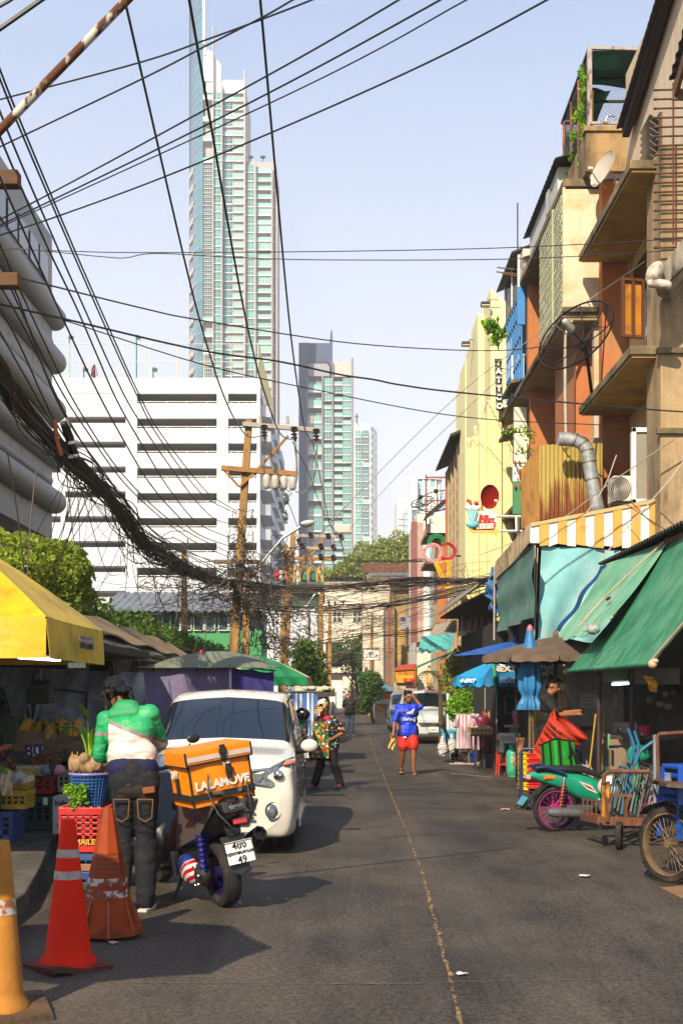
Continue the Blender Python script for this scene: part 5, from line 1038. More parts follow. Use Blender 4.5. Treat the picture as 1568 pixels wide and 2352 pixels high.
PLD=plaid();mb=MB();mb.ell(hp_(0,.015,.07),(.105,.12,.085),Hd_,14,8);B(mb,'cap_crown',PLD,wo,60);mb=MB();mb.ell(hp_(0,-.12,.05),(.095,.09,.016),Hd_@rotm(14,0,0),14,6);B(mb,'cap_brim',PLD,wo,60);B(MB().ell(hp_(0,.04,.135),(.075,.085,.035),Hd_,12,6),'cap_top',M('#d8d2c6',.8),wo,60)
# man in blue football shirt
SHB=NT('mat_shirt');co_=SHB.co(rnd=False);s_=SHB.sep(co_)
c_=SHB.mix(SHB.rng(SHB.noise(co_,3),.3,.7),C('#0b2bb0'),C('#1240d8'));ax_=SHB.math('ABSOLUTE',s_[0]);f_=SHB.math('MULTIPLY',SHB.math('MULTIPLY',SHB.math('GREATER_THAN',ax_,.15),SHB.math('LESS_THAN',ax_,.21)),SHB.math('LESS_THAN',s_[2],1.27));c_=SHB.mix(f_,c_,C('#14162a'))
SHB.set(Base_Color=c_,Roughness=.55);SHB.bump(SHB.noise(co_,9,3,.5,.6),.5,.02)
bj=dict(pel=(0,0,.92),head=(.0,-.03,1.57),shL=(.18,0,1.37),elL=(.23,-.22,1.39),wrL=(.1,-.17,1.58),hdL=(.05,-.1,1.68),shR=(-.18,0,1.37),elR=(-.27,-.02,1.1),wrR=(-.31,-.12,.87),hipL=(.09,0,.89),knL=(.1,-.1,.5),anL=(.1,-.12,.09),toL=(.11,-.3,.035),hipR=(-.09,0,.89),knR=(-.09,.02,.47),anR=(-.11,.2,.12),toR=(-.12,.06,.035))
bl,_,_,_=human('man in blue football shirt and red shorts walking with one hand on his head',G(936,1780),R(6),bj,yaw=22,pitch=6,skin=SKIN,top='football_shirt',topm=SHB.m,sleeve=.95,bot='shorts',botm=M('#b8200f',.7),leg=.36,legw=1.1,hair='short',shoes=('sandal',M('#2a211b',.6),M('#8a6f4e',.7)),torso=1.12,hem=.88)
mw=M('#c9cfdb',.6);tmx=lambda x,z,a=0:tm((x,-.152,z),(math.cos(a),0,math.sin(a)),(-math.sin(a),0,math.cos(a)))
mb=MB();mb.prism([(x*.9+.01,-.152,z)for x,z in((-.09,1.22),(-.05,1.275),(.03,1.30),(.1,1.36),(.115,1.33),(.085,1.26),(.095,1.215),(0,1.235))],(0,.012,0));B(mb,'shirt_emblem',mw,bl)
text('YA NA',.055,INK,bl,tmx(.01,1.235),'shirt_print',.012);text('กีฬาหมู่',.085,mw,bl,tmx(.01,1.13),'shirt_print',.012,.002)
B(MB().box((-.1,-.14,1.3),(.05,.01,.006)).box((-.1,-.14,1.315),(.05,.01,.006)).box((-.1,-.14,1.285),(.05,.01,.006)),'flag_patch',M('#b8202c',.6),bl)
B(MB().box((-.08,-.135,.77),(.045,.012,.035)),'shorts_badge',mw,bl)
clt=T('cloth','yellow cloth held in the hand of the man in blue','cloth',G(936,1780)+V((-.32,-.15,.8)),R(6));INV[clt.name]=ID4
B(MB().grid(lambda p,q:V((-.05+.1*p+.03*math.sin(q*5),.03*math.sin(p*7+q*4),-.26*q+.03*math.sin(p*5))),8,10,.01),'cloth',M('#b89a4a',.9),clt,80)
# man in black T-shirt walking, cook, distant scooter rider, stall keeper
kj=dict(elR=(-.26,.02,1.1),wrR=(-.27,-.05,.84),elL=(.25,.05,1.1),wrL=(.17,-.2,1.12),hdL=(.12,-.28,1.14),knL=(.1,-.03,.49),anL=(.11,.06,.08),toL=(.13,-.1,.03),knR=(-.09,-.05,.49),anR=(-.08,-.06,.08),toR=(-.1,-.22,.03))
bk,_,_,_=human('young man in a black T-shirt and jeans walking in the middle of the far road',G(803,1692),R(4),kj,yaw=-6,pitch=2,skin=SKIN2,top='black_shirt',topm=M('#0d0c0c',.8),sleeve=.75,bot='jeans',botm=JEAN,leg=1.0,legw=1.0,hair='short',shoes=('sandal',M('#201a17',.7),M('#3a2c22',.7)),hem=.88)
B(MB().box((.12,-.29,1.16),(.08,.05,.09)),'camera_in_hand',BLK,bk)
B(MB().tube([(-.02,-.124,1.285),(0,-.126,1.275),(.035,-.124,1.295)],.004,5),'shirt_mark',WHT,bk)
ck=dict(head=(0,-.08,1.56),neck=(0,-.03,1.42),elL=(.2,-.2,1.17),wrL=(.08,-.42,1.2),elR=(-.2,-.18,1.15),wrR=(-.06,-.4,1.16))
cook,_,_,_=human('cook in a black T-shirt and tan apron working at the stall behind the folded parasol',(3.02,19.2,.15),R(75),ck,yaw=0,pitch=22,skin=SKIN2,top='black_shirt',topm=M('#121113',.8),sleeve=.8,bot='trousers',botm=M('#15130f',.9),leg=1.0,hair='short',shoes=('shoe',BLK,BLK),sc=1.04,hem=.9)
B(MB().grid(lambda p,q:V((-.16+.32*p,-.15-.03*math.sin(p*PI),1.3-q*.7)),10,8,.01),'apron',M('#8a6d52',.9),cook,80)
sk=dict(pel=(0,0,.62),neck=(0,0,1.1),head=(0,-.03,1.26),shL=(.17,0,1.05),shR=(-.17,0,1.05),elL=(.22,-.1,.82),elR=(-.22,-.1,.82),wrL=(.1,-.3,.75),wrR=(-.1,-.3,.75),hipL=(.09,0,.6),hipR=(-.09,0,.6),knL=(.13,-.4,.6),knR=(-.13,-.4,.6),anL=(.13,-.42,.1),anR=(-.13,-.42,.1),toL=(.13,-.58,.05),toR=(-.13,-.58,.05))
kp,_,_,_=human('stall keeper with dark bushy hair sitting in the shadows of the fruit stall',(-3.48,13.2,.32),R(-20),sk,pitch=12,top='dark_shirt',topm=M('#1e2a1c',.9),sleeve=.8,bot='trousers',botm=BLK,hair='shag')
ds=dict(sk);rd2,_,_,_=human('far off scooter rider in a red and blue shirt',G(861,1655)+V((0,.2,.25)),0,{**sk,'wrL':(.25,-.4,.8),'wrR':(-.25,-.4,.8)},top='shirt',topm=M('#7a2334',.8),sleeve=.8,bot='trousers',botm=M('#1c2030',.8),hair='short')
# ------------------------------------------------------------ cars
def car(label,loc,rz,paint,st,name='parked_car',wy=(.78,3.43),wr=.31,hw=.83,glassm=None,grille='bar',cat='car'):
 t=T(name,label,cat,loc,rz);INV[t.name]=ID4
 A=np.array([s_[1]for s_ in st]);ys=[s_[0]for s_ in st];ns,npt=len(st),7
 def cr(p0,p1,p2,p3,x,tn=.4):m1,m2=tn*(p2-p0),tn*(p3-p1);return(2*x**3-3*x*x+1)*p1+(x**3-2*x*x+x)*m1+(3*x*x-2*x**3)*p2+(x**3-x*x)*m2
 def S(a,b):  # a along the car in stations, b across half section
  i=min(int(a),ns-2);x=a-i;k=min(int(b),npt-2);y=b-k;g=lambda q:max(0,min(ns-1,q));h_=lambda q:max(0,min(npt-1,q))
  cols=[]
  for kk in(k-1,k,k+1,k+2):
   kk=h_(kk);cols.append(np.array([cr(*[np.array([ys[g(i+d)],*A[g(i+d)][kk]])for d in(-1,0,1,2)],x)]).ravel())
  P_=cr(*cols,y,.24);return V((max(0,P_[1]),P_[0],P_[2]))
 na,nb=9,5;pan={'body':MB(),'win':MB(),**{f'side{k}{s_}':MB()for k in range(3)for s_ in(1,-1)}}
 def cell(mb,a0,a1,b0,b1,sd=(1,-1)):
  for s_ in sd:
   q=[S(a0,b0),S(a1,b0),S(a1,b1),S(a0,b1)];q=[V((p.x*s_,p.y,p.z))for p in q];mb.add(q,[(0,1,2,3)if s_>0 else(3,2,1,0)])
 for i in range((ns-1)*na):
  for k in range((npt-1)*nb):
   a0,a1,b0,b1=i/na,(i+1)/na,k/nb,(k+1)/nb;p=S((a0+a1)/2,(b0+b1)/2)
   if p.x>hw*.55 and any((p.y-y)**2+(p.z-wr)**2<(wr+.05)**2 for y in wy):continue
   am,bm=(a0+a1)/2,(b0+b1)/2
   if 4.1<am<4.92 and bm>4.62:cell(pan['win'],a0,a1,b0,b1)
   elif(4.75+max(0,(bm-4.0)*.25)<am<5.55 or 5.64<am<6.5 or 6.6<am<7.0)and 4.05<bm<4.78:[cell(pan[f'side{0 if am < 5.6 else 1 if am < 6.55 else 2}{s_}'],a0,a1,b0,b1,(s_,))for s_ in(1,-1)]
   else:cell(pan['body'],a0,a1,b0,b1)
 rg=[S(0,k/4)for k in range(4*(npt-1)+1)]
 cm=MB()
 for s_ in(1,-1):
  q_=[V((p.x*s_,p.y,p.z))for p in rg];m0=V((0,rg[0].y-.02,(rg[0].z+rg[-1].z)/2));cm.add([m0]+q_,[(0,k+1,k+2)for k in range(len(q_)-1)])
 pan['body'].join(cm)
 def merge(mb):
  key={};vs,mp=[],[]
  for q in mb.v:
   k=(round(q.x,4),round(q.y,4),round(q.z,4))
   if k not in key:key[k]=len(vs);vs.append(q)
   mp.append(key[k])
  fs=[]
  for f in mb.f:
   f=[mp[i]for i in f];f=[x for i,x in enumerate(f)if x!=f[i-1]]
   if len(f)>2:fs.append(tuple(f))
  mb.v,mb.f,mb.m=vs,fs,[0]*len(fs);return mb
 B(merge(pan['body']),'body',paint,t,50);gm=glassm or glass('#12171e',.04,.1)
 B(merge(pan['win']),'windscreen',gm,t,50);[B(merge(pan[k_]),'side_window',gm,t,50)for k_ in pan if k_[:4]=='side' and pan[k_].f]
 for y in wy:
  for s_ in(1,-1):
   wheel(t,(s_*(hw-.12),y,wr),wr,.2,(1,0,0),ALU,hub=.06,arms=6,thick=wr*.34)
   B(MB().lathe([(wr+.075,-.02),(wr+.045,-.02),(wr+.045,.012),(wr+.075,.012)],24,(s_*(hw-.012),y,wr),rotm(0,90,0),a0=PI/2-.1,a1=PI*1.5+.1),'wheel_arch',paint,t,40)
   B(MB().lathe([(0,0),(wr+.06,0)],24,(s_*(hw-.26),y,wr),rotm(0,90,0)),'arch_liner',BLK,t)
 B(MB().bb(-hw*.8,.25,.16,hw*.8,ys[-1]-.2,.3),'underside',BLK,t)
 return t,S
st_v=[(0.0,[(0,.26),(.50,.26),(.64,.36),(.68,.60),(.62,.80),(.42,.88),(0,.90)]),(.08,[(0,.2),(.70,.2),(.79,.38),(.81,.62),(.76,.87),(.52,.95),(0,.97)]),(.32,[(0,.2),(.78,.2),(.82,.4),(.83,.66),(.80,.95),(.57,1.02),(0,1.04)]),(.8,[(0,.2),(.79,.2),(.82,.4),(.83,.70),(.80,1.0),(.61,1.07),(0,1.10)]),(1.1,[(0,.2),(.79,.2),(.82,.4),(.83,.72),(.79,1.03),(.66,1.11),(0,1.14)]),(1.90,[(0,.2),(.79,.2),(.82,.4),(.83,.70),(.79,1.03),(.645,1.585),(0,1.655)]),(2.85,[(0,.2),(.79,.2),(.82,.4),(.83,.72),(.80,1.05),(.655,1.645),(0,1.71)]),(3.85,[(0,.24),(.79,.24),(.82,.42),(.82,.74),(.78,1.07),(.63,1.58),(0,1.65)]),(4.12,[(0,.3),(.70,.3),(.76,.45),(.77,.74),(.72,1.05),(.52,1.40),(0,1.48)])]
PWH=M('#cbc5b8',.3,coat=1,var=.02,bump=0);CARG=glass('#141c28',.03,.05)
van,S_=car('white people carrier facing the camera, parked behind the loaded scooter',(-1.3,13.25,0),R(0),PWH,st_v,glassm=CARG)
HL=M('#5a5f64',.2,.1,coat=1,var=.8,vs=16,bump=.5,bs=18)
def onbody(t,S,name,m,poly,off=.012,both=True,th=None):  # patch lying on the body between (a,b) points
 for s_ in((1,-1)if both else(1,)):
  pts=[]
  n=len(poly);ctr=np.mean(np.array(poly),0);mb=MB();R_=[S(*ctr)];ring=[]
  for q in(1/3,2/3,1):
   for(a,b)in[tuple(np.array(poly[i])*(1-f)+np.array(poly[(i+1)%n])*f)for i in range(n)for f in(0,.33,.66)]:
    p=S(ctr[0]+(a-ctr[0])*q,ctr[1]+(b-ctr[1])*q);ring.append(p)
  m_=n*3;e=1e-2;nr=lambda a,b:(S(a+e,b)-S(a,b)).cross(S(a,b+e)-S(a,b)).normalized()
  nn=nr(*ctr);nn=nn if nn.y<0 or nn.x>.5 or nn.z>.5 else-nn;out=nn*off
  vs=[p+out*(1.0)for p in R_+ring[:2*m_]]+[p+out*.15 for p in ring[2*m_:]];vs=[V((p.x*s_,p.y,p.z))for p in vs]
  fs=[(0,1+k,1+(k+1)%m_)for k in range(m_)]+[(1+r*m_+k,1+(r+1)*m_+k,1+(r+1)*m_+(k+1)%m_,1+r*m_+(k+1)%m_)for r in range(2)for k in range(m_)]
  mb.add(vs,[f if s_>0 else f[::-1]for f in fs]);B(mb,name,m,t,50)
for s_ in(1,-1):
 def lens(pts,nm,m,bulge):ring=[V((x*s_,y,z))for x,y,z in pts];c=sum(ring,V((0,0,0)))/len(ring);up=[c.lerp(p,.6)+V((s_*bulge*.8,-bulge,0))for p in ring];n=len(ring);B(MB().add([c+V((s_*bulge*1.1,-bulge*1.4,0))]+up+ring,[(0,1+k,1+(k+1)%n)for k in range(n)]+[(1+k,1+n+k,1+n+(k+1)%n,1+(k+1)%n)for k in range(n)]),nm,m,van,60)
 lens(((.40,-.05,.755),(.58,-.02,.71),(.71,.03,.73),(.80,.13,.84),(.825,.3,.95),(.81,.46,1.005),(.73,.2,.985),(.6,.035,.925),(.48,-.02,.84)),'headlight',HL,.03)
 lens(((.7,.07,.93),(.79,.2,.93),(.81,.36,.985),(.73,.19,.98)),'indicator_lamp',M('#b5651c',.2,coat=1),.045);B(MB().ell((s_*.66,.0,.83),(.055,.03,.055)),'headlight_reflector',CHR,van,60)
B(MB().prism([(-.48,-.045,.76),(.48,-.045,.76),(.54,.0,.85),(-.54,.0,.85)],(0,.06,0)),'grille',BLK,van,bev=.01);B(MB().tube([(-.66,.06,.90),(-.4,-.01,.875),(0,-.03,.87),(.4,-.01,.875),(.66,.06,.90)],.018,8),'chrome_bar',CHR,van,60)
B(MB().prism([(-.36,-.05,.33),(.36,-.05,.33),(.46,-.035,.60),(-.46,-.035,.60)],(0,.06,0)),'bumper_intake',BLK,van,bev=.02)
for z in(.40,.47,.54):B(MB().bar((-.42,-.05,z),(.42,-.05,z),.02),'intake_slat',DKM,van)
for s_ in(1,-1):
 B(MB().lathe([(0,.03),(.035,.03),(.06,.02),(.075,0),(.09,.025)],20,(s_*.6,.0,.47),rotm(84,0,s_*24)),'fog_lamp',HL,van,60)
 mb=MB();mb.ell((s_*.94,1.42,1.075),(.1,.055,.075),rotm(0,0,s_*12),14,10);B(mb,'mirror',PWH,van,60);B(MB().cap((s_*.8,1.5,1.0),(s_*.9,1.45,1.03),.03,.04),'mirror_arm',BLK,van,60);B(MB().tube([(s_*.79,1.45,1.02),(s_*.67,1.98,1.565),(s_*.68,2.9,1.64),(s_*.655,3.7,1.59)],.014,6),'window_trim',BLK,van,60)
 B(MB().tube([(s_*.805,1.4,1.02),(s_*.812,2.5,1.045),(s_*.8,3.7,1.07)],.009,5),'door_trim',BLK,van)
 for y in(1.3,2.32,3.2):B(MB().tube([(s_*.795,y,.3),(s_*.838,y,.5),(s_*.842,y,.72),(s_*.806,y,1.0)],.004,4),'door_seam',BLK,van)
 B(MB().bb(s_*.825,1.1,.2,s_*.855,3.1,.3),'side_skirt',PWH,van,bev=.01)
 for y in(2.2,3.1):B(MB().cap((s_*.845,y,.82),(s_*.845,y-.14,.82),.014,.014),'door_handle',PWH,van,60)
mb=MB();mb.tube([(.0,1.16,1.125),(.35,1.12,1.125),(.6,1.16,1.09)],.014,6);mb.tube([(.02,1.2,1.15),(-.3,1.16,1.14),(-.55,1.2,1.1)],.012,6);B(mb,'wiper',BLK,van,60)
B(MB().box((.44,1.66,1.47),(.12,.004,.04),rotm(-38,0,0)),'windscreen_sticker',M('#1f7a5a',.6),van);B(MB().box((.48,1.53,1.35),(.13,.004,.075),rotm(-38,0,0)),'windscreen_sticker',M('#3f7fae',.6),van);B(MB().box((.48,1.526,1.35),(.1,.006,.05),rotm(-38,0,0)),'sticker_face',M('#c9bcc0',.6),van)
st_c=[(0.0,[(0,.28),(.5,.28),(.68,.36),(.74,.54),(.66,.72),(.45,.78),(0,.80)]),(.12,[(0,.2),(.76,.2),(.84,.36),(.86,.6),(.80,.82),(.55,.91),(0,.94)]),(.4,[(0,.2),(.82,.2),(.87,.4),(.88,.66),(.84,.95),(.6,1.03),(0,1.06)])]+[(y+.15,[(x*1.06,z*1.03)for x,z in q])for y,q in st_v[3:]]
SIL=M('#c4c8ca',.3,.15,coat=.8,var=.03,bump=0)
c2,S2=car('silver people carrier facing the camera behind the man in blue',(2.98,42.4,0),R(2),SIL,st_c,wy=(.85,3.6),hw=.88,wr=.33)
onbody(c2,S2,'headlight',HL,[(.8,3.6),(1.1,4.4),(2.0,4.5),(2.5,4.1),(1.6,3.6)],.02)
B(MB().prism([(-.38,-.02,.56),(.38,-.02,.56),(.5,.03,.72),(-.5,.03,.72)],(0,.06,0)),'grille',BLK,c2,bev=.01)
for z in(.6,.645,.69):B(MB().tube([(-.44-(z-.6)*.6,-.025,z),(0,-.045,z),(.44+(z-.6)*.6,-.025,z)],.011,5),'chrome_bar',CHR,c2,60)
B(MB().prism([(-.5,-.03,.27),(.5,-.03,.27),(.56,0,.36),(-.56,0,.36)],(0,.05,0)),'bumper_intake',BLK,c2,bev=.01)
pl_=B(MB().box((.0,-.05,.46),(.34,.012,.15)),'number_plate',WHT,c2);text('ฌพ 6',.1,INK,c2,tm((0,-.06,.46),(1,0,0),(0,0,1)),'plate_lettering',.002)
for s_ in(1,-1):B(MB().ell((s_*1.0,1.55,1.12),(.1,.06,.08)),'mirror',SIL,c2,60)
c3,S3=car('bluish grey saloon half hidden behind the man in blue',(2.88,55.5,0),R(0),M('#6f7f8f',.25,.5,coat=.8,bump=0),st_v,wy=(.78,3.43))
onbody(c3,S3,'headlight',HL,[(.8,3.6),(1.1,4.4),(2.0,4.5),(2.5,4.1),(1.6,3.6)],.02)
# ------------------------------------------------------------ left stalls
YC=fabric('#cf9c08',.6,3,.45,.2,('#7a5f16',.5,.8,2.6));YC_SHADE=fabric('#c2a024',.5,3,.55,.25,('#7a6a30',.48,.78,2.4));GFAB=fabric('#5a5240',.3,3)  # second yellow paints the parasol's shaded right side with sun coming through
um=parasol('big square yellow stall parasol with a hanging skirt at the left edge',(-3.53,11.45,3.12),1.22,.85,4,[YC,YC,YC,YC_SHADE],val=.33,rot=PI/4,square=True,sag=.02,scal=False,polecol=M('#5b5148',.6));
for o in[q for q in COL.objects if q.parent==um and q.name.startswith('panel')]:o.data.materials[0]=o.data.materials[0]
text('ตลาดสด',.2,M('#3f4050',.7),um,tm((-2.27,11.65,2.12),(0,1,0),(-.05,0,1)),'skirt_lettering',.004,sx=.9)
parasol('round stall parasol just outside the left edge, shading the road by the cones',(-2.72,5.55,2.85),1.12,.42,8,[fabric('#3f5a8a',.3,3)],val=.0)
rp=T('rusty_pipe','rusty white painted pipe slanting across the top left corner','pipe',P(-330,640,7));mb=MB();mb.tube([P(-330,640,7.0),P(0,300,7.0),P(292,0,7.0),P(420,-132,7.0)],.024,12);B(mb,'pipe',rusty('#b0aa9c',9,.44,.5,.6),rp,60)
DARKW=M('#1b1815',.9,bump=.2);SILT=fabric('#858b95',.9,2.6,.34,.25,('#4a4f58',.45,.75,1.6),(1,1,.8),.05)
t=T('stall_shelter','dark stall roof and frame hung with grey silver tarpaulins on the left','stall',(-4.2,14.6,.16))
B(MB().bb(-7.2,12.3,2.12,-2.55,17.4,2.2),'roof',DARKW,t);B(MB().bb(-7.2,12.2,1.98,-2.6,12.3,2.14),'roof_beam',WOOD,t);B(MB().bb(-7.2,17.5,.16,-3.0,17.6,2.1),'rear_boards',DARKW,t)
for x,y in((-4.7,12.5),(-3.0,17.3)):B(MB().bar((x,y,.1),(x,y,2.12),.07),'post',M('#5d4a63',.8)if y>15 else WOOD,t)
def fold(p,q,a=.09):return(0,a*math.sin(p*13+2*math.sin(q*5))*(.3+q)+.05*math.sin(q*8+p*4)+.03*math.sin(p*31+q*9),0)
B(MB().quad4(P(-40,1530,17.2),P(150,1538,17.2),P(150,1720,17),P(-40,1720,17),40,30,.006,fold),'tarpaulin',SILT,t,80)
B(MB().quad4(P(100,1536,17.0),P(330,1545,16.8),P(345,1740,16.6),P(95,1740,16.8),50,30,.006,fold),'tarpaulin',SILT,t,80)
B(MB().quad4(P(60,1532,16.2),P(102,1535,16.2),P(80,1690,16.2),P(62,1690,16.2),10,14,.006,fold),'tarpaulin',SILT,t,80)
zq=zm(0,1650,4.7515)
B(MB().bar(P(*zq(635,345),15.6),P(*zq(1045,390),15.6),.03),'rail',DKM,t);B(MB().bar(P(*zq(1030,390),15.55),P(*zq(1020,700),15.55),.03),'rail',DKM,t)
LITE=M('#cfe4ff',.4,emit=5,bump=0)
l_=T('strip_light','lit fluorescent tube under the yellow parasol','lamp',P(92,1514,12.0));B(MB().cap(P(44,1510,12.0),P(137,1516,12.1),.014,.014),'tube',LITE,l_,60);B(MB().bar(P(40,1506,12.02),P(140,1512,12.12),.03),'fitting',WHT,l_)
l_=T('louvred_lamp','small louvred lamp under the dark stall roof','lamp',P(177,1528,12.15));B(MB().bp(152,1518,202,1538,12.2,.05),'housing',BLK,l_)
for k in range(12):B(MB().bar(P(158+k*3.4,1522,12.18),P(159+k*3.4,1534,12.18),.006),'louvre',M('#8fa08c',.4,emit=.5,bump=0),l_)
sc_=T('hanging_scale','dark hanging scale pan and box dangling inside the stall','scale',P(90,1610,14));mb=MB();a,b=zq(300,320),zq(585,520);mb.bp(*a,*b,14,.3);B(mb,'box',M('#1d211c',.7),sc_,bev=.02)
for x in(365,465,600):B(MB().tube([P(*zq(x,130),14.1),P(*zq(x,330),14.1)],.01,5),'cord',BLK,sc_)
B(MB().lathe([(0,0),(.1,.02),(.13,.07)],14,P(*zq(480,310),14.0)),'pan',DKM,sc_,40)
# fruit shelves
PLK=M('#6d5c48',.85,var=.35,vs=6,dirt=('#2c231a',.5,.75,4));t=T('fruit_stand','plank fruit stand with a shelf of bananas in the shade','stand',P(120,1800,14.8));Y=14.4
for k,(x0,y0,x1,y1)in enumerate(((150,890,990,1010),(150,990,990,1060),(180,1060,990,1100),(300,1100,900,1150))):a,b=zq(x0,y0),zq(x1,y1);B(MB().bar(P(a[0],a[1],Y-.05*k),P(b[0],b[1]-6,Y-.05*k),.05,.12),'plank',PLK,t)
B(MB().bb(-3.9,14.5,.9,-2.75,15.6,.95),'shelf',PLK,t);B(MB().bb(-3.9,14.6,.16,-2.8,15.5,.9),'base',DARKW,t)
BAN=M('#a87a12',.5,rnd=.35,dirt=('#4d3a12',.55,.8,9));BANG=M('#3d5a1c',.5,rnd=.3)
def bananas(n):
 mb=MB()
 for k in range(n):
  a=(k-n/2)*.26;mb.tube([(0,0,.1),(.035*math.sin(a),-.03,.07),(.06*math.sin(a),-.055,.0),(.055*math.sin(a),-.045,-.07)],[.008,.018,.02,.006],6)
 return mb
bm1=mesh_of(bananas(7),'bananas',BAN,60);bm2=mesh_of(bananas(6),'bananas',BANG,60);g=random.Random(4)
for k in range(26):
 x,y=260+k*27+g.uniform(-8,8),830+g.uniform(-30,90);p=P(*zq(x,y),14.55+g.uniform(-.1,.35));o=bpy.data.objects.new('banana_bunch',bm1 if k%5 else bm2);COL.objects.link(o);o.location=p;o.rotation_euler=(g.uniform(-.3,.3),g.uniform(-.3,.3),g.uniform(-.6,.6));o.scale=(1.15,)*3
 props(o,'bunch of yellow bananas on the shaded shelf' if k%5 else 'green banana bunch among the yellow ones on the shaded shelf','bananas','banana bunches on the stall shelf' if k%5 else 'green banana bunches on the stall shelf')
def pile(label,group,u,v,Y,w,h,n,r,m,cat='fruit',name='fruit'):
 me=mesh_of(MB().ell((0,0,0),(r,r,r*.92),None,10,7),name,m,60);g=random.Random(u+v);c=P(u,v,Y)
 for k in range(n):
  q=g.random();x=g.uniform(-1,1)*w/2*(1-q*.5);o=bpy.data.objects.new(name,me);COL.objects.link(o);o.location=c+V((x,g.uniform(-.12,.12),q*h));o.rotation_euler=(g.random()*3,g.random()*3,0);s=g.uniform(.85,1.15);o.scale=(s,s,s);props(o,label,cat,group)
pile('small brown longan fruit heaped behind the price cards','longan heap on the fruit stall',100,1772,13.9,.5,.2,110,.019,M('#6b4418',.7,rnd=.3),name='longan')
pile('red fruit heaped in the tray at the left edge','red fruit at the left edge',4,1758,13.2,.28,.12,40,.026,M('#7a1c1c',.5,rnd=.3),name='red_fruit');pile('green mango in the cloth lined tray at the left edge','green mangoes in the cloth tray',8,1790,12.6,.26,.08,16,.045,M('#5a7a1c',.45,rnd=.3),name='mango');pile('dark red fruit in the white tray','dark red fruit in the white tray',55,1787,13.6,.4,.04,34,.026,M('#4d1512',.5,rnd=.3),name='red_fruit')
for lab,tx,x0,y0,x1,y1,sz in(('white price card reading 80 in purple','80',332,1030,460,1140,.12),('grey price card reading 90 behind the other','90',440,1010,515,1105,.085)):
 a,b=zq(x0,y0),zq(x1,y1);Y=13.55 if tx=='80' else 13.62;q=T('price_card',lab,'price card',P((a[0]+b[0])/2,b[1],Y),0,'price cards');B(MB().bp(a[0],a[1],b[0],b[1],Y,.006),'card',WHT if tx=='80' else M('#a9a79d',.7),q);text(tx,sz*1.5,M('#2c1a6b',.6)if tx=='80' else M('#3a3630',.6),q,tm(P((a[0]+b[0])/2,(a[1]+b[1])/2,Y-.004),(1,0,.09),(-.09,0,1)),'price',.002,.004)
 B(MB().bar(P((a[0]+b[0])/2,b[1],Y+.01),P((a[0]+b[0])/2,b[1]+30,Y+.01),.01),'stick',WOOD,q)
RC=M('#b0201a',.4,dirt=('#4d1512',.6,.85,5));BC=M('#173a78',.45,dirt=('#141c2c',.55,.8,4));DBC=M('#122338',.5,dirt=('#0c1118',.55,.8,4));GC=M('#12403a',.5,dirt=('#0c1f1c',.55,.8,4));YCR=M('#a88a14',.5,dirt=('#5a4a12',.55,.8,4));WC=M('#a9a8a0',.5,dirt=('#5a564c',.55,.8,4));MAR=M('#7a1a2a',.5,dirt=('#3a0f18',.55,.8,4));TEAL=M('#1f7a78',.5)
crate('dark green lidded crate carrying a white Thai label, bottom of the stall stack',(-3.4,14.5,.16),(.44,.34,.37),GC)
lt=COL.objects['crate'];B(MB().box((-.06,-.185,.3),(.17,.008,.09)),'label_card',WHT,lt);text('ยำเล้ง',.075,M('#1c3a6b',.6),lt,tm((-.06,-.191,.3),(1,0,0),(0,0,1)),'label_lettering',.001,.002);B(MB().box((.16,-.185,.32),(.05,.008,.08)),'label_card',WHT,lt)
crate('maroon crate in the middle of the stall stack',(-3.4,14.5,.56),(.44,.34,.2),MAR);crate('navy crate under the white tray at the top of the stall stack',(-3.38,14.45,.79),(.48,.36,.24),DBC,slots=False)
crate('grey white crate beside the maroon crate on the stall stack',(-3.0,14.7,.56),(.3,.3,.26),WC);crate('blue crate below the pink cloth beside the navy crate',(-2.98,14.75,.83),(.3,.3,.2),BC,slots=False);crate('black crate under the grey white crate',(-3.02,14.8,.16),(.3,.3,.38),BLK,slots=False)
crate('long blue crate on the pavement at the left edge',(-3.55,13.3,.16),(.5,.5,.32),BC);crate('green crate on the long blue crate at the left edge',(-3.62,13.2,.48),(.4,.4,.2),M('#17604a',.5),slots=False);crate('yellow crate near the left edge holding up the cloth lined tray',(-3.33,13.3,.5),(.32,.36,.19),YCR);crate('upper yellow crate near the left edge, directly under the cloth',(-3.33,13.3,.7),(.32,.36,.18),YCR)
tr=T('fruit_tray','white polystyrene tray with grey and pink cloths over its right end','tray',P(70,1795,13.6));a,b=zq(105,1265),zq(530,1380);B(MB().bp(*a,*b,13.55,.45),'tray',M('#b5afa0',.8,dirt=('#6d6555',.5,.8,5)),tr,bev=.012)
for x0,y0,x1,y1,h in((515,1250,625,1360,'#6f7f96'),(615,1245,650,1350,'#3a3a40'),(645,1250,748,1360,'#a88088')):a,b=zq(x0,y0),zq(x1,y1);mb=MB();p,q=P(*a,13.5),P(*b,13.5);mb.cap(V((p.x+.03,13.5,(p.z+q.z)/2)),V((q.x-.03,13.5,(p.z+q.z)/2)),.055,.055,12);B(mb,'rolled_cloth',fabric(h,.8,14,.9),tr,60)
tr=T('fruit_tray','cream cloth lined tray of green mangoes at the left edge','tray',P(20,1810,12.6));CL=fabric('#b5a78a',.9,9,.9,.2,None,(1,1,1),.04);CLG=fabric('#8d8f94',.9,9,.9)
a,b=P(*zq(-60,1400),12.5),P(*zq(280,1470),12.5);B(MB().bb(a.x,12.5,b.z,b.x,12.95,a.z),'tray',M('#b5afa0',.8),tr)
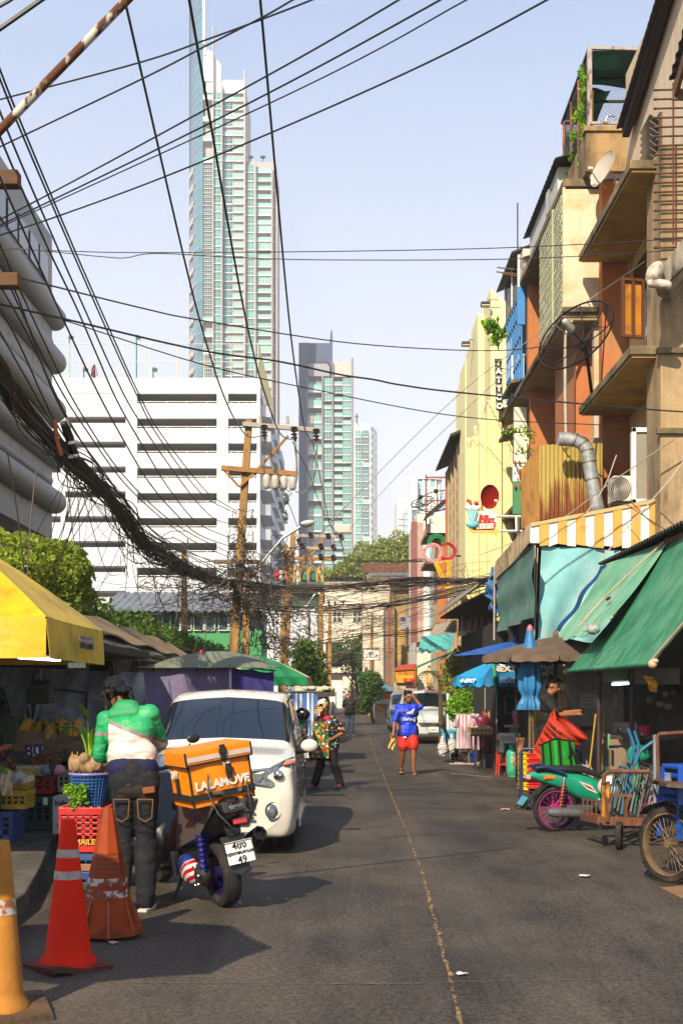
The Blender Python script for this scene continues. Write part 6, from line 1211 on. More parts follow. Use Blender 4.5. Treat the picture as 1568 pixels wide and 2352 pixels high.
for x0,x1,y0,y1,m in((-80,40,1390,1540,CLG),(20,150,1345,1590,CL),(130,290,1340,1460,CLG)):p,q=P(*zq(x0,y0),12.45),P(*zq(x1,y1),12.45);B(MB().grid(lambda i,j:V((p.x+(q.x-p.x)*i,12.5-.07*math.sin(j*PI*.9)-.02*math.sin(i*9+j*4),p.z+(q.z-p.z)*j-.02*math.sin(i*8))),12,10,.012),'cloth',m,tr,80)
cb=T('carton','white printed cardboard carton standing on the pavement by the crate stack','box',(-2.93,14.0,.16));B(MB().bb(-3.08,13.95,.16,-2.72,14.3,.56),'box',M('#b3b2ae',.8,dirt=('#8a8577',.6,.85,3)),cb,bev=.004);text('Independe',.075,M('#1c3566',.6),cb,tm((-2.9,13.947,.49),(1,0,0),(0,0,1)),'carton_lettering',.001,.003);B(MB().box((-2.83,13.948,.41),(.12,.004,.05)),'printed_patch',M('#5d6f92',.7),cb);text('MFD 12\nEXP 24',.03,INK,cb,tm((-3.0,13.947,.24),(1,0,0),(0,0,1)),'carton_lettering',.001)
B(MB().box((-2.95,13.949,.32),(.012,.003,.05)).ell((-2.95,13.949,.355),(.012,.003,.012)).box((-2.95,13.949,.292),(.1,.003,.004)),'printed_figure',M('#1c2030',.7),cb)
# root ball on crates by the rider
x,y=-2.14,11.05
for i,(h,m,l)in enumerate(((.09,GC,'green crate on the road at the bottom of the plant stack'),(.085,BC,'blue lettered crate second from the ground in the plant stack'),(.07,M('#8a5a48',.6),'brown pink crate third from the ground in the plant stack'),(.09,M('#27456b',.5),'slate blue crate directly under the red crate'))):crate(l,(x-.02*(i%2),y,sum((.09,.085,.07,.09)[:i])),(.36,.34,h),m,slots=False)
rcr=crate('bright red slotted crate with yellow letters under the blue basket',(x,y-.02,.345),(.38,.36,.37),RC,n=(6,5));text('LAMAILEK',.062,M('#b5901c',.6),rcr,tm((0,-.2,.085),(1,0,0),(0,0,1)),'crate_lettering',.002,.002);crate('dark red crate behind the bright red one',(x+.3,y+.35,.3),(.36,.34,.44),MAR)
bk_=T('basket','blue plastic woven basket with a lilac rim on the red crate','basket',(x+.02,y-.02,.715));c=V((x+.02,y-.02,.715));mb=MB();rad=lambda z:.115+.05*z/.27
for k in range(30):
 a=2*PI*k/30;mb.bar(c+V((rad(0)*math.cos(a),rad(0)*math.sin(a),0)),c+V((rad(.27)*math.cos(a),rad(.27)*math.sin(a),.27)),.012,.006)
for k in range(10):z=.015+k*.027;mb.lathe([(rad(z)+.003,-.005),(rad(z)+.003,.005),(rad(z)-.003,.005),(rad(z)-.003,-.005),(rad(z)+.003,-.005)],30,c+V((0,0,z)))
mb.lathe([(0,.0),(.115,.0)],20,c+V((0,0,.004)));B(mb,'weave',M('#1d5590',.45),bk_);B(MB().lathe([(.105,0),(.155,.26)],24,c),'liner',M('#3a2a4a',.7),bk_);B(MB().tube([c+V((.168*math.cos(2*PI*k/32),.168*math.sin(2*PI*k/32),.272))for k in range(32)],.012,8,closed=True),'rim',M('#7a6fb0',.4),bk_,60)
rb=T('root_ball','knobbly pale root ball with straw sitting in the blue basket','root',(x+.02,y-.02,.97));mb=MB();g=random.Random(3)
mb.ell((x+.02,y,1.06),(.15,.14,.1))
for k in range(26):a=g.uniform(0,2*PI);q=g.uniform(.3,1);mb.ell((x+.02+.145*math.cos(a),y+.12*math.sin(a),1.0+q*.13),(g.uniform(.03,.06),g.uniform(.03,.05),g.uniform(.04,.08)),rotm(g.uniform(-30,30),0,g.uniform(0,90)),8,6)
B(mb,'root',M('#8f7250',.85,var=.35,vs=9,bump=.7,bs=20,dirt=('#3a2a1a',.55,.8,8)),rb,rem=.009,sm=3);mb=MB()
for k in range(26):a=g.uniform(0,6.3);p=V((x+.02+.15*math.cos(a),y+.13*math.sin(a),.98));mb.tube([p,p+V((g.uniform(-.02,.02),0,g.uniform(.08,.2)))],.003,4)
B(mb,'straw',M('#b09455',.9),rb,kind='stuff')
rb2=T('root_ball','second pale root ball half hidden behind the rider','root',(x+.22,y+.4,.75));mb=MB()
for k in range(16):a=g.uniform(0,6.3);mb.ell((x+.24+.12*math.cos(a),y+.42+.1*math.sin(a),1.0+g.uniform(-.05,.2)),(.06,.05,.08))
B(mb,'root',M('#9a7c58',.85,var=.35,vs=9,bump=.7,bs=20),rb2,rem=.012);crate('teal basket crate under the second root ball',(x+.27,y+.42,.74),(.28,.26,.16),TEAL)
pl=T('potted_plant','young plant with broad green leaves growing from the root ball','plant',(x+.03,y-.02,1.12));c=V((x+.03,y-.04,1.1));LV=leafy('#4f8a14','#86b82c',.4,.4);STM=M('#7a9a2c',.5)
def leaf(c,d,L,w,curl=.25):
 d=V(d).normalized();s_=d.cross(V((0,0,1))).normalized();u=s_.cross(d)
 def fn(p,q):ww=w*math.sin(PI*min(1,p*.95+.04))**.8*(1-.15*p);return c+d*L*p+s_*ww*(q-.5)+u*(-curl*L*p*p+abs(q-.5)*ww*.35)
 return MB().grid(fn,10,6,.002)
for hx,hy,hz,d,L,w in((-.09,-.02,.26,(-1,-.2,.25),.23,.1),(-.02,-.03,.33,(-.35,-.2,1),.2,.13),(.08,-.02,.34,(.75,-.3,.75),.22,.12),(.05,-.05,.27,(.9,-.5,.35),.19,.12),(.14,.05,.3,(.9,.2,.55),.2,.12),(.02,-.06,.1,(.1,-.3,1),.2,.07),(-.05,.03,.16,(-.1,.1,1),.16,.06)):
 e=c+V((hx,hy,hz));B(MB().tube([c+V((hx*.15,0,-.03)),c+V((hx*.5,hy,hz*.55)),e],[.014,.009,.006],6),'stem',STM,pl,60);B(leaf(e,d,L,w),'leaf',LV,pl,60)
fp=T('herb','feathery herb sprig hanging on the front of the blue basket','plant',(x-.1,y-.2,.9));leaves([((x-.1,y-.21,.86),(.07,.03,.06)),((x-.04,y-.21,.80),(.07,.03,.08)),((x-.01,y-.22,.88),(.05,.02,.04)),((x-.08,y-.21,.74),(.04,.02,.04))],260,.022,'foliage',LFB,fp,2,shell=.1)
# tan shed roof, purple tent, green and cream parasol, striped tarpaulin, pickup and van
t=T('tarp_shed','tan tarpaulin lean-to roof over the stalls below the hedge','shed',(-3.7,22,.16));TAN=fabric('#7d6a52',.6,1.6,.9,.2,('#4d4030',.5,.8,1.2))
B(MB().quad4((-3.0,16.6,2.42),(-3.0,29,2.3),(-4.35,33,2.95),(-4.2,18.5,2.98),30,12,.02,lambda p,q:(0,0,-.06*math.sin(q*PI)*abs(math.sin(p*9))+.03*math.sin(p*25))),'roof_sheet',TAN,t,80)
B(MB().quad4((-2.95,16.5,2.30),(-2.98,24,2.24),(-3.3,24,2.42),(-3.3,16.5,2.5),20,6,.015,lambda p,q:(.03*math.sin(p*21),0,-.03*math.sin(p*17))),'torn_edge',M('#a39a88',.9,var=.4),t,80);B(MB().tube([(-2.96,16.4,2.2),(-2.95,20,2.17),(-2.97,24,2.14)],.03,8),'edge_pole',M('#6b6458',.7),t);B(MB().quad4((-2.96,16.5,2.2),(-2.97,18.4,2.2),(-2.95,18.2,1.78),(-2.95,16.6,1.7),14,8,.008,lambda p,q:(.06*math.sin(p*9+q*3),0,0)),'dark_flap',fabric('#2c2621',.6,3),t,80)
for y in(17,23,28):B(MB().bar((-2.98,y,.1),(-2.98,y,2.3),.07),'post',WOOD,t)
t=T('market_tent','market tent with grey green canopy and purple curtains behind the white van','tent',(-2.05,20.5,0));Y=20
xa,xb=P(318,0,Y).x,P(630,0,Y).x;zt,ze_=P(0,1497,Y).z,P(0,1536,Y).z
B(MB().grid(lambda p,q:V((xa-.02+(xb-xa+.04)*p,Y-.15+q*2.6,ze_+.02+(zt-ze_+.05)*math.sin(PI*min(1,p*.96+.02))**.8*math.sin(PI*min(.98,q*.6+.0))**.7)),24,12,.012),'canopy',fabric('#6d7260',.35,2.5,.8,.12,('#3c4036',.5,.8,1.5)),t,80)
PU=fabric('#665b76',.6,2.2,.8,.18,('#3a3050',.5,.8,1.4),(1,1,.5),.05);PU2=fabric('#2c2660',.6,2.2,.8,.2,None,(1,1,.5),.05)
B(MB().quad4(P(318,1538,Y),P(527,1530,Y),P(527,1760,Y),P(318,1760,Y),44,20,.006,lambda p,q:(0,.05*math.sin(p*22+q*3)*q+.03*math.sin(p*9),-.03*abs(math.sin(p*PI*3))*(1-q))),'curtain',PU,t,80)
B(MB().quad4(P(530,1530,Y-.02),P(628,1543,Y+.1),P(628,1760,Y+.1),P(530,1760,Y-.02),24,16,.006,lambda p,q:(0,.05*math.sin(p*14+q*3)*q,-.03*abs(math.sin(p*PI*2))*(1-q))),'curtain',PU2,t,80)
B(MB().quad4(P(628,1543,Y+.1),P(626,1548,Y+2.4),P(626,1760,Y+2.4),P(628,1760,Y+.1),20,10,.006),'curtain',PU2,t)
B(MB().tube([P(316,1536,Y-.02),P(530,1529,Y-.02),P(632,1541,Y+.05)],.014,6),'rail',M('#2a2530',.6),t);B(MB().bp(526,1530,532,1600,Y-.03,.02),'seam_tape',M('#a39a9f',.8),t)
for u,v,h in((346,1533,'#c25a7a'),(408,1531,'#3a3a8a'),(448,1530,'#2f9a6a'),(454,1530,'#c9a23a'),(526,1529,'#c24a4a'),(577,1533,'#c2a23a'),(600,1537,'#c25a7a')):B(MB().box(P(u,v,Y-.05),(.05,.04,.035)),'clip',M(h,.5),t)
B(MB().ell(P(463,1499,Y+1),(.04,.04,.05)),'finial',M('#a8202c',.5),t,60)
GRP=fabric('#1f7a4a',.3,3,.6);CRP=fabric('#b5a684',.3,3,.7)
parasol('green and cream market parasol behind the purple tent',(P(598,1506,25.5).x,25.5,P(0,1506,25.5).z),1.02,.42,8,[GRP,CRP,GRP,GRP,CRP,GRP,GRP,CRP],val=.16,rot=.3,scal=False)
t=T('striped_tarp','blue and white striped tarpaulin screen at the back of the parked pickup','tarpaulin',P(693,1690,28));ST=stripes([('#2f5f9e',.11),('#b9c1cc',.05),('#2f5f9e',.04),('#b9c1cc',.05)],0,.6,('#7d8590',.55,.85,2));Y=28
def cr_(p,q):return(0,.03*math.sin(p*15)+.02*math.sin(q*7),0)
B(MB().quad4(P(650,1592,Y),P(728,1592,Y),P(742,1690,Y-.1),P(650,1690,Y),20,14,.01,cr_),'sheet',ST,t,80);B(MB().tube([P(648,1690,Y-.02),P(648,1592,Y-.02),P(655,1588,Y-.02),P(722,1588,Y-.02),P(731,1596,Y-.02),P(744,1690,Y-.1)],.016,6),'frame',ALU,t,60)
t=T('pickup_truck','old pickup with a laden roof rack of greens parked by the striped tarpaulin','pickup',(-.85,34,0));Y=31;xa,xb=P(668,0,Y).x,P(768,0,Y).x
B(MB().bb(xa,Y,P(0,1600,Y).z,xb,Y+3,P(0,1590,Y).z),'rack',M('#3d3429',.8),t);B(MB().bb(xa+.1,Y+.6,.35,xb-.15,Y+3.6,1.55),'body',M('#6d6a66',.5,.2),t,bev=.1);B(MB().bb(xa+.2,Y+.55,.95,xb-.25,Y+.62,1.5),'windscreen',glass('#1c2024'),t)
for x_ in(xa+.15,xb-.2):B(MB().bar((x_,Y+.1,.5),(x_,Y+.1,1.7),.05),'rack_post',DKM,t);wheel(t,(x_+.05,Y+1,.32),.32,.2,(1,0,0),ALU,arms=5)
g=random.Random(8);mb=MB()
for k in range(40):mb.ell((g.uniform(xa+.05,xb-.1),g.uniform(Y,Y+1.5),P(0,1588,Y).z+g.uniform(0,.08)),(.12,.12,.06),None,7,5)
B(mb,'vegetables',M('#a8a88a',.9,var=.4,vs=9),t,kind='stuff')
v2,_=car('silver minibus parked nose to the camera beyond the pickup',(-1.15,42,0),0,M('#8f8f8f',.35,.4,coat=.6,bump=0),[(y,[(x*.98,z*1.12)for x,z in q])for y,q in st_v]);v3,_=car('grey car parked furthest away on the left side',(-1.35,52,0),0,M('#77797c',.35,.4,coat=.6,bump=0),st_v)
w_=T('white_box_truck','small white box truck at the far end of the road','truck',(-.8,70,0));B(MB().bp(735,1586,772,1640,66,5),'box',WHT,w_,bev=.05);B(MB().bp(744,1612,766,1640,65.6,.5),'door',GREY,w_)
# ------------------------------------------------------------ cones
def cone(label,g,h,r0,r1,m,n=28,base=None,bands=(),rz=0,tilt=(0,0,0)):
 t=T('traffic_cone',label,'traffic cone',g,0,'traffic cones along the kerb',rot=(R(tilt[0]),R(tilt[1]),R(rz)));INV[t.name]=ID4
 bz=.035;rr=lambda z:r0+(r1-r0)*((z-bz)/(h-bz));pr=[(r0*1.2,bz-.01),(r0*1.17,bz+.02),(r0,bz+.05)]+[(rr(z),z)for z in np.linspace(bz+.08,h-.01,8)]+[(r1*.9,h),(r1*.6,h),(r1*.55,h-.06)]
 B(MB().lathe(pr,n,(0,0,0)),'body',m,t,40 if n>12 else 20)
 for z0,z1_,bm in bands:B(MB().lathe([(rr(z)+.0025,z)for z in np.linspace(z0,z1_,4)],n,(0,0,0)),'reflective_band',bm,t,40)
 if base:
  b=base;mb=MB();mb.grid(lambda p,q:V(((p-.5)*b,(q-.5)*b,bz+.018*((p-.5)*(q-.5)*4)+.008*math.sin(p*9))),10,10,.035);B(mb,'base',M('#5d2016',.7,dirt=('#2a1410',.45,.7,6),bump=.6)if 'red' in label else M('#5a4026',.8,dirt=('#221a12',.45,.7,6),bump=.6),t,50)
 return t
CY_=M('#a8702c',.7,spec=.2,var=.2,vs=5,dirt=('#5d4018',.56,.74,5),bump=.3);CR_=M('#cc2004',.6,var=.1,dirt=('#8a200c',.64,.88,6),spec=.15);BANDM=M('#9a9288',.5,dirt=('#5a5248',.5,.8,20));WORN=M('#a8a29a',.7,dirt=('#8a4a16',.47,.53,16))
cone('faded yellow orange traffic cone, nearest the camera at the left edge',V((-1.77,6.8,0)),.9,.122,.045,CY_,base=.48,bands=((.52,.6,WORN),),rz=20);cone('red traffic cone with two grey bands on a square base',V((-1.655,7.92,0)),.9,.145,.042,CR_,base=.4,bands=((.545,.595,BANDM),(.675,.725,BANDM)),rz=38)
oc=cone('dirty orange brown eight sided traffic cone with pierced rows, standing next to the rider',V((-1.6,8.95,0)),.88,.2,.04,M('#83330a',.6,var=.25,dirt=('#3d1a0a',.5,.8,5),spec=.2),n=8,rz=10)
rr_=lambda z:(.2+(.04-.2)*((z-.035)/.845));WORN2=M('#b0a8a0',.7,dirt=('#6b2a0c',.44,.5,14))
for z in(.28,.36):B(MB().lathe([(rr_(z)+.003,z),(rr_(z+.05)+.003,z+.05)],8),'worn_band',WORN2,oc)
mb=MB()
for j in range(5):
 for k in range(40):
  a=2*PI*(k+.5)/40;z=.44+j*.033;fa=(a%(PI/4))-PI/8;rad=rr_(z)*math.cos(PI/8)/math.cos(fa);mb.lathe([(.006,0),(0,0)],6,(rad*math.cos(a)*1.008,rad*math.sin(a)*1.008,z),frame(V((math.cos(a-fa),math.sin(a-fa),.17))))
B(mb,'pierced_hole',BLK,oc,kind='stuff');mb=MB()
for k in range(8):
 a=2*PI*k/8;mb.prism([(rr_(.05)*1.25*math.cos(a),rr_(.05)*1.25*math.sin(a),.03),(rr_(.24)*1.02*math.cos(a),rr_(.24)*1.02*math.sin(a),.26),(rr_(.05)*.98*math.cos(a),rr_(.05)*.98*math.sin(a),.03)],(-.012*math.sin(a),.012*math.cos(a),0))
B(mb,'foot_rib',M('#8a3a10',.45,var=.25),oc)
# ------------------------------------------------------------ scooters and the delivery bag
def loft(mb,secs,n=14):
 """secs: (y, half width, z low, z high, squareness)"""
 ring=[]
 for y,hw,z0,z1_,sq in secs:
  r_=[]
  for k in range(n):
   a=2*PI*k/n;c,s=math.cos(a),math.sin(a);e=2/sq;r_.append(V((hw*math.copysign(abs(c)**e,c),y,(z0+z1_)/2+(z1_-z0)/2*math.copysign(abs(s)**e,s))))
  ring.append(r_)
 vs=[p for r_ in ring for p in r_];fs=[(i*n+k,i*n+(k+1)%n,(i+1)*n+(k+1)%n,(i+1)*n+k)for i in range(len(secs)-1)for k in range(n)]
 return mb.add(vs,fs+[tuple(range(n-1,-1,-1)),tuple((len(secs)-1)*n+k for k in range(n))])
def spring(mb,a,b,r,turns,w=.008):
 a,b=V(a),V(b);Fm=frame(b-a);L=(b-a).length;return mb.tube([a+Fm@V((r*math.cos(q*turns*2*PI),r*math.sin(q*turns*2*PI),q*L))for q in np.linspace(0,1,int(turns*12))],w,6)
def scooter(label,loc,rot,bodym,sidem,plate,name='motor_scooter',coil='#1a1a9a',cover=True,rimc='#3a2a6b'):
 t=T(name,label,'scooter',loc,0,rot=rot);INV[t.name]=ID4
 wheel(t,(0,0,.275),.275,.145,(1,0,0),M(rimc,.3,.7),arms=5,thick=.1);wheel(t,(0,1.5,.275),.275,.12,(1,0,0),DKM,arms=5,thick=.1)
 mb=MB();loft(mb,[(-.50,.03,.84,.87,2.4),(-.44,.085,.76,.9,2.6),(-.25,.15,.62,.9,2.8),(.05,.175,.5,.86,3),(.4,.175,.42,.8,3),(.6,.16,.3,.7,3),(.8,.17,.22,.45,3),(1.0,.2,.22,.6,3),(1.12,.22,.3,1.0,2.6),(1.25,.17,.5,1.05,2.4),(1.4,.08,.6,.95,2)]);B(mb,'body',bodym,t,50,bev=.0)
 B(loft(MB(),[(.12,.1,.2,.5,3),(.4,.15,.16,.6,3),(.8,.16,.16,.55,3),(1.02,.12,.2,.5,3)]),'engine',DKM,t,50)
 for s_ in(1,-1):B(MB().prism([(s_*.178,.45,.44),(s_*.165,-.1,.60),(s_*.12,-.42,.85),(s_*.14,-.22,.91),(s_*.176,.25,.83)],(s_*.012,0,0)),'side_panel',sidem,t,bev=.006);B(MB().tube([(s_*.14,.0,.9),(s_*.15,-.3,.94),(s_*.07,-.47,.95)],.018,8),'grab_rail',sidem,t,60)
 mb=MB();loft(mb,[(-.2,.09,.86,.9,3),(-.1,.13,.85,.93,3),(.3,.15,.8,.9,3),(.6,.12,.72,.84,3)]);B(mb,'seat',M('#131212',.6,bump=.3),t,60)
 B(MB().prism([(-.085,-.46,.79),(.085,-.46,.79),(.1,-.43,.87),(-.1,-.43,.87)],(0,-.035,.01)),'tail_lamp',M('#3a2c22',.08,.3,coat=1),t,bev=.008);B(MB().box((.05,-.42,.71),(.11,.02,.045),rotm(-15,0,0)),'reflector',M('#b5100c',.2,coat=1),t,bev=.004)
 B(MB().prism([(-.05,-.25,.68),(.05,-.25,.68),(.06,-.40,.61),(-.06,-.40,.61)],(0,0,.05)),'tail_bracket',BLK,t,bev=.01);B(MB().prism([(-.1,-.36,.6),(.1,-.36,.6),(.08,-.42,.34),(0,-.43,.30),(-.08,-.42,.34)],(0,.02,0)),'mud_flap',M('#1c1b1a',.5),t,bev=.006)
 B(MB().box((.02,-.42,.475),(.225,.01,.175),rotm(-14,0,0)),'number_plate',WHT,t,bev=.004);q=lambda z:tm((.02,-.427-(.475-z)*.25,z),(1,0,0),(0,.24,1))
 for(tx,sz),z in zip(plate,(.525,.474,.42)):text(tx,sz,INK,t,q(z),'plate_lettering',.002,.0015)
 mb=MB()
 for a,b in(((-.1,.395),(-.1,.555)),((.125,.395),(.125,.555)),((-.1,.395),(.125,.395)),((-.1,.555),(.125,.555))):mb.bar((a[0],-.428-(.475-a[1])*.25,a[1]),(b[0],-.428-(.475-b[1])*.25,b[1]),.005)
 B(mb,'plate_border',INK,t)
 for s_ in(1,-1):
  B(spring(MB(),(s_*.15,-.02,.32),(s_*.15,-.07,.62),.03,7,.009),'shock_spring',M(coil,.3,.5),t,60);B(MB().cap((s_*.15,-.02,.3),(s_*.15,-.075,.7),.018,.022),'shock_body',ALU,t,60)
 B(MB().tube([(.17,.3,.28),(.19,.05,.33)],.03,10),'exhaust_pipe',DKM,t);B(MB().lathe([(0,0),(.055,0),(.07,.04),(.072,.42),(.06,.5),(.045,.5),(.04,.46),(0,.46)],8,(.19,.08,.33),frame(V((.04,-.5,.28)))),'exhaust',M('#2b2724',.4,.7),t,30);B(MB().tube([(.2,-.05,.25),(.2,.05,.25),(.2,.05,.4)],.012,6),'bracket',DKM,t)
 B(MB().ell((-.13,.05,.28),(.07,.1,.1)),'gear_case',M('#3a3836',.45,.6),t,60)
 for k in range(6):B(MB().cap((-.19,.05+.08*math.cos(k),.28+.08*math.sin(k)),(-.2,.05+.08*math.cos(k),.28+.08*math.sin(k)),.009,.009,6,2),'bolt',ALU,t)
 if cover:
  N=NT('mat_flag');co=N.co(rnd=False);s=N.sep(co);w=N.math('ADD',s[2],N.math('MULTIPLY',s[1],.55));wv=N.math('ADD',w,N.math('MULTIPLY',N.math('SINE',N.math('MULTIPLY',s[1],22)),.012));st=N.math('FRACT',N.math('MULTIPLY',wv,16));c=N.mix(N.math('GREATER_THAN',st,.5),C('#a3121a'),C('#cfc7c0'));c=N.mix(N.math('GREATER_THAN',wv,.475),c,C('#12307a'));N.set(Base_Color=c,Roughness=.2);N.b.inputs['Coat Weight'].default_value=.8
  B(MB().ell((-.165,.27,.3),(.06,.2,.125),rotm(0,0,0),16,12),'engine_cover',N.m,t,60);B(MB().box((-.19,.47,.33),(.07,.05,.2)),'radiator',ALU,t,bev=.006)
 else:B(MB().ell((-.15,.27,.3),(.06,.2,.11)),'engine_cover',DKM,t,60)
 B(MB().tube([(-.14,.5,.24),(-.2,.47,.14),(-.3,.5,-.02)],.014,8),'side_stand',DKM,t,60);B(MB().box((-.22,.62,.28),(.12,.05,.03)),'foot_peg',DKM,t)
 B(MB().tube([(-.36,1.05,1.0),(-.15,1.14,1.03),(.15,1.14,1.03),(.36,1.05,1.0)],.016,8),'handlebar',BLK,t,60)
 for s_ in(1,-1):B(MB().tube([(s_*.22,1.12,1.03),(s_*.3,1.1,1.2)],.008,6),'mirror_stem',BLK,t);B(MB().ell((s_*.33,1.08,1.24),(.06,.015,.04)),'mirror',BLK,t,60)
 B(MB().ell((0,1.32,.9),(.11,.1,.09)),'headlight',HL,t,60);B(MB().box((0,1.48,.56),(.12,.3,.02),rotm(10,0,0)),'mudguard',bodym,t,bev=.01);mb=MB()
 for s_ in(1,-1):mb.tube([(s_*.09,1.5,.275),(s_*.08,1.3,.75)],.018,8)
 B(mb,'fork',DKM,t);return t
SBK=M('#0e0d0c',.35,coat=.3,bump=.05);SGR=M('#4a413b',.5,var=.06,bump=.05)
sc1=scooter('black and grey scooter leaning on its stand below the orange bag',(-.90,10.22,0),(0,R(-9),R(27)),SBK,SGR,(('4ขง',.075),('กรุงเทพมหานคร',.037),('49',.075)))
text('XMAX',.06,INK,sc1,tm((-.186,-.08,.72),(0,-1,.55),(0,.3,1)),'panel_lettering',.002,shear=.2);mb=MB();CH2=M('#4a4f55',.5,.4,var=.7,vs=90)
mb.tube([(-.13,-.38,1.1),(-.17,-.43,.96),(-.13,-.47,.8),(-.06,-.5,.7),(-.02,-.42,.66)],.006,6);mb.tube([(-.24,-.25,.98),(-.19,-.27,.92),(-.1,-.42,.95)],.008,6);mb.tube([(.16,-.4,1.0),(.15,-.44,.86),(.16,-.38,.7)],.005,6);B(mb,'chain',CH2,sc1,60)
text('ฟูรูกาวา',.035,CHR,sc1,tm((0,-.505,.84),(1,0,0),(0,.15,1)),'lamp_lettering',.002)
ORB=fabric('#df7a08',.35,6,.5,.1,('#a85a08',.6,.85,4));BKW=M('#14110e',.8)
t=T('delivery_bag','orange insulated delivery bag strapped on the tail of the black scooter','bag',(-.90,10.22,0),rot=(0,R(-9),R(27)));INV[t.name]=ID4
x0,x1,y0,y1,z0,z1_=-.275,.215,-.37,.04,.86,1.27
def puff(p0,du,dv,nrm,amp=.015,nu=14,nv=12):return MB().grid(lambda p,q:V(p0)+V(du)*p+V(dv)*q+V(nrm)*(amp*math.sin(PI*p)*math.sin(PI*q)+.006*math.sin(p*11+q*7)*math.sin(PI*p)*math.sin(PI*q)),nu,nv)
mb=MB();[mb.join(puff(*q))for q in(((x0,y0,z0),(x1-x0,0,0),(0,0,z1_-z0),(0,-1,0)),((x0,y1,z0),(0,y0-y1,0),(0,0,z1_-z0),(-1,0,0)),((x1,y0,z0),(0,y1-y0,0),(0,0,z1_-z0),(1,0,0)),((x1,y1,z0),(x0-x1,0,0),(0,0,z1_-z0),(0,1,0)),((x0,y0,z1_),(x1-x0,0,0),(0,y1-y0,0),(0,0,1)))];B(mb,'body',ORB,t,60)
mb=MB();mb.bb(x0-.02,y0-.025,z1_-.01,x1+.02,y1+.02,z1_+.02);mb.bb(x0-.02,y0-.028,z1_-.085,x1+.02,y0-.012,z1_+.01);mb.bb(x0-.026,y0-.02,z1_-.1,x0-.012,y1+.02,z1_+.01);B(mb,'lid',ORB,t,bev=.012)
B(MB().bb(x0-.01,y0-.034,z1_-.065,x1+.01,y0-.028,z1_-.03),'reflective_strip',M('#b5a59a',.4),t)
mb=MB()
for a,b in(((x0-.024,y0-.03,z1_-.087),(x1+.022,y0-.03,z1_-.087)),((x0-.026,y0-.02,z1_-.1),(x0-.026,y1+.02,z1_-.1)),((x0,y0-.006,z0),(x0,y0-.006,z1_-.09)),((x1,y0-.006,z0),(x1,y0-.006,z1_-.09)),((x0-.02,y0-.028,z1_+.012),(x0-.02,y0-.028,z1_-.085)),((x1+.02,y0-.028,z1_+.012),(x1+.02,y0-.028,z1_-.085))):mb.bar(a,b,.012)
B(mb,'piping',BKW,t);mb=MB();mb.bb(x0-.012,y0-.022,z0+.05,x1+.012,y0-.014,z0+.1);mb.bb(x0-.022,y0-.02,z0+.05,x0-.014,y1,z0+.1);B(mb,'strap',BKW,t)
for x_,z_ in((-.0,z1_-.02),(0.03,z1_-.17),(-.02,z0-.02),(.16,z0-.02)):B(MB().bb(x_-.022,y0-.05,z_-.06,x_+.022,y0-.034 if z_>z1_-.05 else y0-.02,z_+.05).bb(x_-.028,y0-.056,z_-.02,x_+.028,y0-.03,z_+.02),'buckle',BKW,t,bev=.004)
B(MB().bb(x0-.035,y0+.18,z0+.1,x0-.016,y0+.23,z0+.22),'buckle',BKW,t,bev=.004)
WT=M('#cfc6b8',.6);text('LALAMOVE',.087,WT,t,tm((-.03,y0-.022,z0+.155),(1,0,0),(0,0,1)),'bag_lettering',.002,.004)
mb=MB();c=V((.02,y0-.024,z0+.27))
for pts in(((-.06,.055),(0,.02),(.005,.0)),((.05,.075),(.02,.03),(.0,.03)),((.0,.03),(.03,.03),(.0,-.08)),((0,.02),(-.03,.035),(-.01,-.01))):mb.prism([c+V((x_,0,z_))for x_,z_ in pts],(0,.004,0))
B(mb,'bird_emblem',WT,t);text('24/7',.085,WT,t,tm((x0-.025,y0+.26,z0+.24),(0,-1,0),(0,0,1)),'bag_lettering',.002,.003)
sc2=scooter('dark scooter with a green box on its tail parked beside the white van',(P(682,0,25.7).x,25.7,0),(0,R(-5),R(22)),SBK,M('#8a8f96',.4,.3),(('6กก',.07),('กรุงเทพ',.04),('6653',.07)),cover=False,coil='#7a1a1a')
t=T('delivery_box','green delivery box on the tail of the scooter beside the van','box',(P(690,0,25.9).x-.12,26.05,.84),R(22));INV[t.name]=ID4;B(MB().box((0,0,.2),(.4,.38,.4)),'box',M('#1c8a4a',.5),t,bev=.03);B(MB().prism([(-.2,-.2,.0),(.2,-.2,0),(.22,-.22,.3),(-.1,-.22,.1)],(0,-.02,0)),'silver_flap',M('#8f9499',.4),t);B(MB().prism([(.0,-.23,.1),(.1,-.23,.1),(.05,-.23,.22)],(0,-.02,0)),'emblem',WHT,t)
def helmet(label,c,rot,shell,vis,stripes_=None):
 t=T('helmet',label,'helmet',c,0,rot=rot);INV[t.name]=ID4
 mb=MB();mb.ell((0,0,0),(.125,.15,.13),None,20,14);mb.ell((0,-.05,-.06),(.1,.09,.075),None,16,10);B(mb,'shell',shell,t,rem=.009,sm=4)
 mb=MB();mb.grid(lambda p,q:V((.128*math.sin((p-.5)*2.6),-.158*math.cos((p-.5)*2.6),-.04+.085*q-.02*q*q)),14,6,.004);B(mb,'visor',vis,t,80)
 if stripes_:
  for k,(a,zz)in enumerate(((.5,.07),(.8,.03),(-.5,.06),(.9,-.05),(1.3,.05))):B(MB().tube([V((.131*math.sin(a+q*.8)*math.cos(zz*5),.157*-math.cos(a+q*.8)*math.cos(zz*5),zz+q*.06))for q in np.linspace(0,1,6)],[.002,.008,.01,.008,.005,.001],5),'flash',stripes_,t,60)
 B(MB().tube([(.1,-.02,-.1),(.05,-.05,-.17),(-.05,-.05,-.17),(-.1,-.02,-.1)],.006,5),'strap',BLK,t);return t
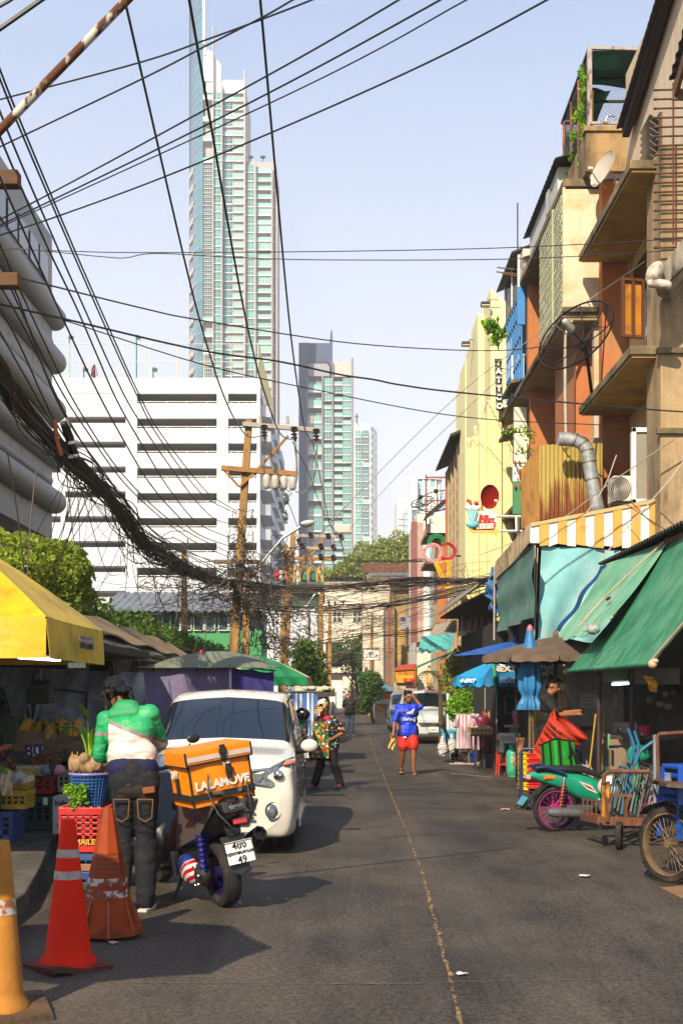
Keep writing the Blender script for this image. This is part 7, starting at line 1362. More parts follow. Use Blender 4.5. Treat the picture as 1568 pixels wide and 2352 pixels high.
helmet('black helmet hooked on the scooter beside the white van',(P(694,0,25.4).x,25.4,P(0,1640,25.4).z),(0,0,R(60)),M('#0c0c0d',.15,coat=1,bump=0),glass('#101216',.05,.1))
sc3=scooter('blue scooter coming up the far end of the road',(G(861,1655).x,G(861,1655).y+1.2,0),(0,0,PI),M('#1c4a8a',.3,coat=.6,bump=0),M('#1c4a8a',.3,coat=.6,bump=0),(),cover=False)
# ------------------------------------------------------------ right side: awnings, parasols, stalls
GAW=fabric('#2a7552',.7,1.8,.6,.22,('#6b9a80',.46,.85,1.1),(1,1,.6),.05);GAW2=fabric('#5f9a7a',.7,1.8,.65,.2,('#a0b8a2',.46,.85,1.2),(1,1,.6),.05);ROPE=M('#b0987a',.8)
t=T('green_awning','near green awning sheet with rolled lower edge, closest to the camera on the right','awning',(3.7,16,2))
a,b,c_,d=V((3.26,18.9,1.98)),V((3.26,13.75,1.97)),V((4.25,12.3,3.72)),V((4.36,17.35,3.70))
B(MB().quad4(a,b,c_,d,40,16,.008,lambda p,q:(0,0,-.08*math.sin(q*PI)+.025*math.sin(p*19+q*5)*(1-q))),'sheet',GAW,t,80);B(MB().tube([a,b],.03,10),'roll_bar',GAW,t,60)
for p in(a,b):mb=MB();p=p+(a-b).normalized()*(.04 if p is a or p==a else-.04);mb.ell(p,(.05,.06,.05));mb.ell(p+V((.02,-.02,.03)),(.04,.05,.03));B(mb,'roll_end',M('#b5977f',.8),t,60)
B(MB().tube([b+V((0,.05,.03)),V((4.2,11.2,3.75))],.014,6),'rope',ROPE,t);B(MB().tube([a+V((0,-.9,.6)),a+V((.35,-.9,1.0)),d+V((-.02,.05,.03))],.014,6),'rope',ROPE,t)
t=T('green_awning','pale green faded awning behind the nearer one, with a torn hole','awning',(3.8,18.7,2.5))
a2,b2,c2_,d2=V((3.31,20.3,2.47)),V((3.32,17.15,2.45)),V((4.33,17.3,3.69)),V((4.12,20.4,3.68))
B(MB().quad4(a2,b2,c2_,d2,30,14,.008,lambda p,q:(0,0,-.07*math.sin(q*PI)+.02*math.sin(p*15+q*4)*(1-q))),'sheet',GAW2,t,80);h_=a2.lerp(b2,.72).lerp(d2.lerp(c2_,.72),.42)+V((-.03,0,.0));B(MB().ell(h_,(.04,.1,.02),rotm(0,-40,0),8,5),'torn_hole',BLK,t)
mb=MB();g=random.Random(5);kp_=b2+V((-.02,.0,.05))
for k in range(14):mb.tube([kp_,kp_+V((g.uniform(-.15,.12),g.uniform(-.2,.3),g.uniform(-.05,.16)))],.006,4)
mb.ell(kp_,(.09,.1,.07));B(mb,'knotted_rope',M('#8a8f86',.8),t,60);BT=fabric('#1a3f6e',.5,4);B(MB().quad4(V((4.08,20.6,3.66)),V((4.1,20.25,3.66)),V((3.57,21.3,2.66)),V((3.54,21.42,2.7)),6,16,.008,lambda p,q:(.03*math.sin(q*12),0,0)),'blue_strip',BT,t,60)
rf=T('awning_roof','dark wavy roof sheet edge above the green awnings','roof',(5,17,3.7));mb=MB();corr(mb,(4.12,21.0,3.74),(4.2,11.2,3.78),(8.2,11.2,4.3),(8.2,21.0,4.3),64,.025,.012);B(mb,'roof_sheet',M('#2a2723',.85,dirt=('#121110',.45,.7,2)),rf,60)
B(MB().bar((4.3,20.9,3.66),(4.36,11.3,3.68),.06),'beam',WOOD,rf)
for(u,v0,v1,Y)in((1374,1542,1786,17.4),(1450,1500,1800,16.4)):B(MB().tube([P(u,v0,Y),V((P(u,0,Y).x,Y,.1))],.03,8),'post',M('#3a2e27',.6,.3),rf)
# shop interior behind the awnings
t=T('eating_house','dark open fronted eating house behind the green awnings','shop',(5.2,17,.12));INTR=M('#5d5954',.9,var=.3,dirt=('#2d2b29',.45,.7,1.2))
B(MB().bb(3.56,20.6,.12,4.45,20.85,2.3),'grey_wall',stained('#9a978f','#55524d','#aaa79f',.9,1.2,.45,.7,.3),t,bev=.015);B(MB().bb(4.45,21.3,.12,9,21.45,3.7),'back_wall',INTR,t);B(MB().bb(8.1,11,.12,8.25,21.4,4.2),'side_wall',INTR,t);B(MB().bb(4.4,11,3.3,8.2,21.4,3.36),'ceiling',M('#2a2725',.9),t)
for u0,v0,u1,v1,n_ in((1332,1594,1371,1625,3),(1407,1594,1417,1624,0)):
 B(MB().bp(u0,v0,u1,v1,20.58,.01),'notice',M('#a9a9b0',.8),t)
 for k in range(n_):B(MB().bp(u0+6,v0+7+k*8,u1-7,v0+8.2+k*8,20.575,.004),'notice_line',M('#55555c',.8),t)
B(MB().bp(1421,1560,1424,1690,20.4,.05),'door_post',M('#8d8d88',.6),t);B(MB().bp(1335,1668,1366,1676,20.5,.1),'shelf',M('#5d1a14',.7),t);B(MB().bp(1424,1660,1462,1690,18.5,.5),'white_box',M('#8f8a86',.7),t)
B(MB().bp(1447,1535,1560,1572,18.6,.02),'banner',M('#8a857a',.8,var=.3),t);B(MB().bp(1383,1533,1442,1568,19.2,.03),'banner',M('#6d7a5c',.8,var=.3),t)
l_=T('strip_light','lit white tube hanging in the dark eating house','lamp',P(1423,1571,18.8));B(MB().cap(P(1406,1572,18.8),P(1441,1570,18.8),.016,.016),'tube',LITE,l_,60);B(MB().bar(P(1404,1567,18.82),P(1443,1565,18.82),.03),'fitting',WHT,l_)
bkt=T('bucket','dark pink bucket on the counter inside the eating house','bucket',P(1478,1690,17));B(MB().lathe([(0,0),(.065,0),(.085,.13),(.092,.135),(.08,.13),(.06,.01),(0,.01)],18,P(1478,1690,17)),'pail',M('#a01f4a',.5),bkt,40)
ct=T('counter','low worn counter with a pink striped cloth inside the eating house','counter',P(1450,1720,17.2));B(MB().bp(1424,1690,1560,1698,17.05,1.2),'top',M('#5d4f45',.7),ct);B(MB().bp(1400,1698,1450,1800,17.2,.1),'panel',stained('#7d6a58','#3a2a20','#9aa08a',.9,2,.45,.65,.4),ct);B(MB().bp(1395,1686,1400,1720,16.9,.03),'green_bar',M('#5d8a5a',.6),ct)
pans=T('pan_rack','steel pans and ladles hanging dimly in the back of the eating house','pans',P(1515,1610,19));g=random.Random(9)
for k in range(7):p=P(1500+g.uniform(-20,55),1600+g.uniform(-8,60),18.8+g.uniform(0,1));B(MB().ell(p,(.07,.012,.05),rotm(0,0,k*40)),'pan',GREY,pans,60)
B(MB().quad4(P(1478,1552,14.2),P(1500,1556,14.2),P(1508,1590,14.2),P(1490,1580,14.2),8,8,.02,lambda p,q:(.02*math.sin(p*9),.03*math.sin(q*8),0)),'rag',M('#b5801c',.9),T('rag','orange yellow rag hanging from the awning bar','cloth',P(1492,1575,14.2)),60)
# cook's stall
t=T('noodle_stall','cook stall with a green Thai sign, counter and hanging bags behind the folded parasol','stall',(3.3,20.8,.15));SG=M('#0f4a34',.6)
B(MB().bp(1228,1523,1264,1556,21,.04),'green_sign',SG,t);text('นตาโฟ',.12,M('#c9cfc4',.6),t,XZ(P(1247,1533,20.985)),'sign_lettering',.003,.003);text('ต้มยำ',.12,M('#c9cfc4',.6),t,XZ(P(1247,1547,20.985)),'sign_lettering',.003,.003);B(MB().bp(1265,1522,1302,1570,21,.03),'cream_board',M('#8a8770',.8,dirt=('#5d5a48',.5,.8,3)),t)
B(MB().bb(2.95,19.6,.15,3.5,20.4,.92),'counter',M('#2a2826',.7),t);B(MB().lathe([(0,0),(.09,0),(.11,.09),(.1,.09),(.08,.01),(0,.01)],16,P(1279,1690,19.4)),'blue_bowl',M('#1f6f9a',.4),t,40);B(MB().bp(1268,1672,1300,1676,19.8,.4),'tray',ALU,t)
mb=MB()
for k in range(9):mb.cap(P(1275+k*3,1590+k%3*8,20),P(1277+k*3,1622+k%4*5,20),.035,.05,8,3)
B(mb,'noodle_bags',M('#b08a3a',.3,trans=.3),t,60)
BRU=fabric('#5a4a3c',.3,3,.85,.15,('#3a2e24',.5,.8,2));BLU_=fabric('#1f4f9a',.3,3,.6,.15,('#16386b',.55,.8,2));CYU=fabric('#1c86b5',.3,3,.5,.1);CYU2=fabric('#155f8a',.3,3,.5,.1)
parasol('brown market parasol half under the green awning',P(1275,1462,19.8),1.15,.3,10,[BRU],val=.09,rot=.2,polecol=DKM);parasol('large royal blue parasol above the cyan one',P(1185,1472,24.5),1.2,.28,8,[BLU_],val=.0,rot=.1,polecol=DKM)
nx=parasol('cyan printed parasol with a scalloped edge over the clothes table',P(1140,1516,27),.92,.36,8,[CYU,CYU,CYU2],val=.17,rot=PI/8)
fr_=lambda a,z,r_:tm((P(1140,0,27).x+r_*math.cos(a),27+r_*math.sin(a),z),(-math.sin(a),math.cos(a),0),(-math.cos(a)*.75,-math.sin(a)*.75,1));zt_=P(0,1516,27).z
for a,z,r_,s_ in((-PI/2+.12,zt_-.20,.62,.19),(-PI/2-.75,zt_-.44,.955,.13),(-PI/2+.1,zt_-.44,.955,.13)):text('NEXT',s_,M('#d0b08a' if s_>.15 else '#c9d6dc',.5),nx,fr_(a,z,r_),'canopy_lettering',.004,.006)
for a,z,r_,s_ in((-PI/2+.12,zt_-.09,.48,.07),(-PI/2-.95,zt_-.42,.96,.045)):o_=fr_(a,z,r_);mb=MB();mb.ell((0,0,0),(s_,s_*.8,.012),None,14,5).xf(o_);B(mb,'round_emblem',WHT,nx,60);mb=MB();mb.ell((0,0,.006),(s_*.6,s_*.4,.014),None,12,5).xf(o_);B(mb,'emblem_centre',M('#1f6fb0',.5),nx,60)
B(MB().tube([P(1133,1515,26),P(1136,1560,26),P(1141,1612,26)],[.03,.045,.01],6),'green_strap',M('#1c8a5a',.6),nx,60)
def folded(label,u,v0,v1,Y,m,vb,cat='parasol',r=.15,tie=.84):
 t=T('folded_parasol',label,cat,V((P(u,0,Y).x,Y,0)));top=P(u,v0,Y);L=(v1-v0)/F*Y
 def fn(p,q):a=2*PI*q;rr=r*(.3+.7*min(1,p*1.9))*(1-.35*math.exp(-((p-tie)/.07)**2)+.25*max(0,p-.8));rr*=1+.22*math.sin(a*8)*p;return top+V((rr*math.cos(a),rr*math.sin(a),-L*p))
 B(MB().grid(fn,30,64),'cloth',m,t,80);B(MB().tube([top,V((top.x,top.y,.05))],.024,8),'pole',M('#8a7a55',.4,.6),t);B(MB().tube([V((top.x+.09,top.y+.05,.05)),top+V((.03,0,-L*.8))],.02,6),'pole',M('#8a7a55',.4,.6),t);B(MB().lathe([(.03,-.03),(.055,0),(.04,.05),(.02,.08),(0,.09)],10,top),'finial',M('#a8606a',.5),t,60)
 B(MB().tube([fn(tie,q/24)+V((0,0,0))for q in range(24)],.012,5,closed=True),'tie',M('#2a6a6a',.7),t);return t
folded('folded blue market parasol tied with a cord in front of the cook',1216,1448,1630,19.3,fabric('#2a6a9a',.3,5,.5),1790,r=.165);folded('folded yellow and green parasol standing behind the blue folded one',1236,1620,1668,20.2,M('#b08a12',.6),1790,r=.09);folded('folded white and yellow parasol standing behind the silver car',985,1533,1580,46,stripes([('#c9b9a8',.12),('#c9981c',.1)],0),1600,r=.14)
parasol('mauve parasol spread low behind the silver car',P(984,1580,46.5),.78,.3,10,[fabric('#8a6d78',.3,3,.8)],val=.14,scal=False)
# tiled wall with black pattern
t=T('tiled_wall','white tiled wall with a small black check pattern under the cyan parasol','wall',P(1138,1690,30));Y=30;tw=9.4;B(MB().bp(1113,1560,1163,1790,Y+.02,.2),'backing',M('#7a756c',.8),t);tl_=mesh_of(MB().box((0,0,0),(.087,.02,.087)),'tile',M('#b5ada0',.25,rnd=.08,dirt=('#8a7f6d',.6,.85,3)));tb_=mesh_of(MB().box((0,0,0),(.087,.02,.087)),'tile',M('#0d0d0d',.2))
for i in range(5):
 for j in range(20):piece(tb_ if(i,j)in((1,2),(3,2),(0,3),(2,3))or(i,j)==(4,4)and False else tl_,'tile',t,P(1117.5+i*tw,1624+(j-2)*tw if j<14 else 1624+(j-2)*tw,Y)if j>0 else P(1117.5+i*tw,1605,Y))
for i in range(5):piece(tl_,'tile',t,P(1117.5+i*tw,1596,Y));piece(tl_,'tile',t,P(1117.5+i*tw,1586.5,Y))
t=T('wire_rack','blue wire rack with rounded frame hanging beside the tiled wall','rack',P(1172,1638,27));Y=27
q=[P(1159,1638,Y),P(1159,1606,Y),P(1163,1598,Y),P(1180,1598,Y),P(1186,1604,Y),P(1186,1638,Y)];B(MB().tube(q,.022,8,closed=True),'frame',M('#1c6a94',.4),t,60);mb=MB()
for k in range(7):mb.tube([P(1162+k*3.6,1600,Y+.02),P(1162+k*3.6,1638,Y+.02)],.004,4)
for k in range(6):mb.tube([P(1159,1604+k*6,Y+.02),P(1186,1604+k*6,Y+.02)],.004,4)
B(mb,'wires',M('#2a3f4d',.5),t);B(MB().bp(1163,1612,1183,1637,Y+.25,.15),'dark_goods',M('#1c2228',.7),t);B(MB().bp(1164,1560,1190,1590,Y+.3,.2),'poster',M('#5d3a3a',.6,var=.6,vs=12),t)
# clothes table and things round it
t=T('sales_table','folding table with black legs beside the striped clothes rack','table',G(1115,1762));Y=28.6;a,b=P(1086,1686,Y),P(1170,1683,Y);B(MB().bb(a.x,Y,a.z-.05,b.x,Y+.7,a.z),'top',M('#8a5a3a',.6),t)
for u,dy in((1092,.05),(1112,.05),(1105,.65),(1162,.6)):B(MB().bar(P(u,1686,Y+dy),V((P(u-2,0,Y+dy).x,Y+dy-.05,0)),.05),'leg',BLK,t)
B(MB().bar(P(1108,1728,Y+.1),P(1162,1728,Y+.5),.03),'brace',DKM,t)
tr=T('tray','long beige plastic tray on the sales table','tray',P(1125,1683,Y));mb=MB();mb.bb(a.x-.05,Y-.02,a.z+.004,b.x-.05,Y+.6,a.z+.02)
for x0,x1,y0,y1 in((a.x-.05,b.x-.05,Y-.04,Y-.02),(a.x-.05,b.x-.05,Y+.6,Y+.62),(a.x-.07,a.x-.05,Y-.04,Y+.62),(b.x-.05,b.x-.03,Y-.04,Y+.62)):mb.bb(x0,y0,a.z+.004,x1,y1,a.z+.15)
B(mb,'tray',M('#c2ab84',.6),tr,bev=.008);mb=MB()
for k in range(5):mb.bb(a.x-.03+k*.09,Y-.05,a.z+.045,a.x+.03+k*.09,Y-.038,a.z+.11)
B(mb,'handle_slot',M('#7a6444',.7),tr)
for lab,u0,u1,v0,v1,h,yy in(('maroon cloth bag standing on the beige tray',1094,1116,1643,1668,'#6b1838',28.9),('red glossy bag on the right of the tray',1120,1143,1647,1668,'#a0162a',28.8)):q=T('bag',lab,'bag',P((u0+u1)/2,v1,yy));p0,p1_=P(u0,v1,yy),P(u1,v0,yy);mb=MB();mb.ell(((p0.x+p1_.x)/2,yy+.1,(p0.z+p1_.z)/2),((p1_.x-p0.x)*.55,.13,(p1_.z-p0.z)*.55),None,14,10);mb.box(((p0.x+p1_.x)/2,yy+.1,(p0.z+p1_.z)/2-.02),((p1_.x-p0.x)*.95,.2,(p1_.z-p0.z)*.8));B(mb,'bag',M(h,.45,var=.35,vs=12),q,rem=.015)
q=T('bottle_cluster','cluster of small red and brown bottles on the tray','bottles',P(1130,1645,29));g=random.Random(2)
for k in range(14):p=P(1108+k*2.6,1648,29.1+g.uniform(-.15,.15));B(MB().lathe([(.02,-.05),(.02,.05),(.009,.07),(.009,.1),(0,.1)],8,p+V((0,0,g.uniform(0,.06)))),'bottle',M(g.choice(['#7a1a14','#5d3a1c','#8a6a4a','#a0281c']),.25),q,40)
rk=T('clothes_rack','grey steel clothes rack standing on the road','rack',G(1076,1755));Y=30.2;B(MB().tube([P(1076,1637,Y),V((P(1076,0,Y).x,Y,.03))],.022,8),'post',M('#8d8d90',.4,.7),rk);B(MB().tube([P(1040,1640,Y+.1),P(1120,1645,Y-.1)],.015,6),'rail',M('#8d8d90',.4,.7),rk)
for dx,dy in((.45,-.05),(.3,.35)):B(MB().bar(V((P(1076,0,Y).x-dx,Y+dy,.03)),V((P(1076,0,Y).x+dx,Y+dy,.03)),.05,.03),'foot',M('#a08d7d',.7),rk)
PKS=stripes([('#c9c0c2',.045),('#b8808c',.04)],0,.85)
def shirt(label,u,v0,v1,Y,m,w=.5):
 t=T('hanging_shirt',label,'shirt',P(u,v1,Y));c=P(u,v0,Y);L=(v1-v0)/F*Y;mb=MB()
 for s_ in(1,-1):mb.grid(lambda p,q:V((c.x+(p-.5)*w*(.8+.25*q)+.0,Y+s_*(.05*math.sin(p*PI)+.018*math.sin(p*23+q*3)*q),c.z-.05-q*(L-.05)+(.05*math.sin(p*PI)if q<.01 else 0))),24,10)
 for s_ in(1,-1):mb.cap(c+V((s_*w*.38,0,-.06)),c+V((s_*w*.56,0,-.26)),.05,.07,10,2)
 B(mb,'shirt',m,t,80);B(MB().tube([c+V((-w*.3,0,-.03)),c+V((0,0,.03)),c+V((w*.3,0,-.03))],.01,5),'hanger',WOOD,t);return t
shirt('pink and white striped shirt hanging on the left of the rack',1064,1640,1719,30.1,PKS,.33);shirt('pink and white striped shirt hanging on the right of the rack',1085,1638,1722,30.3,stripes([('#bfb0b8',.05),('#a8788a',.045)],0,.85,off=.02),.3);shirt('dark shirt hanging behind the pink striped ones',1097,1642,1722,30.5,M('#1c1c22',.9),.2)
q=T('cloth_bag','bright pink cloth bag under the sales table','bag',P(1118,1720,29.2));B(MB().ell(P(1118,1705,29.2),(.17,.1,.2),None,12,9),'bag',M('#b02a5d',.7,var=.3),q,60)
q=T('basin','blue plastic basin on the road under the sales table','basin',G(1094,1745));B(MB().lathe([(0,0),(.12,0),(.19,.2),(.2,.2),(.19,.19),(.12,.01),(0,.01)],20,G(1094,1748)),'basin',M('#20389a',.4),q,40)
q=T('yellow_strip','yellow folded board leaning under the table','board',G(1108,1750));B(MB().bp(1105,1706,1110,1752,29.6,.03),'board',M('#b0a012',.6),q)
# trolley with blue box
t=T('hand_trolley','loaded hand trolley with small wheels in front of the silver car','trolley',G(1045,1747));Y=31.5
wheel(t,V((P(1062,0,Y).x,Y,.13)),.13,.07,(.75,-.66,0),M('#5d3a2c',.6),arms=5);wheel(t,V((P(1048,0,Y).x,Y+.5,.13)),.13,.07,(.75,-.66,0),M('#5d3a2c',.6),arms=5)
mb=MB();mb.bar(P(1000,1727,Y),P(1072,1724,Y),.05);mb.bar(P(1005,1722,Y+.5),P(1070,1722,Y+.5),.05);B(mb,'bed',M('#4d4038',.7),t);B(MB().tube([P(1003,1665,Y-.1),P(1015,1669,Y),P(1052,1722,Y)],.018,7),'handle',DKM,t,60);B(MB().tube([P(1022,1669,Y),P(1025,1725,Y)],.016,6),'post',DKM,t)
q=T('cool_box','light blue cool box on the hand trolley','box',P(1028,1722,Y));B(MB().bp(1014,1681,1044,1720,Y+.1,.4),'box',M('#3f8fb0',.5),q,bev=.015);B(MB().bp(1013,1676,1045,1681,Y+.08,.44),'lid',M('#4f9fc0',.5),q,bev=.01)
def gas(label,p,r,h,m,guard=True):
 t=T('gas_cylinder',label,'gas cylinder',p,0);B(MB().lathe([(0,.03),(r*.8,.03),(r*.98,.08),(r,.14),(r,h*.68),(r*.95,h*.76),(r*.7,h*.83),(r*.3,h*.86),(0,h*.87)],24,p),'tank',m,t,60);B(MB().lathe([(r*.75,0),(r*.78,0),(r*.78,.06),(r*.75,.06)],24,p),'foot_ring',m,t,40)
 B(MB().lathe([(r*.55,h*.82),(r*.58,h*.82),(r*.6,h),(r*.57,h)],22,p,a0=.5,a1=2*PI-.2),'collar',m,t,40);B(MB().cap(p+V((0,0,h*.85)),p+V((0,0,h*.94)),.02,.025),'valve',M('#8a7a4a',.4,.7),t,60);B(MB().ell(p+V((0,-r*.58,h*.93)),(.02,.012,.02)),'collar_hole',BLK,t,60);return t
LGN=M('#3a9a7a',.4,dirt=('#2a5a48',.6,.85,4));DGN=M('#14614e',.4,dirt=('#0c3028',.55,.8,4))
gc_=gas('pale green gas cylinder with worn white print beside the red stool',V((P(1177,0,26).x,26,0)),.135,.64,LGN)
for k in range(4):B(MB().bar(V((P(1177,0,26).x-.06,25.862,.4-k*.035)),V((P(1177,0,26).x+.06-.02*(k%2),25.862,.4-k*.035)),.004,.012),'worn_print',WHT,gc_)
gas('green gas cylinder strapped on the hand trolley',P(1050,1722,Y+.25),.1,.48,LGN);gas('dark green gas cylinder in the shade by the broom, left of the pair',V((P(1378,0,18).x,18,.12)),.16,.42,DGN);gas('dark green gas cylinder in the shade, right of the pair by the motorcycle handlebar',V((P(1402,0,18.6).x,18.6,.12)),.16,.5,DGN)
PLB=M('#b5b1ac',.35)
for lab,u0,u1,v0,v1,Yb in(('white plastic bag hanging at the left end of the trolley',1006,1026,1693,1737,31.2),('second plastic bag hanging by the blue cool box',1030,1045,1688,1728,31.3)):q=T('plastic_bag',lab,'bag',P((u0+u1)/2,v1,Yb));c=P((u0+u1)/2,(v0+v1)/2,Yb);mb=MB();w=(u1-u0)/F*Yb/2;h=(v1-v0)/F*Yb/2;mb.ell(c-V((0,0,h*.2)),(w,w*.7,h*.8),None,12,9);mb.ell(c+V((0,0,h*.6)),(w*.4,w*.3,h*.5),None,10,6);B(mb,'bag',PLB,q,rem=.012,sm=3,wr=(.03,7))
t=T('side_table','small shelf with steel legs carrying a pink bucket','table',P(1188,1700,26.5));Y=26.5;B(MB().bp(1164,1666,1212,1671,Y,.5),'top',M('#a89a90',.6),t);B(MB().bp(1168,1671,1208,1740,Y+.4,.05),'back',M('#8d8d8c',.6),t)
for u in(1167,1208):B(MB().bar(P(u,1671,Y+.05),V((P(u,0,Y).x,Y+.05,0)),.035),'leg',DKM,t)
q=T('bucket','bright pink bucket with a cloth in it on the small shelf','bucket',P(1188,1666,Y+.2));c=P(1188,1665,Y+.2);B(MB().lathe([(0,0),(.085,0),(.118,.2),(.128,.21),(.128,.235),(.11,.22),(.08,.01),(0,.01)],22,c),'pail',M('#c2507f',.4),q,40)
mb=MB();g=random.Random(6)
for k in range(9):mb.ell(c+V((g.uniform(-.08,.08),g.uniform(-.06,.06),.23+g.uniform(0,.05))),(.04,.035,.045),None,8,6)
B(mb,'cloth',M('#b09a8a',.9),q,rem=.012)
wb=crate('white plastic basket with diamond holes on top of the pot',V((P(1171,0,26.2).x,26.3,P(0,1707,26.2).z)),(.38,.3,.2),M('#c2c0bb',.5),n=(8,4));q=T('cooking_pot','dented aluminium pot under the white basket','pot',P(1154,1727,26.3));B(MB().lathe([(0,0),(.1,.0),(.125,.05),(.13,.2),(.14,.205),(.125,.2),(0,.02)],24,P(1154,1728,26.3)),'pot',ALU,q,40);q=T('yellow_box','small yellow box beside the white basket','box',P(1148,1699,26.4));B(MB().bp(1142,1686,1154,1699,26.35,.12),'box',M('#c2a012',.5),q,bev=.006)
def stool(label,p,m,s=.26,h=.46,rz=.2):
 t=T('stool',label,'stool',p,rz);INV[t.name]=ID4;B(MB().box((0,0,h-.02),(s,s,.04)),'seat',m,t,bev=.012)
 for sx in(1,-1):
  for sy in(1,-1):B(MB().prism([(sx*s*.5,sy*s*.5,h-.03),(sx*s*.28,sy*s*.5,h-.03),(sx*s*.5,sy*s*.62,0),(sx*s*.62,sy*s*.62,0)],(0,-sy*.03,0)),'leg',m,t,bev=.004)
 B(MB().box((0,0,h*.45),(s*1.05,s*1.05,.03)),'brace',m,t);return t
stool('tall red plastic stool in front of the green gas cylinder',V((P(1151,0,26.4).x,26.4,0)),M('#b8341c',.45,dirt=('#6b1c10',.6,.85,4)),.17,.49)
q=T('bark_slab','brown slab of bark leaning by the parasol pole','wood',P(1192,1760,24.5));B(MB().grid(lambda a,b:P(1182+a*22-b*3,1694+b*66,24.5)+V((.02*math.sin(a*9+b*5),.04*math.sin(a*PI),0)),8,12,.04),'slab',M('#8a6038',.85,var=.3,vs=8,bump=.6),q,60)
# blue framed cart with crates and orange basket
t=T('tube_cart','dark blue tubular cart frame holding yellow and red crates','cart',(P(1260,0,19).x,19.2,0));Y=19;FB=M('#1c2450',.45,dirt=('#3a2a22',.55,.8,6))
B(MB().tube([P(1195,1835,Y),P(1195,1728,Y),P(1199,1720,Y),P(1326,1722,Y),P(1332,1732,Y),P(1332,1790,Y)],.022,8),'frame',FB,t,60);B(MB().tube([P(1195,1788,Y),P(1332,1788,Y)],.016,6),'rail',FB,t);B(MB().bp(1192,1760,1198,1838,Y-.03,.05),'upright',FB,t);B(MB().tube([P(1195,1835,Y),P(1188,1850,Y-.2),P(1178,1852,Y-.4)],.015,6),'foot',RUST,t,60);wheel(t,V((P(1213,0,18.6).x,18.6,.14)),.14,.07,(.9,-.4,0));wheel(t,V((P(1213,0,19.6).x,19.6,.14)),.14,.07,(.9,-.4,0));B(MB().bp(1196,1818,1330,1824,Y,.8),'bed',RUST,t)
YP=M('#c9a808',.45,dirt=('#7a640c',.6,.85,4));RP=M('#b81a10',.45,dirt=('#6b0f0c',.6,.85,4))
for k in range(7):z=P(0,1816-k*12.5,Y).z;x=P(1205,0,Y).x;q=T('crate',f'yellow tub in the cart, {["bottom", "second", "third", "fourth", "fifth", "sixth", "top"][k]} of its stack','crate',(x,Y+.15,z),0,'yellow tubs in the cart');B(MB().box((x,Y+.2,z+.036),(.11,.3,.07)).box((x,Y+.2,z+.068),(.13,.33,.012)),'tub',YP,q,bev=.004)
for k in range(6):z=P(0,1812-k*13.5,Y).z;x=P(1226,0,Y).x;q=T('crate',f'red tub in the cart, {["bottom", "second", "third", "fourth", "fifth", "top"][k]} of its stack','crate',(x,Y+.15,z),0,'red tubs in the cart');B(MB().box((x,Y+.2,z+.038),(.2,.3,.075)).box((x,Y+.2,z+.072),(.22,.33,.012)),'tub',RP,q,bev=.004)
t=T('basket','big orange red slotted basket tipped on its side above the green bag','basket',P(1270,1710,18.3));c=P(1250,1742,18.3);ax=V((.55,-.25,.8)).normalized();Fm=frame(ax);OB=M('#b5341a',.45,var=.08);L=.58;rb_=lambda z:.2+.09*z/L
mb=MB();mb.lathe([(0,0),(.2,0),(.2,.05)],32,c,Fm);mb.lathe([(rb_(.24),.24),(rb_(.24)+.004,.24),(rb_(.3)+.004,.3),(rb_(.3),.3)],32,c,Fm);mb.lathe([(rb_(L)-.012,L-.09),(rb_(L),L-.09),(rb_(L)+.004,L-.02),(rb_(L)+.025,L-.015),(rb_(L)+.025,L),(rb_(L)-.012,L)],32,c,Fm)
for k in range(48):
 a=2*PI*k/48;mb.bar(c+Fm@V((rb_(.04)*math.cos(a),rb_(.04)*math.sin(a),.04)),c+Fm@V((rb_(L-.06)*math.cos(a),rb_(L-.06)*math.sin(a),L-.06)),.013,.005)
for z in(.1,.17,.36,.43):mb.lathe([(rb_(z)-.002,z-.008),(rb_(z)+.003,z-.008),(rb_(z)+.003,z+.008),(rb_(z)-.002,z+.008)],32,c,Fm)
B(mb,'weave',OB,t,40);B(MB().lathe([(rb_(.02)-.006,.02),(rb_(.12)-.006,.12),(rb_(L*.5)-.006,L*.5)],32,c,Fm),'lining',M('#8a2814',.6),t,60);B(MB().tube([c+Fm@V((rb_(L)*math.cos(q),rb_(L)*math.sin(q),L+.05*math.sin((q-1)*2)))for q in np.linspace(1,2.57,9)],.014,6),'handle',OB,t,60)
# green underbone motorcycle
def gpt(x,y,z):return(x,y,z)
t=T('motorcycle','green motorcycle with pink rear rim parked side on at the right kerb','motorcycle',(2.56,15.75,0),rot=(0,R(4),R(-76)));INV[t.name]=ID4;GM=M('#17876a',.25,coat=.7,var=.05,bump=0)
PKR=M('#a02a78',.35,.2);wheel(t,(0,0,.275),.275,.075,(1,0,0),PKR,spokes=32,thick=.055,hub=.06,tread=False);wheel(t,(0,1.2,.275),.275,.07,(1,0,0),PKR,spokes=32,thick=.05,hub=.05)
mb=MB();loft(mb,[(-.34,.04,.66,.72,2.5),(-.2,.075,.60,.74,2.8),(.05,.1,.52,.74,2.8),(.25,.11,.40,.73,2.6),(.45,.11,.34,.66,2.6),(.62,.09,.3,.56,2.5),(.78,.07,.3,.5,2.5)]);B(mb,'body',GM,t,50)
mb=MB();loft(mb,[(.7,.1,.22,.48,2.4),(.85,.17,.25,.62,2.6),(.98,.18,.4,.8,2.6),(1.05,.1,.6,.9,2.4)]);B(mb,'leg_shield',GM,t,50);mb=MB();loft(mb,[(.95,.07,.84,.98,2.4),(1.02,.12,.82,1.04,2.4),(1.12,.12,.82,1.04,2.3),(1.22,.06,.86,.98,2.2)]);B(mb,'headlight_cowl',GM,t,50);B(MB().ell((0,1.21,.92),(.075,.03,.06)),'headlight',HL,t,60)
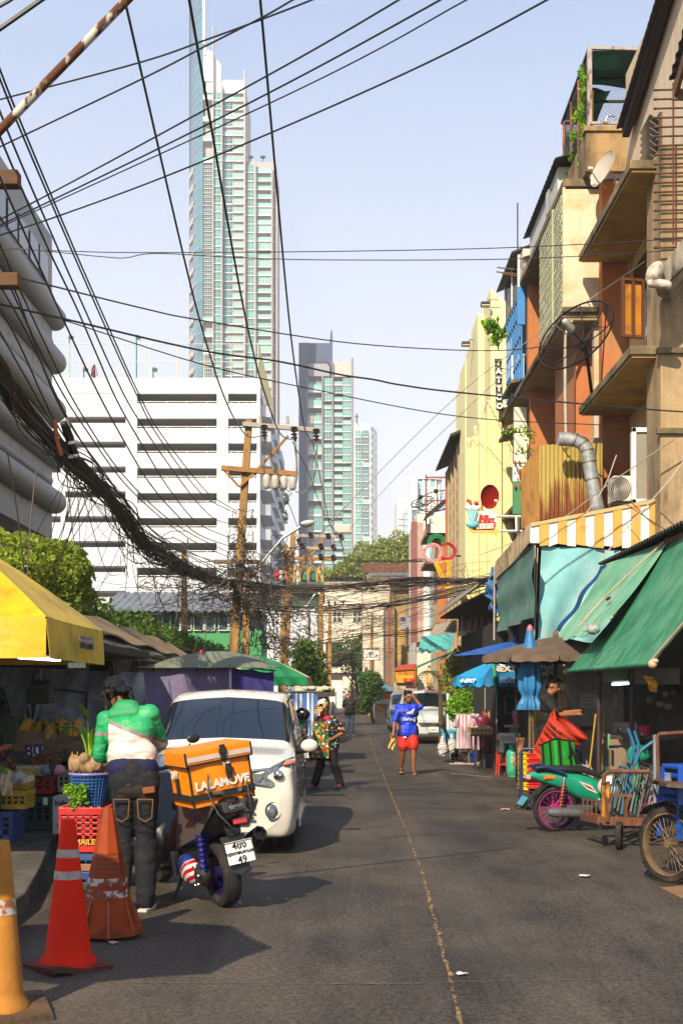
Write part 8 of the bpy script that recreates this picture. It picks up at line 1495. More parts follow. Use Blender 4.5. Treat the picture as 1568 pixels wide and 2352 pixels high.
mb=MB();loft(mb,[(-.28,.08,.74,.79,3),(.0,.115,.73,.8,3),(.35,.12,.7,.79,3),(.55,.08,.64,.7,3)]);B(mb,'seat',M('#1c1815',.6,bump=.3),t,60)
mb=MB();mb.grid(lambda p,q:V(((q-.5)*.13,.31*math.cos(PI*.42+p*PI*.42)-.02,.275+.33*math.sin(PI*.42+p*PI*.42)-.03*abs(q-.5))),14,5,.008);mb.prism([(-.07,-.3,.45),(.07,-.3,.45),(.06,-.44,.27),(-.06,-.44,.27)],(0,.012,0));B(mb,'rear_mudguard',M('#1a1816',.6),t,60);B(MB().box((0,-.42,.38),(.17,.008,.12),rotm(-35,0,0)),'number_plate',M('#3f8a94',.5),t,bev=.003);B(MB().box((0,-.36,.67),(.1,.05,.06),rotm(-10,0,0)),'tail_lamp',M('#b5a08a',.2,coat=1),t,bev=.008)
mb=MB();mb.grid(lambda p,q:V(((q-.5)*.11,1.2+.31*math.cos(p*PI*.75+.3),.275+.31*math.sin(p*PI*.75+.3))),14,4,.006);B(mb,'front_mudguard',GM,t,60)
for s_ in(1,-1):
 B(spring(MB(),(s_*.12,.02,.33),(s_*.11,.06,.6),.026,7,.007),'shock_spring',M('#b02a1c',.4),t,60);B(MB().cap((s_*.12,.015,.3),(s_*.11,.065,.66),.014,.018),'shock_body',CHR,t,60);B(MB().bar((s_*.1,0,.275),(s_*.09,.45,.3),.035,.03),'swing_arm',ALU,t);B(MB().tube([(s_*.1,1.2,.275),(s_*.09,1.06,.78)],.02,8),'fork',DKM,t);B(MB().tube([(s_*.1,-.3,.78),(s_*.12,-.18,.8),(s_*.13,.08,.71)],.016,8),'grab_rail',M('#1c2a5d',.4),t,60);B(MB().tube([(0,1.0,.98),(s_*.2,.96,1.0),(s_*.34,.88,.98)],.014,8),'handlebar',BLK,t,60);B(MB().cap((s_*.26,.93,.99),(s_*.36,.87,.975),.02,.02),'grip',BLK,t,60);B(MB().tube([(s_*.2,.96,1.0),(s_*.27,.95,1.16)],.007,5),'mirror_stem',BLK,t);B(MB().ell((s_*.29,.95,1.19),(.055,.02,.045)),'mirror',BLK,t,60)
B(MB().cap((.0,.55,.3),(0,.72,.3),.1,.09),'engine',DKM,t,60);B(MB().lathe([(.085,-.02),(.085,.02),(0,.03)],20,(.12,.6,.3),rotm(0,90,0)),'engine_cover',ALU,t,40);mb=MB()
for k in range(5):mb.box((0,.78+k*.02,.3),(.14,.008,.11))
B(mb,'cylinder_fins',ALU,t);B(MB().lathe([(0,0),(.035,0),(.055,.06),(.058,.38),(.04,.46),(0,.46)],16,(.15,.3,.23),frame(V((.02,-1,.06)))),'muffler',STEEL,t,50);B(MB().tube([(.15,.3,.23),(.13,.5,.2),(.1,.75,.2),(.05,.9,.26)],.02,8),'exhaust_pipe',RUST,t,60);B(MB().tube([(.05,.55,.2),(.14,.55,.17),(.24,.55,.17)],.014,7),'foot_peg',DKM,t);B(MB().prism([(.115,.1,.33),(.115,.42,.33),(.115,.42,.27),(.115,.12,.25)],(.012,0,0)),'chain_guard',ALU,t,bev=.006);B(MB().tube([(-.1,.6,.2),(-.15,.5,.1),(-.24,.42,0)],.012,6),'side_stand',DKM,t)
dc=M('#c9bfb5',.4);mb=MB();mb.prism([(.112,.25,.62),(.114,.42,.56),(.112,.5,.46),(.114,.36,.52)],(.004,0,0));B(mb,'decal',dc,t);mb=MB();mb.prism([(.118,.3,.59),(.118,.4,.55),(.118,.46,.5),(.118,.36,.54)],(.003,0,0));B(mb,'decal_mark',M('#a0241c',.4),t);mb=MB();mb.box((.095,-.12,.67),(.008,.14,.045));B(mb,'sticker',M('#c2701c',.4,var=.6,vs=30),t)
helmet('white helmet with red flashes hanging at the front of the green motorcycle',P(1398,1806,15.6),(R(-20),R(10),R(40)),M('#c2b5a8',.3,coat=.5,dirt=('#8a7a6a',.6,.85,5)),glass('#161618',.1),M('#a01c22',.4))
t=T('delivery_bag','green insulated bag with dark straps on the seat of the green motorcycle','bag',P(1283,1770,15.9),rot=(R(-6),R(-16),R(-64)));INV[t.name]=ID4;GB=fabric('#17781f',.5,8,.6,.15)
mb=MB();mb.box((0,0,.17),(.33,.3,.34));mb.ell((0,0,.17),(.18,.165,.18));B(mb,'body',GB,t,rem=.014,sm=6);mb=MB()
for a in(-.09,.06):mb.box((.176,a,.17),(.014,.028,.33))
mb.bar((.186,.06,.3),(.186,.14,.04),.024,.008);mb.bar((.186,.1,.22),(.186,.02,.12),.02,.008)
for a in(-.08,.08):mb.box((a,-.16,.17),(.028,.014,.33))
mb.box((0,0,.345),(.34,.31,.012));B(mb,'strap',BLK,t);B(MB().tube([(-.1,-.05,.35),(-.06,-.05,.39),(.06,-.05,.39),(.1,-.05,.35)],.01,6),'handle',BLK,t,60)
# rusty cart with folded tables
t=T('flat_cart','rusty low cart with yellow painted posts loaded with folded table legs','cart',(P(1440,0,14).x,14.2,0));Y=14;RY=rusty('#c28a14',5,.42,.6);RB=rusty('#6b4428',5,.35,.6)
B(MB().bar(P(1336,1876,14.6),P(1382,1886,Y),.05,.07),'bed_rail',RB,t);B(MB().bar(P(1376,1885,Y),P(1505,1888,Y),.045,.09),'bed_rail',RB,t);B(MB().bar(P(1382,1884,Y+1),P(1500,1884,Y+1),.045,.09),'bed_rail',RB,t);B(MB().bar(P(1376,1885,Y),P(1378,1884,Y+1),.045,.09),'bed_rail',RB,t)
B(MB().bp(1381,1775+25,1388,1884,Y,.05),'post',RY,t);B(MB().bp(1390,1800,1398,1888,Y-.06,.05),'post',rusty('#c2801c',8,.45,.55),t);B(MB().tube([P(1384,1800,Y),P(1388,1778,Y),P(1398,1772,Y),P(1490,1772,Y)],.024,8),'hand_rail',RB,t,60);B(MB().bar(P(1394,1826,Y-.03),P(1450,1828,Y-.03),.03),'mid_rail',RB,t);B(MB().bp(1433,1830,1440,1886,Y-.02,.04),'post',RB,t)
for k in range(4):B(MB().bar(P(1338+k*10,1836,14.5-k*.12),P(1338+k*10,1876,14.5-k*.12),.012),'rack_bar',RB,t)
B(MB().bar(P(1336,1835,14.55),P(1380,1842,14.1),.016),'rack_bar',RB,t);wheel(t,V((P(1421,0,13.9).x,13.9,.15)),.15,.06,(.95,-.3,0),DKM,hub=.03,arms=4);wheel(t,V((P(1490,0,15).x,15,.15)),.15,.06,(.95,-.3,0),DKM,hub=.03,arms=4)
for k in range(1):B(MB().tube([P(1378,1890,13.98),P(1378,1905,13.98)],.02,6),'castor_stem',DKM,t)
cols_=['#4d5a60','#6b6258','#2a6a8a','#5d5750','#77706a','#1a6a4a','#5a5550','#2a2826','#7d7a74']
for k in range(11):
 q=T('folded_table',['blue grey','rusty brown','blue painted','dull grey','pale steel','green painted','worn grey','black','light steel','thin grey','bare steel'][k]+f' folded table frame leaning in the flat cart, number {k+1} from the left','table frame',P(1400+k*11,1884,Y+.3+.05*(k%3)),0,'folded table frames in the flat cart');a=P(1402+k*10,1882,Y+.2+.05*(k%3));b=P(1428+k*10-(k%3)*4,1782-(k%4)*8,Y+.25+.05*(k%3));m=M(cols_[k%9],.5,.3,dirt=('#4d3a2a',.5,.75,8))
 q['label']=['blue grey','rusty brown','blue painted','dull grey','pale steel','green painted','worn grey','black','light steel','thin grey','bare steel'][k]+' folded table frame leaning in the flat cart'
 B(MB().bar(a,b,.035,.018),'frame_leg',m,q);B(MB().bar(a+V((.02,.5,0)),b+V((.02,.5,0)),.035,.018),'frame_leg',m,q);B(MB().bar(b,b+V((.02,.5,0)),.02),'crossbar',m,q)
t=T('sack_barrow','blue painted sack barrow with bent handles standing in the flat cart','barrow',P(1430,1830,14.6));BL2=M('#1f5a7a',.5,dirt=('#12303f',.5,.75,6));Y=14.7
for pts in(((705,120),(770,290),(790,370),(690,760),(620,1300)),((790,150),(850,330),(840,440),(760,720),(660,1300)),((1075,275),(900,400),(850,470),(720,860),(670,1010))):B(MB().tube([P(*zo(*p),Y)for p in pts],.02,8),'handle',BL2,t,60)
for y in(700,1000):B(MB().bar(P(*zo(690,y),Y),P(*zo(770,y),Y),.03),'crossbar',BL2,t)
# big wheeled push cart at the right edge
t=T('push_cart','push cart with a large spoked wheel and dented silver mudguard at the right edge','cart',(2.95,11.6,0));wc=V((P(1537,0,11.5).x,11.5,.335));wax=V((.82,.57,-.03)).normalized()
wheel(t,wc,.335,.075,wax,M('#8a7355',.55,.5,dirt=('#4d3420',.45,.7,6)),spokes=36,thick=.06,hub=.035,rimw=.075,tread=True);B(MB().cap(wc,wc-wax*.0+V((.0,0,0))+wax*.5,.022,.022),'axle',RUST,t,60)
Fm=frame(wax);mb=MB();mb.grid(lambda p,q:wc+Fm@V(((.46+.012*math.sin(p*31+q*9))*math.cos(-2.2+p*PI*1.15),(.46+.012*math.sin(p*23))*math.sin(-2.2+p*PI*1.15),(q-.5)*.16)),30,6,.006)
def fend(p,q):
 th=PI*.22+p*PI*.85;r_=.385+.01*math.sin(p*21+q*6)*(p>.0);lx=V((wax.y,-wax.x,0)).normalized();return wc+lx*(-r_*math.cos(th))*1+V((0,0,r_*math.sin(th)))+wax*((q-.35)*.2+.0)
B(MB().grid(lambda p,q:fend(1-p if 0 else p,q),30,8,.006),'mudguard',M('#8f8b86',.28,.85,dirt=('#4a4038',.5,.75,4),bump=.8,bs=9),t,60)
B(MB().tube([P(1497,1797,11.6),P(1505,1792,11.4),P(1590,1806,11.0)],.014,7),'shelf_rail',RUST,t,60);B(MB().prism([P(1496,1800,11.7),P(1530,1808,11.0),P(1620,1815,10.9),P(1600,1800,11.8)],(0,0,.03)),'shelf',rusty('#4a4038',5,.45,.6),t)
B(MB().tube([P(1512,1795,11.9),P(1508,1692,11.9),P(1512,1686,11.9),P(1610,1680,11.9)],.018,8),'frame',rusty('#5d4030',6,.4,.6),t,60);B(MB().bp(1500,1688,1506,1890,12.1,.04),'post',M('#9aa0a0',.4,.6),t);B(MB().bar(P(1505,1850,11.8),P(1600,1860,11.6),.05),'bed',RUST,t);B(MB().bar(P(1496,1800,11.8),P(1515,1850,11.8),.02),'brace',M('#5d6a70',.5,.5),t)
q=T('glass','upturned drinking glass on the push cart shelf','glass',P(1532,1802,11.3));B(MB().lathe([(.042,0),(.044,.012),(.034,.02),(.03,.1),(.033,.105),(.03,.11),(0,.11)],18,P(1532,1804,11.3)),'tumbler',M('#a9bcd0',.08,trans=.7,spec=1),q,60)
for k in range(4):o=stool(['bottom','second','third','top'][k]+' blue plastic stool in the stack on the push cart at the right edge',P(1572,1872-k*20,11.6)+V((0,0,-.2)),M('#12459a',.4),.3,.42,.3);o['group']='stacked blue stools'
q=T('cardboard','flattened cardboard on the road under the big cart wheel','cardboard',G(1550,2052));B(MB().prism([G(1515,2040),G(1640,2030),G(1680,2065),G(1560,2062)],(0,0,.008)),'sheet',M('#7a5a3a',.9),q)
q=T('broom','broom with yellow handle and red bristles leaning by the awning post','broom',P(1352,1778,17.8));B(MB().tube([P(1367,1640,17.9),P(1353,1762,17.8)],.013,6),'handle',M('#a0781c',.6),q);mb=MB();g=random.Random(1)
for k in range(24):mb.tube([P(1353,1760,17.8),P(1350+g.uniform(-7,7),1781,17.8)],.006,4)
B(mb,'bristles',M('#7a2038',.8),q);q=T('broom','second broom stick behind the awning post','broom',P(1384,1700,18.4));B(MB().tube([P(1388,1630,18.5),P(1380,1760,18.4)],.012,6),'handle',M('#8a6a2a',.6),q);B(MB().ell(P(1379,1765,18.4),(.05,.03,.07)),'head',M('#5d4a2a',.8),q,60)
# further awnings on the right
t=T('striped_awning','orange, white and blue striped corrugated awning beyond the grey green tarpaulin','awning',P(1095,1430,33));Y=33;cs=('#b5501c','#b9a898','#5f8fb5','#b5501c','#b9a898')
for k in range(17):u=1052+k*5.1;B(MB().prism([P(u,1448+k*.2,Y),P(u+5,1448+k*.2,Y),P(u+5,1413-k*.6,Y+.5),P(u,1414-k*.6,Y+.5)],(0,.02,.01*(k%2))),'awning_strip',M(cs[k%3]if k%3 else '#b5501c',.6),t)
t=T('cream_awning','cream corrugated awning left of the orange striped one','awning',P(1015,1440,37));mb=MB();corr(mb,PX(988,1459,2.55),PX(1046,1452,2.9),PX(1048,1424,3.4),PX(1000,1432,3.0),16,.025);B(mb,'sheet',M('#b5a99a',.7,dirt=('#6d6255',.55,.8,2)),t,60)
t=T('grey_awning','grey corrugated canopy with shade laid in as a dark sheet above the striped awnings','awning',P(1065,1370,35));mb=MB();corr(mb,PX(1006,1412,2.6),PX(1052,1378,2.6),PX(1100,1342,3.4),PX(1040,1372,3.6),20,.025);B(mb,'sheet',M('#77736d',.7,dirt=('#4a4640',.5,.8,2)),t,60);B(MB().prism([PX(1010,1418,2.7),PX(1060,1385,2.7),PX(1140,1345,3.6),PX(1140,1420,4)],(0,0,-.04)),'underside',DRK,t);B(MB().bb(3.3,28,0,4.2,36,3.2),'shop_dark',DRK,t)  # near-black sheet and block stand for the shade beneath the canopy
TEA=fabric('#4f9a9a',.4,3,.7,.12,('#3a6a6a',.6,.85,2));GRA=fabric('#1f7a55',.4,3,.7,.12)
t=T('teal_awning','pale teal awning with a wavy lower edge far down the right side','awning',P(1000,1480,44));Y=44;B(MB().quad4(P(957,1499,Y-.6),P(1034,1494,Y-.6),P(1042,1452,Y+.6),P(967,1462,Y+.6),24,8,.012,lambda p,q:(0,0,.05*math.sin(p*30)*(1-q)-.08*math.sin(q*PI))),'sheet',TEA,t,80)
t=T('green_awning','small bright green awning sloping below the teal one','awning',P(990,1520,43));B(MB().quad4(P(952,1538,43),P(958,1530,45),P(1040,1496,45),P(1030,1502,43),12,8,.012),'sheet',GRA,t,80);B(MB().quad4(P(1010,1512,42.8),P(1036,1496,42.8),P(1036,1502,42.8),P(1000,1524,42.8)),'edge',GRA,t)
q=T('blue_tarp','crumpled blue tarpaulin bundled at the corner of the grey green tarpaulin','tarpaulin',P(1125,1345,27.5));B(MB().quad4(P(1112,1340,27.4),P(1140,1300,27.3),P(1142,1420,27.3),P(1130,1400,27.4),16,14,.01,lambda p,q:(.08*math.sin(q*11+p*5),.1*math.sin(p*9),0)),'sheet',fabric('#3f6a9a',.8,6),q,80);B(MB().tube([P(1135,1300,27.2),P(1134,1470,27.2)],.02,6),'pole',M('#a39a90',.5),q)
# plants and far stalls on the right
tree('bushy light green shrub tree behind the parasols on the right',(P(1075,0,38).x,38,0),[cl(1060,1540,38,.55,.6,.6),cl(1048,1565,38,.45,.5,.5),cl(1080,1520,38.5,.5,.5,.5),cl(1075,1580,38,.5,.5,.5)],5200,.06,LFT,.06,seed=21,shell=.3)
tree('bright green bush with yellow flowers beside the tiled wall',(P(1080,0,33).x,33,0),[cl(1075,1615,33,.4,.4,.32),cl(1052,1622,33,.35,.4,.3),cl(1098,1612,33,.3,.4,.35),cl(1070,1640,33,.45,.4,.3),cl(1058,1640,33.5,.3,.3,.3)],4200,.05,LFB,.05,name='shrub',cat='shrub',seed=22,shell=.3)
q=T('palm','small palm with dry brown fronds behind the silver car','palm',(P(1010,0,42).x,42,0));g=random.Random(12);pc=P(1012,1560,42);B(MB().tube([(pc.x,42,0),pc],.08,7),'trunk',BARK,q)
for k in range(13):
 a=k*.5;mb=MB();L=g.uniform(.7,1.0)
 for s in range(14):
  f=s/13;p=pc+V((math.cos(a)*L*f,math.sin(a)*L*f,.45*math.sin(f*2.2)-.5*f*f));d=V((-math.sin(a),math.cos(a),0))
  for sg in(1,-1):mb.add([p,p+d*sg*.2*(1-f*.6)+V((math.cos(a)*.08,math.sin(a)*.08,-.08)),p+V((math.cos(a)*.05,math.sin(a)*.05,0))],[(0,1,2)])
 B(mb,'frond',M('#5d4a2a',.8)if k%3==0 else LFD,q)
tree('leafy street tree at the far end of the road, right of the billboard post',(P(858,0,70).x,70,0),[cl(845,1575,70,.5),cl(832,1558,70,.35),cl(860,1560,70,.4),cl(842,1605,70,.45),cl(866,1592,70.5,.4),cl(835,1628,70,.35),cl(850,1550,70,.3),cl(870,1570,71,.3)],3400,.09,LFD,.1,seed=31,shell=.3)
tree('dark tree under the station block behind the billboard',(P(830,0,108).x,108,0),[cl(800,1500,108,1.2),cl(835,1490,108,1.4),cl(820,1520,108,1.3),cl(862,1470,107,1.2),cl(870,1440,107,.9),cl(770,1510,108,.9)],5000,.14,LFD,.15,seed=33,shell=.3)
tree('tree with drooping leaves left of the road behind the cream parasol',(P(712,0,52).x,52,0),[cl(705,1510,52,.7),cl(690,1545,52,.6),cl(722,1550,52,.6),cl(705,1570,52,.8),cl(700,1490,52,.4)],4000,.09,LF,.12,seed=34,shell=.3)
t=T('billboard','white framed billboard with a small dark emblem on a post at the street end','billboard',(P(853,0,88).x,88,0));Y=88;B(MB().bp(834,1490,871,1516,Y,.1),'board',WHT,t);mb=MB()
for u0,v0,u1,v1 in((833,1489,872,1490.5),(833,1515.5,872,1517),(833,1489,834.5,1517),(870.5,1489,872,1517)):mb.bp(u0,v0,u1,v1,Y-.05,.12)
B(mb,'frame',M('#6b3a30',.6),t);B(MB().bar(P(856,1517,Y+.05),V((P(856,0,Y).x,Y,0)),.18),'post',WOOD,t);mb=MB()
for a in(.3,1.9,3.4):mb.tube([P(852,1502,Y-.03)+V((.14*math.cos(a+q*.2),-.02,.16*math.sin(a+q*.2)))for q in range(6)],.035,5)
mb.ell(P(852,1502,Y-.03),(.06,.03,.07));B(mb,'emblem',INK,t);B(MB().bp(862,1503,868,1507,Y-.02,.02),'small_print',M('#7a6a6a',.8),t)
t=T('kiosk','yellow kiosk with a red curved roof and orange lettering','kiosk',(P(932,0,64).x,64,0));Y=64;B(MB().bp(909,1535,958,1568,Y,2),'board',M('#c9970c',.6),t);B(MB().prism([P(907,1540,Y-.1),P(914,1530,Y-.1),P(930,1526,Y-.1),P(957,1525,Y-.1),P(957,1537,Y-.1),P(913,1540,Y-.1)],(0,1.5,0)),'roof',M('#a03a20',.6),t);text('DIVISION',.2,M('#a8501c',.6),t,XZ(P(932,1547,Y-.02)),'lettering',.005,.006);B(MB().bp(926,1558,950,1566,Y-.2,.05),'red_sign',M('#b01c12',.5),t);text('เปิด',.12,M('#d9b02a',.5),t,XZ(P(938,1562,Y-.21)),'lettering',.004);B(MB().bp(905,1568,960,1680,Y+.2,2),'lower_wall',M('#a89a85',.8),t);B(MB().bp(950,1525,953,1590,Y-.3,.05),'post',M('#a02a1c',.5),t)
t=T('food_stall','small stall with a blue canopy and orange fringed signs at the far end','stall',(P(885,0,72).x,72,0));Y=72;B(MB().bp(860,1590,908,1668,Y,2),'body',M('#b5a592',.8),t);B(MB().prism([P(862,1586,Y-.5),P(885,1573,Y),P(916,1586,Y-.5)],(0,2,0)),'canopy',M('#3f7088',.6),t);B(MB().bp(862,1588,906,1604,Y-.1,.06),'orange_sign',M('#b5603a',.7,var=.5,vs=9),t);B(MB().bp(861,1606,907,1618,Y-.3,.3),'white_fringe',M('#b9b5b0',.8,var=.3,vs=14),t);B(MB().bp(865,1620,880,1632,Y-.15,.05),'yellow_sign',M('#c9a20c',.6),t)
q=T('post','white round post behind the silver car','post',(P(1028,0,40).x,40,0));B(MB().tube([V((P(1028,0,40).x,40,0)),P(1028,1574,40)],.045,10),'post',WHT,q)
q=T('wheelie_bin','dark bin standing at the far right kerb near the distant scooter','bin',(P(883,0,74).x,74,0));B(MB().bp(886,1640,893,1656,70,.5),'bin',M('#16241c',.6),q);B(MB().bp(885,1637,894,1640,69.9,.6),'lid',M('#1c2f24',.6),q)
# ------------------------------------------------------------ poles
PC=stained('#94713f','#57422a','#a3834f',.85,2,.5,.72,.4);ARM=M('#8f6530',.8,var=.3,vs=5,dirt=('#5a3a1a',.55,.8,4));ARMG=M('#9a9488',.7,dirt=('#5d5a50',.5,.8,3));INS=M('#3a1810',.25,coat=.6);CAB=M('#15130f',.6,bump=0);CABG=M('#6b6a66',.6,bump=0)
def insul(t,p,r=.085,n=4,d=(0,0,-1),L=.4):
 Fm=frame(V(d));pr=[(.03,0)]
 for k in range(n):z=L*(k+.3)/n;pr+=[(.035,z-.03),(r,z),(r*.95,z+.03),(.04,z+.045)]
 B(MB().lathe(pr+[(.03,L),(0,L)],14,p,Fm),'insulator',INS,t,60)
def pole(label,u0,v0,u1,v1,Y,w,z=0,name='utility_pole'):
 t=T(name,label,'utility pole',P(u1,v1,Y));a,b=P(u0,v0,Y),P(u1,v1,Y);d=b-a;k=(a.z-0)/(a.z-b.z);base=a+d*k;n=(base-a).normalized()
 x=V((1,0,0));x=(x-n*x.dot(n)).normalized();y=n.cross(x);vs=[]
 for p,s in((a,w*.65),(base,w)):vs+=[p+x*s*i/2+y*s*j/2 for i,j in((-1,-1),(1,-1),(1,1),(-1,1))]
 B(MB().add(vs,[(3,2,1,0),(4,5,6,7)]+[(i,(i+1)%4,(i+1)%4+4,i+4)for i in range(4)]),'post',PC,t,bev=.02);mb=MB()
 for q in range(10):p=a+d*(.06+q*.07);mb.lathe([(.02,0),(0,0)],8,p-V((0,w*.36,0))+V((0,-.01,0)),rotm(90,0,0))
 B(mb,'bolt_hole',BLK,t);return t
Y=42;p1=pole('tall tan concrete power pole leaning left in the middle of the wires',572,965,536,1510,Y,.33)
arm=lambda t,u0,v0,u1,v1,Y,w,m,n='crossarm':B(MB().bar(P(u0,v0,Y-.2),P(u1,v1,Y-.2),w),n,m,t,bev=.01)
arm(p1,557,974,736,989,Y,.14,ARMG);arm(p1,509,1075,682,1089,Y,.16,ARM);arm(p1,492,1290,602,1291,Y,.13,M('#6d5a48',.8));arm(p1,587,1083,662,1001,Y,.08,ARM,'brace');arm(p1,515,1080,549,1118,Y,.07,ARM,'brace');arm(p1,589,1083,549,1119,Y,.07,ARM,'brace')
for x,y in((815,505),(1050,520),(1222,535)):insul(p1,P(*zc(x,y),Y-.3),.11,4,(.03,0,-1),.42);B(MB().cap(P(*zc(x+8,y+70),Y-.3),P(*zc(x+10,y+105),Y-.3),.05,.06),'clamp',INS,p1,60)
for x in(785,998,1192):B(MB().tube([P(*zc(x,440),Y-.2),P(*zc(x+3,500),Y-.2)],.05,10),'lightning_arrester',M('#a89a88',.5),p1,60)
for k in range(4):x=835+k*68;B(MB().cap(P(*zc(x,925+k*6),Y-.5),P(*zc(x,985+k*3),Y-.5),.13,.12,14),'fuse_switch',M('#aaa69e',.5),p1,60)
mb=MB()
def loop(pts,r=.02):mb.tube([P(*zc(x,y),Y-.55)for x,y in pts],r,5)
for pts in(((795,600),(790,800),(800,960),(830,1015),(870,1000),(885,930)),((1050,630),(1070,800),(1068,960),(1020,1030),(965,1010),(955,940)),((1065,640),(1080,900),(1055,1020),(1040,950)),((1235,640),(1225,850),(1190,980),(1120,1050),(1060,1030)),((1230,640),(1215,900),(1160,1010),(1090,1045)),((830,600),(850,720),(880,850),(890,900)),((985,1040),(1005,1080),(1035,1040))):loop(pts)
B(mb,'loop_cable',CABG,p1,60,kind='stuff')
Y=60;p2=pole('second tan power pole, right of the tallest one, with many insulators',674,1221,655,1500,Y,.36);p2b=pole('short tan pole directly behind the second power pole',656,1250,648,1500,Y+1.5,.3)
for v,u1,c in((1230,780,ARMG),(1258,772,ARMG),(1282,765,ARM)):arm(p2,676,v,u1,v+3,Y,.14,c)
for u,v in((712,1228),(752,1230),(782,1233),(692,1254),(735,1254),(764,1256),(735,1278),(764,1280),(685,1242)):insul(p2,P(u,v-5,Y-.3),.12,3,(.3,-.3,-1),.3)
for a in(((684,1290),(750,1232)),((690,1300),(730,1258)),((697,1312),(728,1280))):arm(p2,*a[0],*a[1],Y,.1,ARM,'brace')
g=random.Random(4)
for k in range(12):insul(p2b,P(648+g.uniform(-12,18),1262+g.uniform(0,45),Y+1.2),.1,3,(g.uniform(-.5,.5),-.3,-1),.35)
for u,c in((637,'#a02a1c'),(646,'#b9b5b0'),(656,'#a5624a')):B(MB().tube([P(u,1310,Y+1),P(u+1,1332,Y+1)],.16,12),'transformer_bushing',M(c,.5),p2b,60)
p3=pole('thin tan pole right of the mosque carrying a street lamp arm',738,1356,736,1520,80,.4);p4=pole('slim far pole beside the station block windows',758,1388,756,1540,90,.36)
for u in(757,771,790):insul(p4,P(u-2,1378,85),.14,3,(0,0,-1),.4)
arm(p4,750,1378,795,1380,85,.1,ARMG)
p5=pole('slim tan pole standing just right of the tallest power pole',569,1319,563,1512,45,.3);p6=pole('grey pole in front of the green building',423,1260,424,1442,60,.34);insul(p6,P(421,1252,59.8),.1,3,(0,0,-1),.35);p7=pole('far pole in front of the cream block with the billboard',855,1408,853,1490,95,.3);arm(p7,830,1412,850,1424,94,.1,ARMG)
for lab,pts,Y,hd in(('street lamp on a long curved grey arm between the two main power poles',((572,1332),(615,1275),(650,1235),(690,1210)),47,(690,1204,722,1199)),('thin street lamp arm on the pole right of the mosque',((736,1362),(722,1366),(705,1392)),80,(698,1396,708,1390))):
 t=T('street_lamp',lab,'street lamp',P(*pts[0],Y));B(MB().tube([P(*p,Y)for p in pts],.05,8),'arm',ALU,t,60)
 a,b=P(hd[0],hd[1],Y),P(hd[2],hd[3],Y);mb=MB();c=(a+b)/2;L=(b-a).length;mb.ell(c,(L*.55,.18,.11),rotm(0,-8,0),16,8);B(mb,'lamp_head',M('#b5b3ae',.4),t,60);B(MB().ell(c-V((0,0,.06)),(L*.4,.14,.09),rotm(0,-8,0),12,6),'lens',M('#8a8478',.2),t,60)
nz=T('utility_pole','pole just outside the left edge whose two timber crossarm ends reach into view','utility pole',(-4.4,13,0));B(MB().bar((-4.4,13.05,0),(-4.4,13.05,8.5),.32),'post',PC,nz)
for v0,v1 in((388,422),(625,655)):B(MB().bp(-330,v0,41,v1,12.85,.16),'crossarm',M('#5a3c22',.85,var=.4,vs=5,bump=.7,bs=18,dirt=('#2a1a0f',.5,.75,5)),nz,bev=.008)
# ------------------------------------------------------------ overhead wires
def smooth(pts,k=8):
 pts=[V(p)for p in pts];P_=[pts[0]*2-pts[1]]+pts+[pts[-1]*2-pts[-2]];o=[]
 for i in range(1,len(P_)-2):
  a,b,c,d=P_[i-1:i+3]
  for q in range(k):x=q/k;o.append(.5*((2*b)+(c-a)*x+(2*a-5*b+4*c-d)*x*x+(3*b-a-3*c+d)*x**3))
 return o+[pts[-1]]
WIRE=M('#0f0e12',.5,bump=0)
def wire(label,pts,r=.012,m=None,group='overhead wires'):
 return B(MB().tube(smooth(pts),r,5,caps=False),'overhead_wire',m or WIRE,None,60,label=label,cat='wire',group=group)
along=lambda pts,X:[PX(u,v,X)for u,v in pts]
def across(pts,Y0,Y1):u0,u1=pts[0][0],pts[-1][0];return[P(u,v,Y0+(Y1-Y0)*(u-u0)/(u1-u0))for u,v in pts]
for n_,(X,pts,r)in enumerate(((-2.5,((205,-365),(288,4),(435,643),(486,827),(514,909),(543,970),(572,1003),(606,1000)),.017),(-1.58,((370,-370),(435,0),(547,643),(586,827),(608,903),(631,970),(649,1002),(672,1010)),.017),(-.92,((560,-420),(598,0),(655,643),(675,827),(690,929),(702,991),(719,1017)),.017))):
 wire(['thick black wire running down to the left insulator of the tallest pole','thick black wire running down to the middle insulator of the tallest pole','thick black wire running down to the right insulator of the tallest pole'][n_],along(pts,X),r)
A_=(((-60,-60),(0,158),(162,551),(262,779),(316,898),(369,995),(459,1112),(495,1145),(546,1175)),((-60,-30),(0,180),(155,551),(255,779),(310,898),(362,1000),(450,1120),(492,1155),(546,1180)),((-60,60),(0,255),(125,551),(219,764),(266,867),(312,954),(394,1076),(459,1160),(500,1195),(545,1205)),((-60,150),(0,312),(102,551),(175,704),(225,820),(272,926),(331,1029),(391,1126),(459,1204),(540,1240)),((-60,250),(0,405),(64,551),(147,736),(219,889),(275,995),(344,1110),(406,1182),(459,1229),(538,1258)))
for i,pts in enumerate(A_):wire(['highest','second highest','third highest','fourth highest','fifth highest'][i]+' of the steep black wires dropping from the left edge to the tallest pole',along(pts,-3.42+.06*i),.012)
g=random.Random(14)
for i,pts in enumerate((((-40,560),(31,657),(137,932),(240,1085),(330,1200),(420,1265),(536,1300)),((-40,590),(60,760),(170,985),(280,1140),(390,1245),(535,1310)),((-40,640),(40,780),(140,990),(250,1130),(360,1235),(535,1322)),((-40,470),(90,760),(190,955),(300,1110),(420,1215),(538,1275)),((-40,690),(50,850),(150,1020),(230,1120),(330,1220),(535,1330)),((-40,520),(110,840),(200,990),(310,1135),(440,1240),(538,1285)))):wire(['first','second','third','fourth','fifth','sixth'][i]+' of the sagging wires between the steep wires and the thick cable bundle',along(pts,-3.5),.011)
